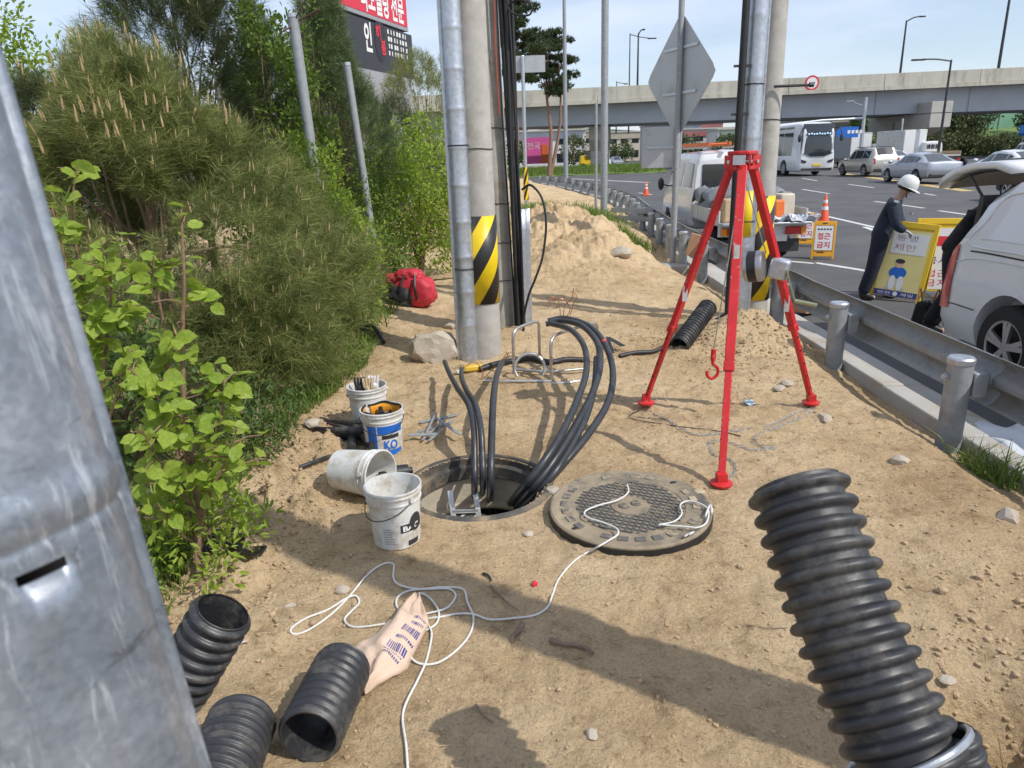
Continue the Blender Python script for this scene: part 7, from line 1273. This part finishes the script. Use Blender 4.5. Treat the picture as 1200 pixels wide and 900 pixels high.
def tall_pine(label, x, y, H, cr, seed, fork=True):
    rs = np.random.RandomState(seed); t = thing('tall_pine', label, 'pine', (x, y, 0), group='tall pines before the overpass'); tr = []
    b = MB(); b.tube(spline([(0, 0, -.3), (.25, 0, H*.3), (-.1, 0, H*.6), (.2, 0, H*.92)], 6), [.22-.16*i/18 for i in range(19)], 9); b.build('trunk', mt['pinebark'], t)
    if fork: b = MB(); b.tube(spline([(.1, 0, -.3), (1.0, .2, H*.3), (1.2, .1, H*.55), (1.0, 0, H*.8)], 6), [.19-.14*i/18 for i in range(19)], 9); b.build('trunk', mt['pinebark'], t)
    pads = []; 
    for k in range(30):
        z = H*(.58+.42*(k/29)); w = cr*(1-.55*abs((z/H-.72)/.28)**1.6 if z/H > .72 else .55+.45*(z/H-.58)/.14); a = rs.rand()*6.28; q_ = w*rs.uniform(.2, .95); pads.append((q_*math.cos(a)+.4, q_*math.sin(a), z))
    pads = np.array(pads); nt_ = 3200; k = rs.randint(0, len(pads), nt_); off = ball(nt_, rs)*(rs.rand(nt_, 1)**.4)*np.array([.95, .95, .32]); C = pads[k]+off; per = 16; n = nt_*per; ax = ball(nt_, rs)*.6+np.array([0, 0, .7]); A = np.repeat(ax, per, 0); N_ = A+.9*ball(n, rs); N_ /= np.linalg.norm(N_, axis=1, keepdims=True); L_ = rs.uniform(.16, .34, n)[:, None]; P0 = np.repeat(C, per, 0); sd = np.cross(N_, ball(n, rs)); sd /= np.linalg.norm(sd, axis=1, keepdims=True)
    V = np.stack([P0-sd*.024, P0+sd*.024, P0+N_*L_], 1).reshape(-1, 3); o = link(bpy.data.objects.new('crown', np_mesh('crown', V, np.arange(n*3).reshape(-1, 3), mt['needle_far'])), t); o['kind'] = 'stuff'
    limbs(t, (0, 0, H*.55), pads[:18], .07, mt['pinebark'], .4, seed); return t
mt['needle_far'] = leaf_mat('far_pine_needles', (.035, .055, .02), (.09, .12, .045), .15, .6)
q = atY(643, 190, 70); tall_pine('tall forked pine with round crown left of the thick lamp column', q.x, 70, 12.2, 2.6, 61); q = atY(612, 190, 58); tall_pine('tall pine partly hidden behind the black cables', q.x-.6, 58, 12.5, 2.3, 62, False)
# shops and signs beyond the overpass
def building(label, x, y, w, d, h, col, nx_, nz_, seed, roof=True, cat='building', sign=None):
    t = thing('shop_building', label, cat, (x, y, ZR), group='low buildings beyond the overpass'); r_ = random.Random(seed); b = MB(); b.box((0, 0, h/2), (w, d, h)); b.build('wall', M('render_%d' % seed, col, rough=.85, var=.06, scale=.4), t)
    for i in range(nx_):
        for k in range(nz_):
            b = MB(); b.box((-w/2+w*(i+.5)/nx_, -d/2-.02, h*(k+.5)/nz_), (w/nx_*.62, .06, h/nz_*.5)); b.build('window', mt['glass'], t)
    b = MB(); b.box((0, -.1, h+.12), (w+.5, d+.5, .25)); b.build('roof', mt['pier'], t)
    if sign: b = MB(); b.box((0, -d/2-.12, h*.86), (w*.9, .15, h*.16)); b.build('shop_sign', sign, t)
    return t
sg_ = [M('sign_%d' % i, c, rough=.5, var=.15, scale=.6) for i, c in enumerate(((.34, .13, .12), (.20, .22, .28), (.40, .36, .27), (.42, .42, .42), (.38, .26, .19), (.22, .26, .23)))]
labs = ('low white shop with red sign far behind the works truck', 'grey two-storey block left of the red-signed shop', 'cream building with blue sign beyond the junction', 'white warehouse at the left end of the far row', 'beige block with yellow sign beyond the lamp column', 'pale shop with orange sign between the poles', 'brick-red low building far beyond the junction', 'white building beyond the pine trunks', 'grey block behind the coach', 'cream low house right of the coach')
for i, (px_, yy, w, h, c) in enumerate(((835, 150, 13, 6.0, (.55, .53, .5)), (790, 165, 12, 7.5, (.36, .36, .37)), (745, 190, 14, 7, (.52, .46, .36)), (560, 150, 20, 7, (.55, .55, .55)), (690, 210, 12, 8, (.48, .42, .34)), (870, 140, 9, 5.5, (.58, .56, .53)), (812, 200, 16, 9, (.36, .2, .15)), (640, 130, 14, 6, (.6, .6, .6)), (930, 150, 14, 7, (.38, .38, .4)), (975, 160, 12, 6, (.52, .48, .4)))):
    q = atY(px_, 182, yy); building(labs[i], q.x, yy+5, w, 8, h, c, 5, 2, 300+i, sign=sg_[i % 6])
q = atY(630, 170, 96); t = thing('banner_stand', 'pink and white roadside banner under the overpass left of the pines', 'banner', (q.x, 96, ZR)); b = MB(); b.box((0, 0, 2.6), (3.4, .1, 3.2)); b.build('pink_cloth', M('pink_banner', (.72, .12, .38), rough=.6, var=.15, scale=.8), t); b = MB(); b.box((.9, -.08, 2.2), (.8, .06, 2.2)); b.build('red_strip', mt['orangepaint'], t)
for s_ in (-1, 1): b = MB(); b.cyl((s_*1.6, 0, 0), (s_*1.6, 0, 4.3), .06, n=8); b.build('pole', mt['galv'], t)
letters('전국', 1.6, t, mt['inkwhite'], Matrix.Translation((-.5, -.06, 3.2)) @ FACE)
q = atY(688, 172, 100); t = thing('excavator_cab', 'small yellow machine parked beyond the far verge', 'machine', (q.x, 100, ZR)); b = MB(); b.box((0, 0, 1.1), (2.2, 2, 1.4), top=(.8, .8)); b.build('body', mt['signyellow'], t, bevel=.1); b = MB(); b.box((.3, -.95, 1.9), (.9, .2, .8)); b.build('cab_window', mt['glass'], t)
for s_ in (-1, 1): b = MB(); b.cyl((s_*.7, -1.1, .4), (s_*.7, -.7, .4), .42, n=16); b.build('wheel', mt['tyre'], t)
for i, (px_, yy, c) in enumerate(((828, 78, 'carwhite'), (842, 90, 'silver'), (800, 110, 'carwhite'), (858, 105, 'darkpaint'), (722, 120, 'silver'), (706, 105, 'carwhite'))):
    q = atY(px_, 185, yy); simple_car('sedan', ['white car far behind the truck cab roof', 'silver car far behind the truck, right of a white one', 'white car far beyond the diamond sign post', 'dark car far beyond the truck near the coach', 'silver car far down the side street', 'white car far down the side street beside the lamp column'][i], 'car', q.x, yy, 92 if i % 2 else -88, c)
# wooded bank behind the overpass, green mesh fence
bank = MB(); P = [[Vector((x, 100+8*j, -.3+(0 if j == 0 else 1)*(1.4*j*(.35+.65*min(1, max(0, (x-46)/22)))+.4*math.sin(x*.4+j)))) for j in range(6)] for x in np.linspace(40, 150, 40)]; bank.grid(P); tag(bank.build('bank', mt['lawn']), kind='structure')
mt['farleaf'] = leaf_mat('far_tree_leaves', (.05, .085, .025), (.13, .17, .06), .25); mt['farleaf2'] = leaf_mat('far_scrub_leaves', (.06, .09, .03), (.16, .17, .07), .25)
def far_tree(label, x, y, z, H, w, seed, m='farleaf', dens=900, name='bank_tree', bare=.25):
    rs = np.random.RandomState(seed); t = thing(name, label, 'tree', (x, y, z), group='trees on the bank behind the overpass'); b = MB(); b.tube([(0, 0, -.4), (.1, 0, H*.5), (0, 0, H*.9)], [.16, .1, .03], 7); b.build('trunk', mt['bark'], t); cl = 34; d = ball(cl, rs); C = np.stack([d[:, 0]*w*.8, d[:, 1]*w*.8, H*(bare+1)/2+d[:, 2]*H*(1-bare)/2*.9], 1); n = dens; k = rs.randint(0, cl, n); off = ball(n, rs)*rs.rand(n, 1)**.5*w*.34; V, F_ = leaves(C[k]+off, ball(n, rs), rs.uniform(.25, .5, n), .8, rs, False); o = link(bpy.data.objects.new('crown', np_mesh('crown', V, F_, mt[m])), t); o['kind'] = 'stuff'; limbs(t, (0, 0, H*.35), C[:9], .05, mt['bark'], .3, seed); return t
rr_ = random.Random(5); words = ('leaning', 'slender', 'bushy', 'rounded', 'ragged', 'dense', 'low', 'tall', 'sparse', 'broad', 'narrow', 'spreading', 'twiggy', 'thick', 'pale', 'shaggy', 'airy', 'dark')
for i in range(18):
    x = 47+2.9*i+rr_.uniform(-1, 1); y = 104+rr_.uniform(0, 14); z = max(0, 1.4*(y-100)/8*(.35+.65*min(1, max(0, (x-46)/22)))-.3); place_w = 'just right of the pier' if i < 4 else ('behind the long-arm street lamp' if i < 9 else ('left of the green mesh fence' if i < 13 else 'beyond the right edge of the bank'))
    far_tree('%s green tree on the bank, %s' % (words[i], place_w), x, y, z, rr_.uniform(5, 7.5), rr_.uniform(2.4, 3.4), 400+i, 'farleaf' if i % 3 else 'farleaf2', 1500)
for i in range(14):
    x = 47+3.4*i+rr_.uniform(-1, 1); far_tree('%s scrub bush at the foot of the bank, %s along from the pier' % (('low', 'wide', 'rounded')[i % 3], ('first second third fourth fifth sixth seventh eighth ninth tenth eleventh twelfth thirteenth fourteenth'.split())[i]), x, 99+rr_.uniform(-1, 2), -.2, rr_.uniform(2.2, 3.4), rr_.uniform(2.2, 3.2), 500+i, 'farleaf2', 1100, 'bank_scrub', .0)
for i, (px_, yy) in enumerate(((985, 120), (1035, 125), (940, 180), (1000, 150), (600, 112), (672, 118), (728, 125), (770, 118), (805, 128), (575, 105), (850, 122))):
    q = atY(px_, 180, yy); far_tree(['green tree behind the coach roof', 'green tree seen under the overpass between the piers', 'distant tree left of the coach', 'bright tree under the overpass right of the coach', 'green tree under the overpass behind the pink banner', 'green tree under the overpass right of the pine trunks', 'green tree under the overpass right of the tall lamp column', 'green tree under the overpass behind the square sign plate', 'green tree behind the truck cab', 'leafy tree under the left end of the overpass', 'green tree between the truck cab and the coach'][i], q.x, yy, 0, 7 if i < 4 else 3.4+.5*(i % 3), 3.2 if i < 4 else 2.2, 600+i, 'farleaf2' if i % 2 else 'farleaf', bare=.25 if i < 4 else .1)
t = thing('mesh_fence', 'pale green mesh fence on top of the wooded bank', 'fence', (84, 112, 3.2)); mt['greenmesh'] = M('green_mesh', (.24, .48, .33), rough=.8, var=.08, scale=.6)
for k in range(10):
    b = MB(); b.box((-12+3.9*k, 0, 1.4+.13*k), (3.8, .05, 2.6)); b.build('mesh_panel', mt['greenmesh'], t); b = MB(); b.cyl((-14+3.9*k, -.06, -1), (-14+3.9*k, -.06, 2.9+.13*k), .06, n=6); b.build('fence_post', mt['galv'], t)
q = atY(1186, 165, 98); t = thing('blue_sign', 'small blue roadside sign at the right edge before the bank', 'sign', (q.x, 96, ZR)); b = MB(); b.box((0, 0, 3.0), (1.3, .05, 1.3)); b.build('plate', mt['inkblue'], t); b = MB(); b.cyl((0, .06, 0), (0, .06, 3.6), .06, n=8); b.build('post', mt['galv'], t)
# distant wooded hill
b = MB(); rs = np.random.RandomState(8); P = [[Vector((x, 420+j*40, -1+ (0 if j == 0 else (14+7*math.sin(x*.011)+5*math.sin(x*.027+1))*(j/3)))) for j in range(4)] for x in np.linspace(-300, 700, 70)]; b.grid(P); tag(b.build('hill', M('far_wooded_hill', (.06, .085, .05), rough=1, c2=(.11, .14, .08), scale=.05, bump=1, bscale=.3)), kind='structure')
# ================================================================ billboard building behind the bushes, left
zr_ = atY(478, 36, 30).z; s_ = ray(430, 19); Yl = (zr_-CZ)/(s_.z/s_.y); PR = atY(478, 36, 30); PL = atY(430, 19, Yl); dv = (PR-PL); dv.z = 0; L0 = PR-dv*2.0
t = thing('billboard_building', 'grey building carrying a red billboard over a dark signboard, behind the bushes', 'building', (L0.x, L0.y, 0)); dirx = dv.normalized(); ang = math.atan2(dirx.y, dirx.x); W_ = dv.length*2.0; nrm = Vector((dirx.y, -dirx.x, 0))
if nrm.y > 0: nrm = -nrm
t.rotation_euler = (0, 0, ang); sgn = 1 if (Matrix.Rotation(-ang, 3, 'Z') @ nrm).y > 0 else -1
zd0 = atY(486, 92, 30).z
b = MB(); b.box((W_/2, -sgn*2.0, zd0/2), (W_, 4.0, zd0)); b.build('wall', M('grey_cladding', (.30, .31, .33), rough=.7), t)
b = MB(); b.box((W_/2, -sgn*.15, zr_+1.35), (W_, .3, 2.5)); rb = b.build('red_billboard', M('red_billboard', (.62, .03, .06), rough=.5, var=.04), t); b = MB(); b.box((W_/2, -sgn*.15, zr_+.02), (W_, .34, .12)); b.build('billboard_ledge', mt['galv_dull'], t)
b = MB(); b.box((W_/2+.15, -sgn*.25, (zd0+zr_)/2-.06), (W_+.3, .5, zr_-zd0-.12)); db = b.build('dark_signboard', M('charcoal_signboard', (.035, .036, .042), rough=.5), t)
def face_text(s, width, x, z, m_, off, par, height=None):
    Mx = Matrix(((1, 0, 0, x), (0, 0, -1, sgn*off), (0, 1, 0, z), (0, 0, 0, 1))) if sgn < 0 else Matrix(((-1, 0, 0, x), (0, 0, 1, off), (0, 1, 0, z), (0, 0, 0, 1))); letters(s, width, par, mt[m_], Mx, height=height, bold=.03)
u = dv.length
face_text('리모델링 전문', u*1.02, W_*.5+u*.40, zr_+.62, 'inkwhite', .012, rb, .95); face_text('인', u*.16, W_*.5-u*.02, zd0+(zr_-zd0)*.62, 'inkwhite', .012, db, .95)
b = MB(); b.add([Vector((W_*.5+u*.26+u*.13*math.cos(a), sgn*.012, zd0+(zr_-zd0)*.62+.72*math.sin(a))) for a in np.linspace(0, 2*math.pi, 25)[:-1]], [tuple(range(24))]); b.build('round_emblem', M('black_emblem', (.015, .014, .016), rough=.4), db)
face_text('해', u*.11, W_*.5+u*.22, zd0+(zr_-zd0)*.76, 'inkred', .02, db, .5); face_text('봄', u*.11, W_*.5+u*.32, zd0+(zr_-zd0)*.5, 'inkred', .02, db, .5)
for r_ in range(4):
    for k in range(7): b = MB(); b.box((W_*.5+u*(.46+.075*k+.01*math.sin(k*3+r_)), sgn*.012, zd0+(zr_-zd0)*(.84-.14*r_)), (u*(.03+.012*math.sin(k*5+r_*2)), .01, .15)); b.build('sign_character', mt['inkwhite'], db)
q = atY(112, 42, 24); t = thing('white_board', 'plain white signboard above the bushes, top left', 'signboard', (q.x, 24, 0)); b = MB(); b.box((0, 0, q.z-.2), (2.1, .1, .8), (0, .12, -.25)); b.build('board', mt['inkwhite'], t); b = MB(); b.cyl((-.6, .1, 0), (-.6, .1, q.z), .06, n=8); b.cyl((.6, .1, 0), (.6, .1, q.z), .06, n=8); b.build('post', mt['galv'], t)
bpy.context.view_layer.update()
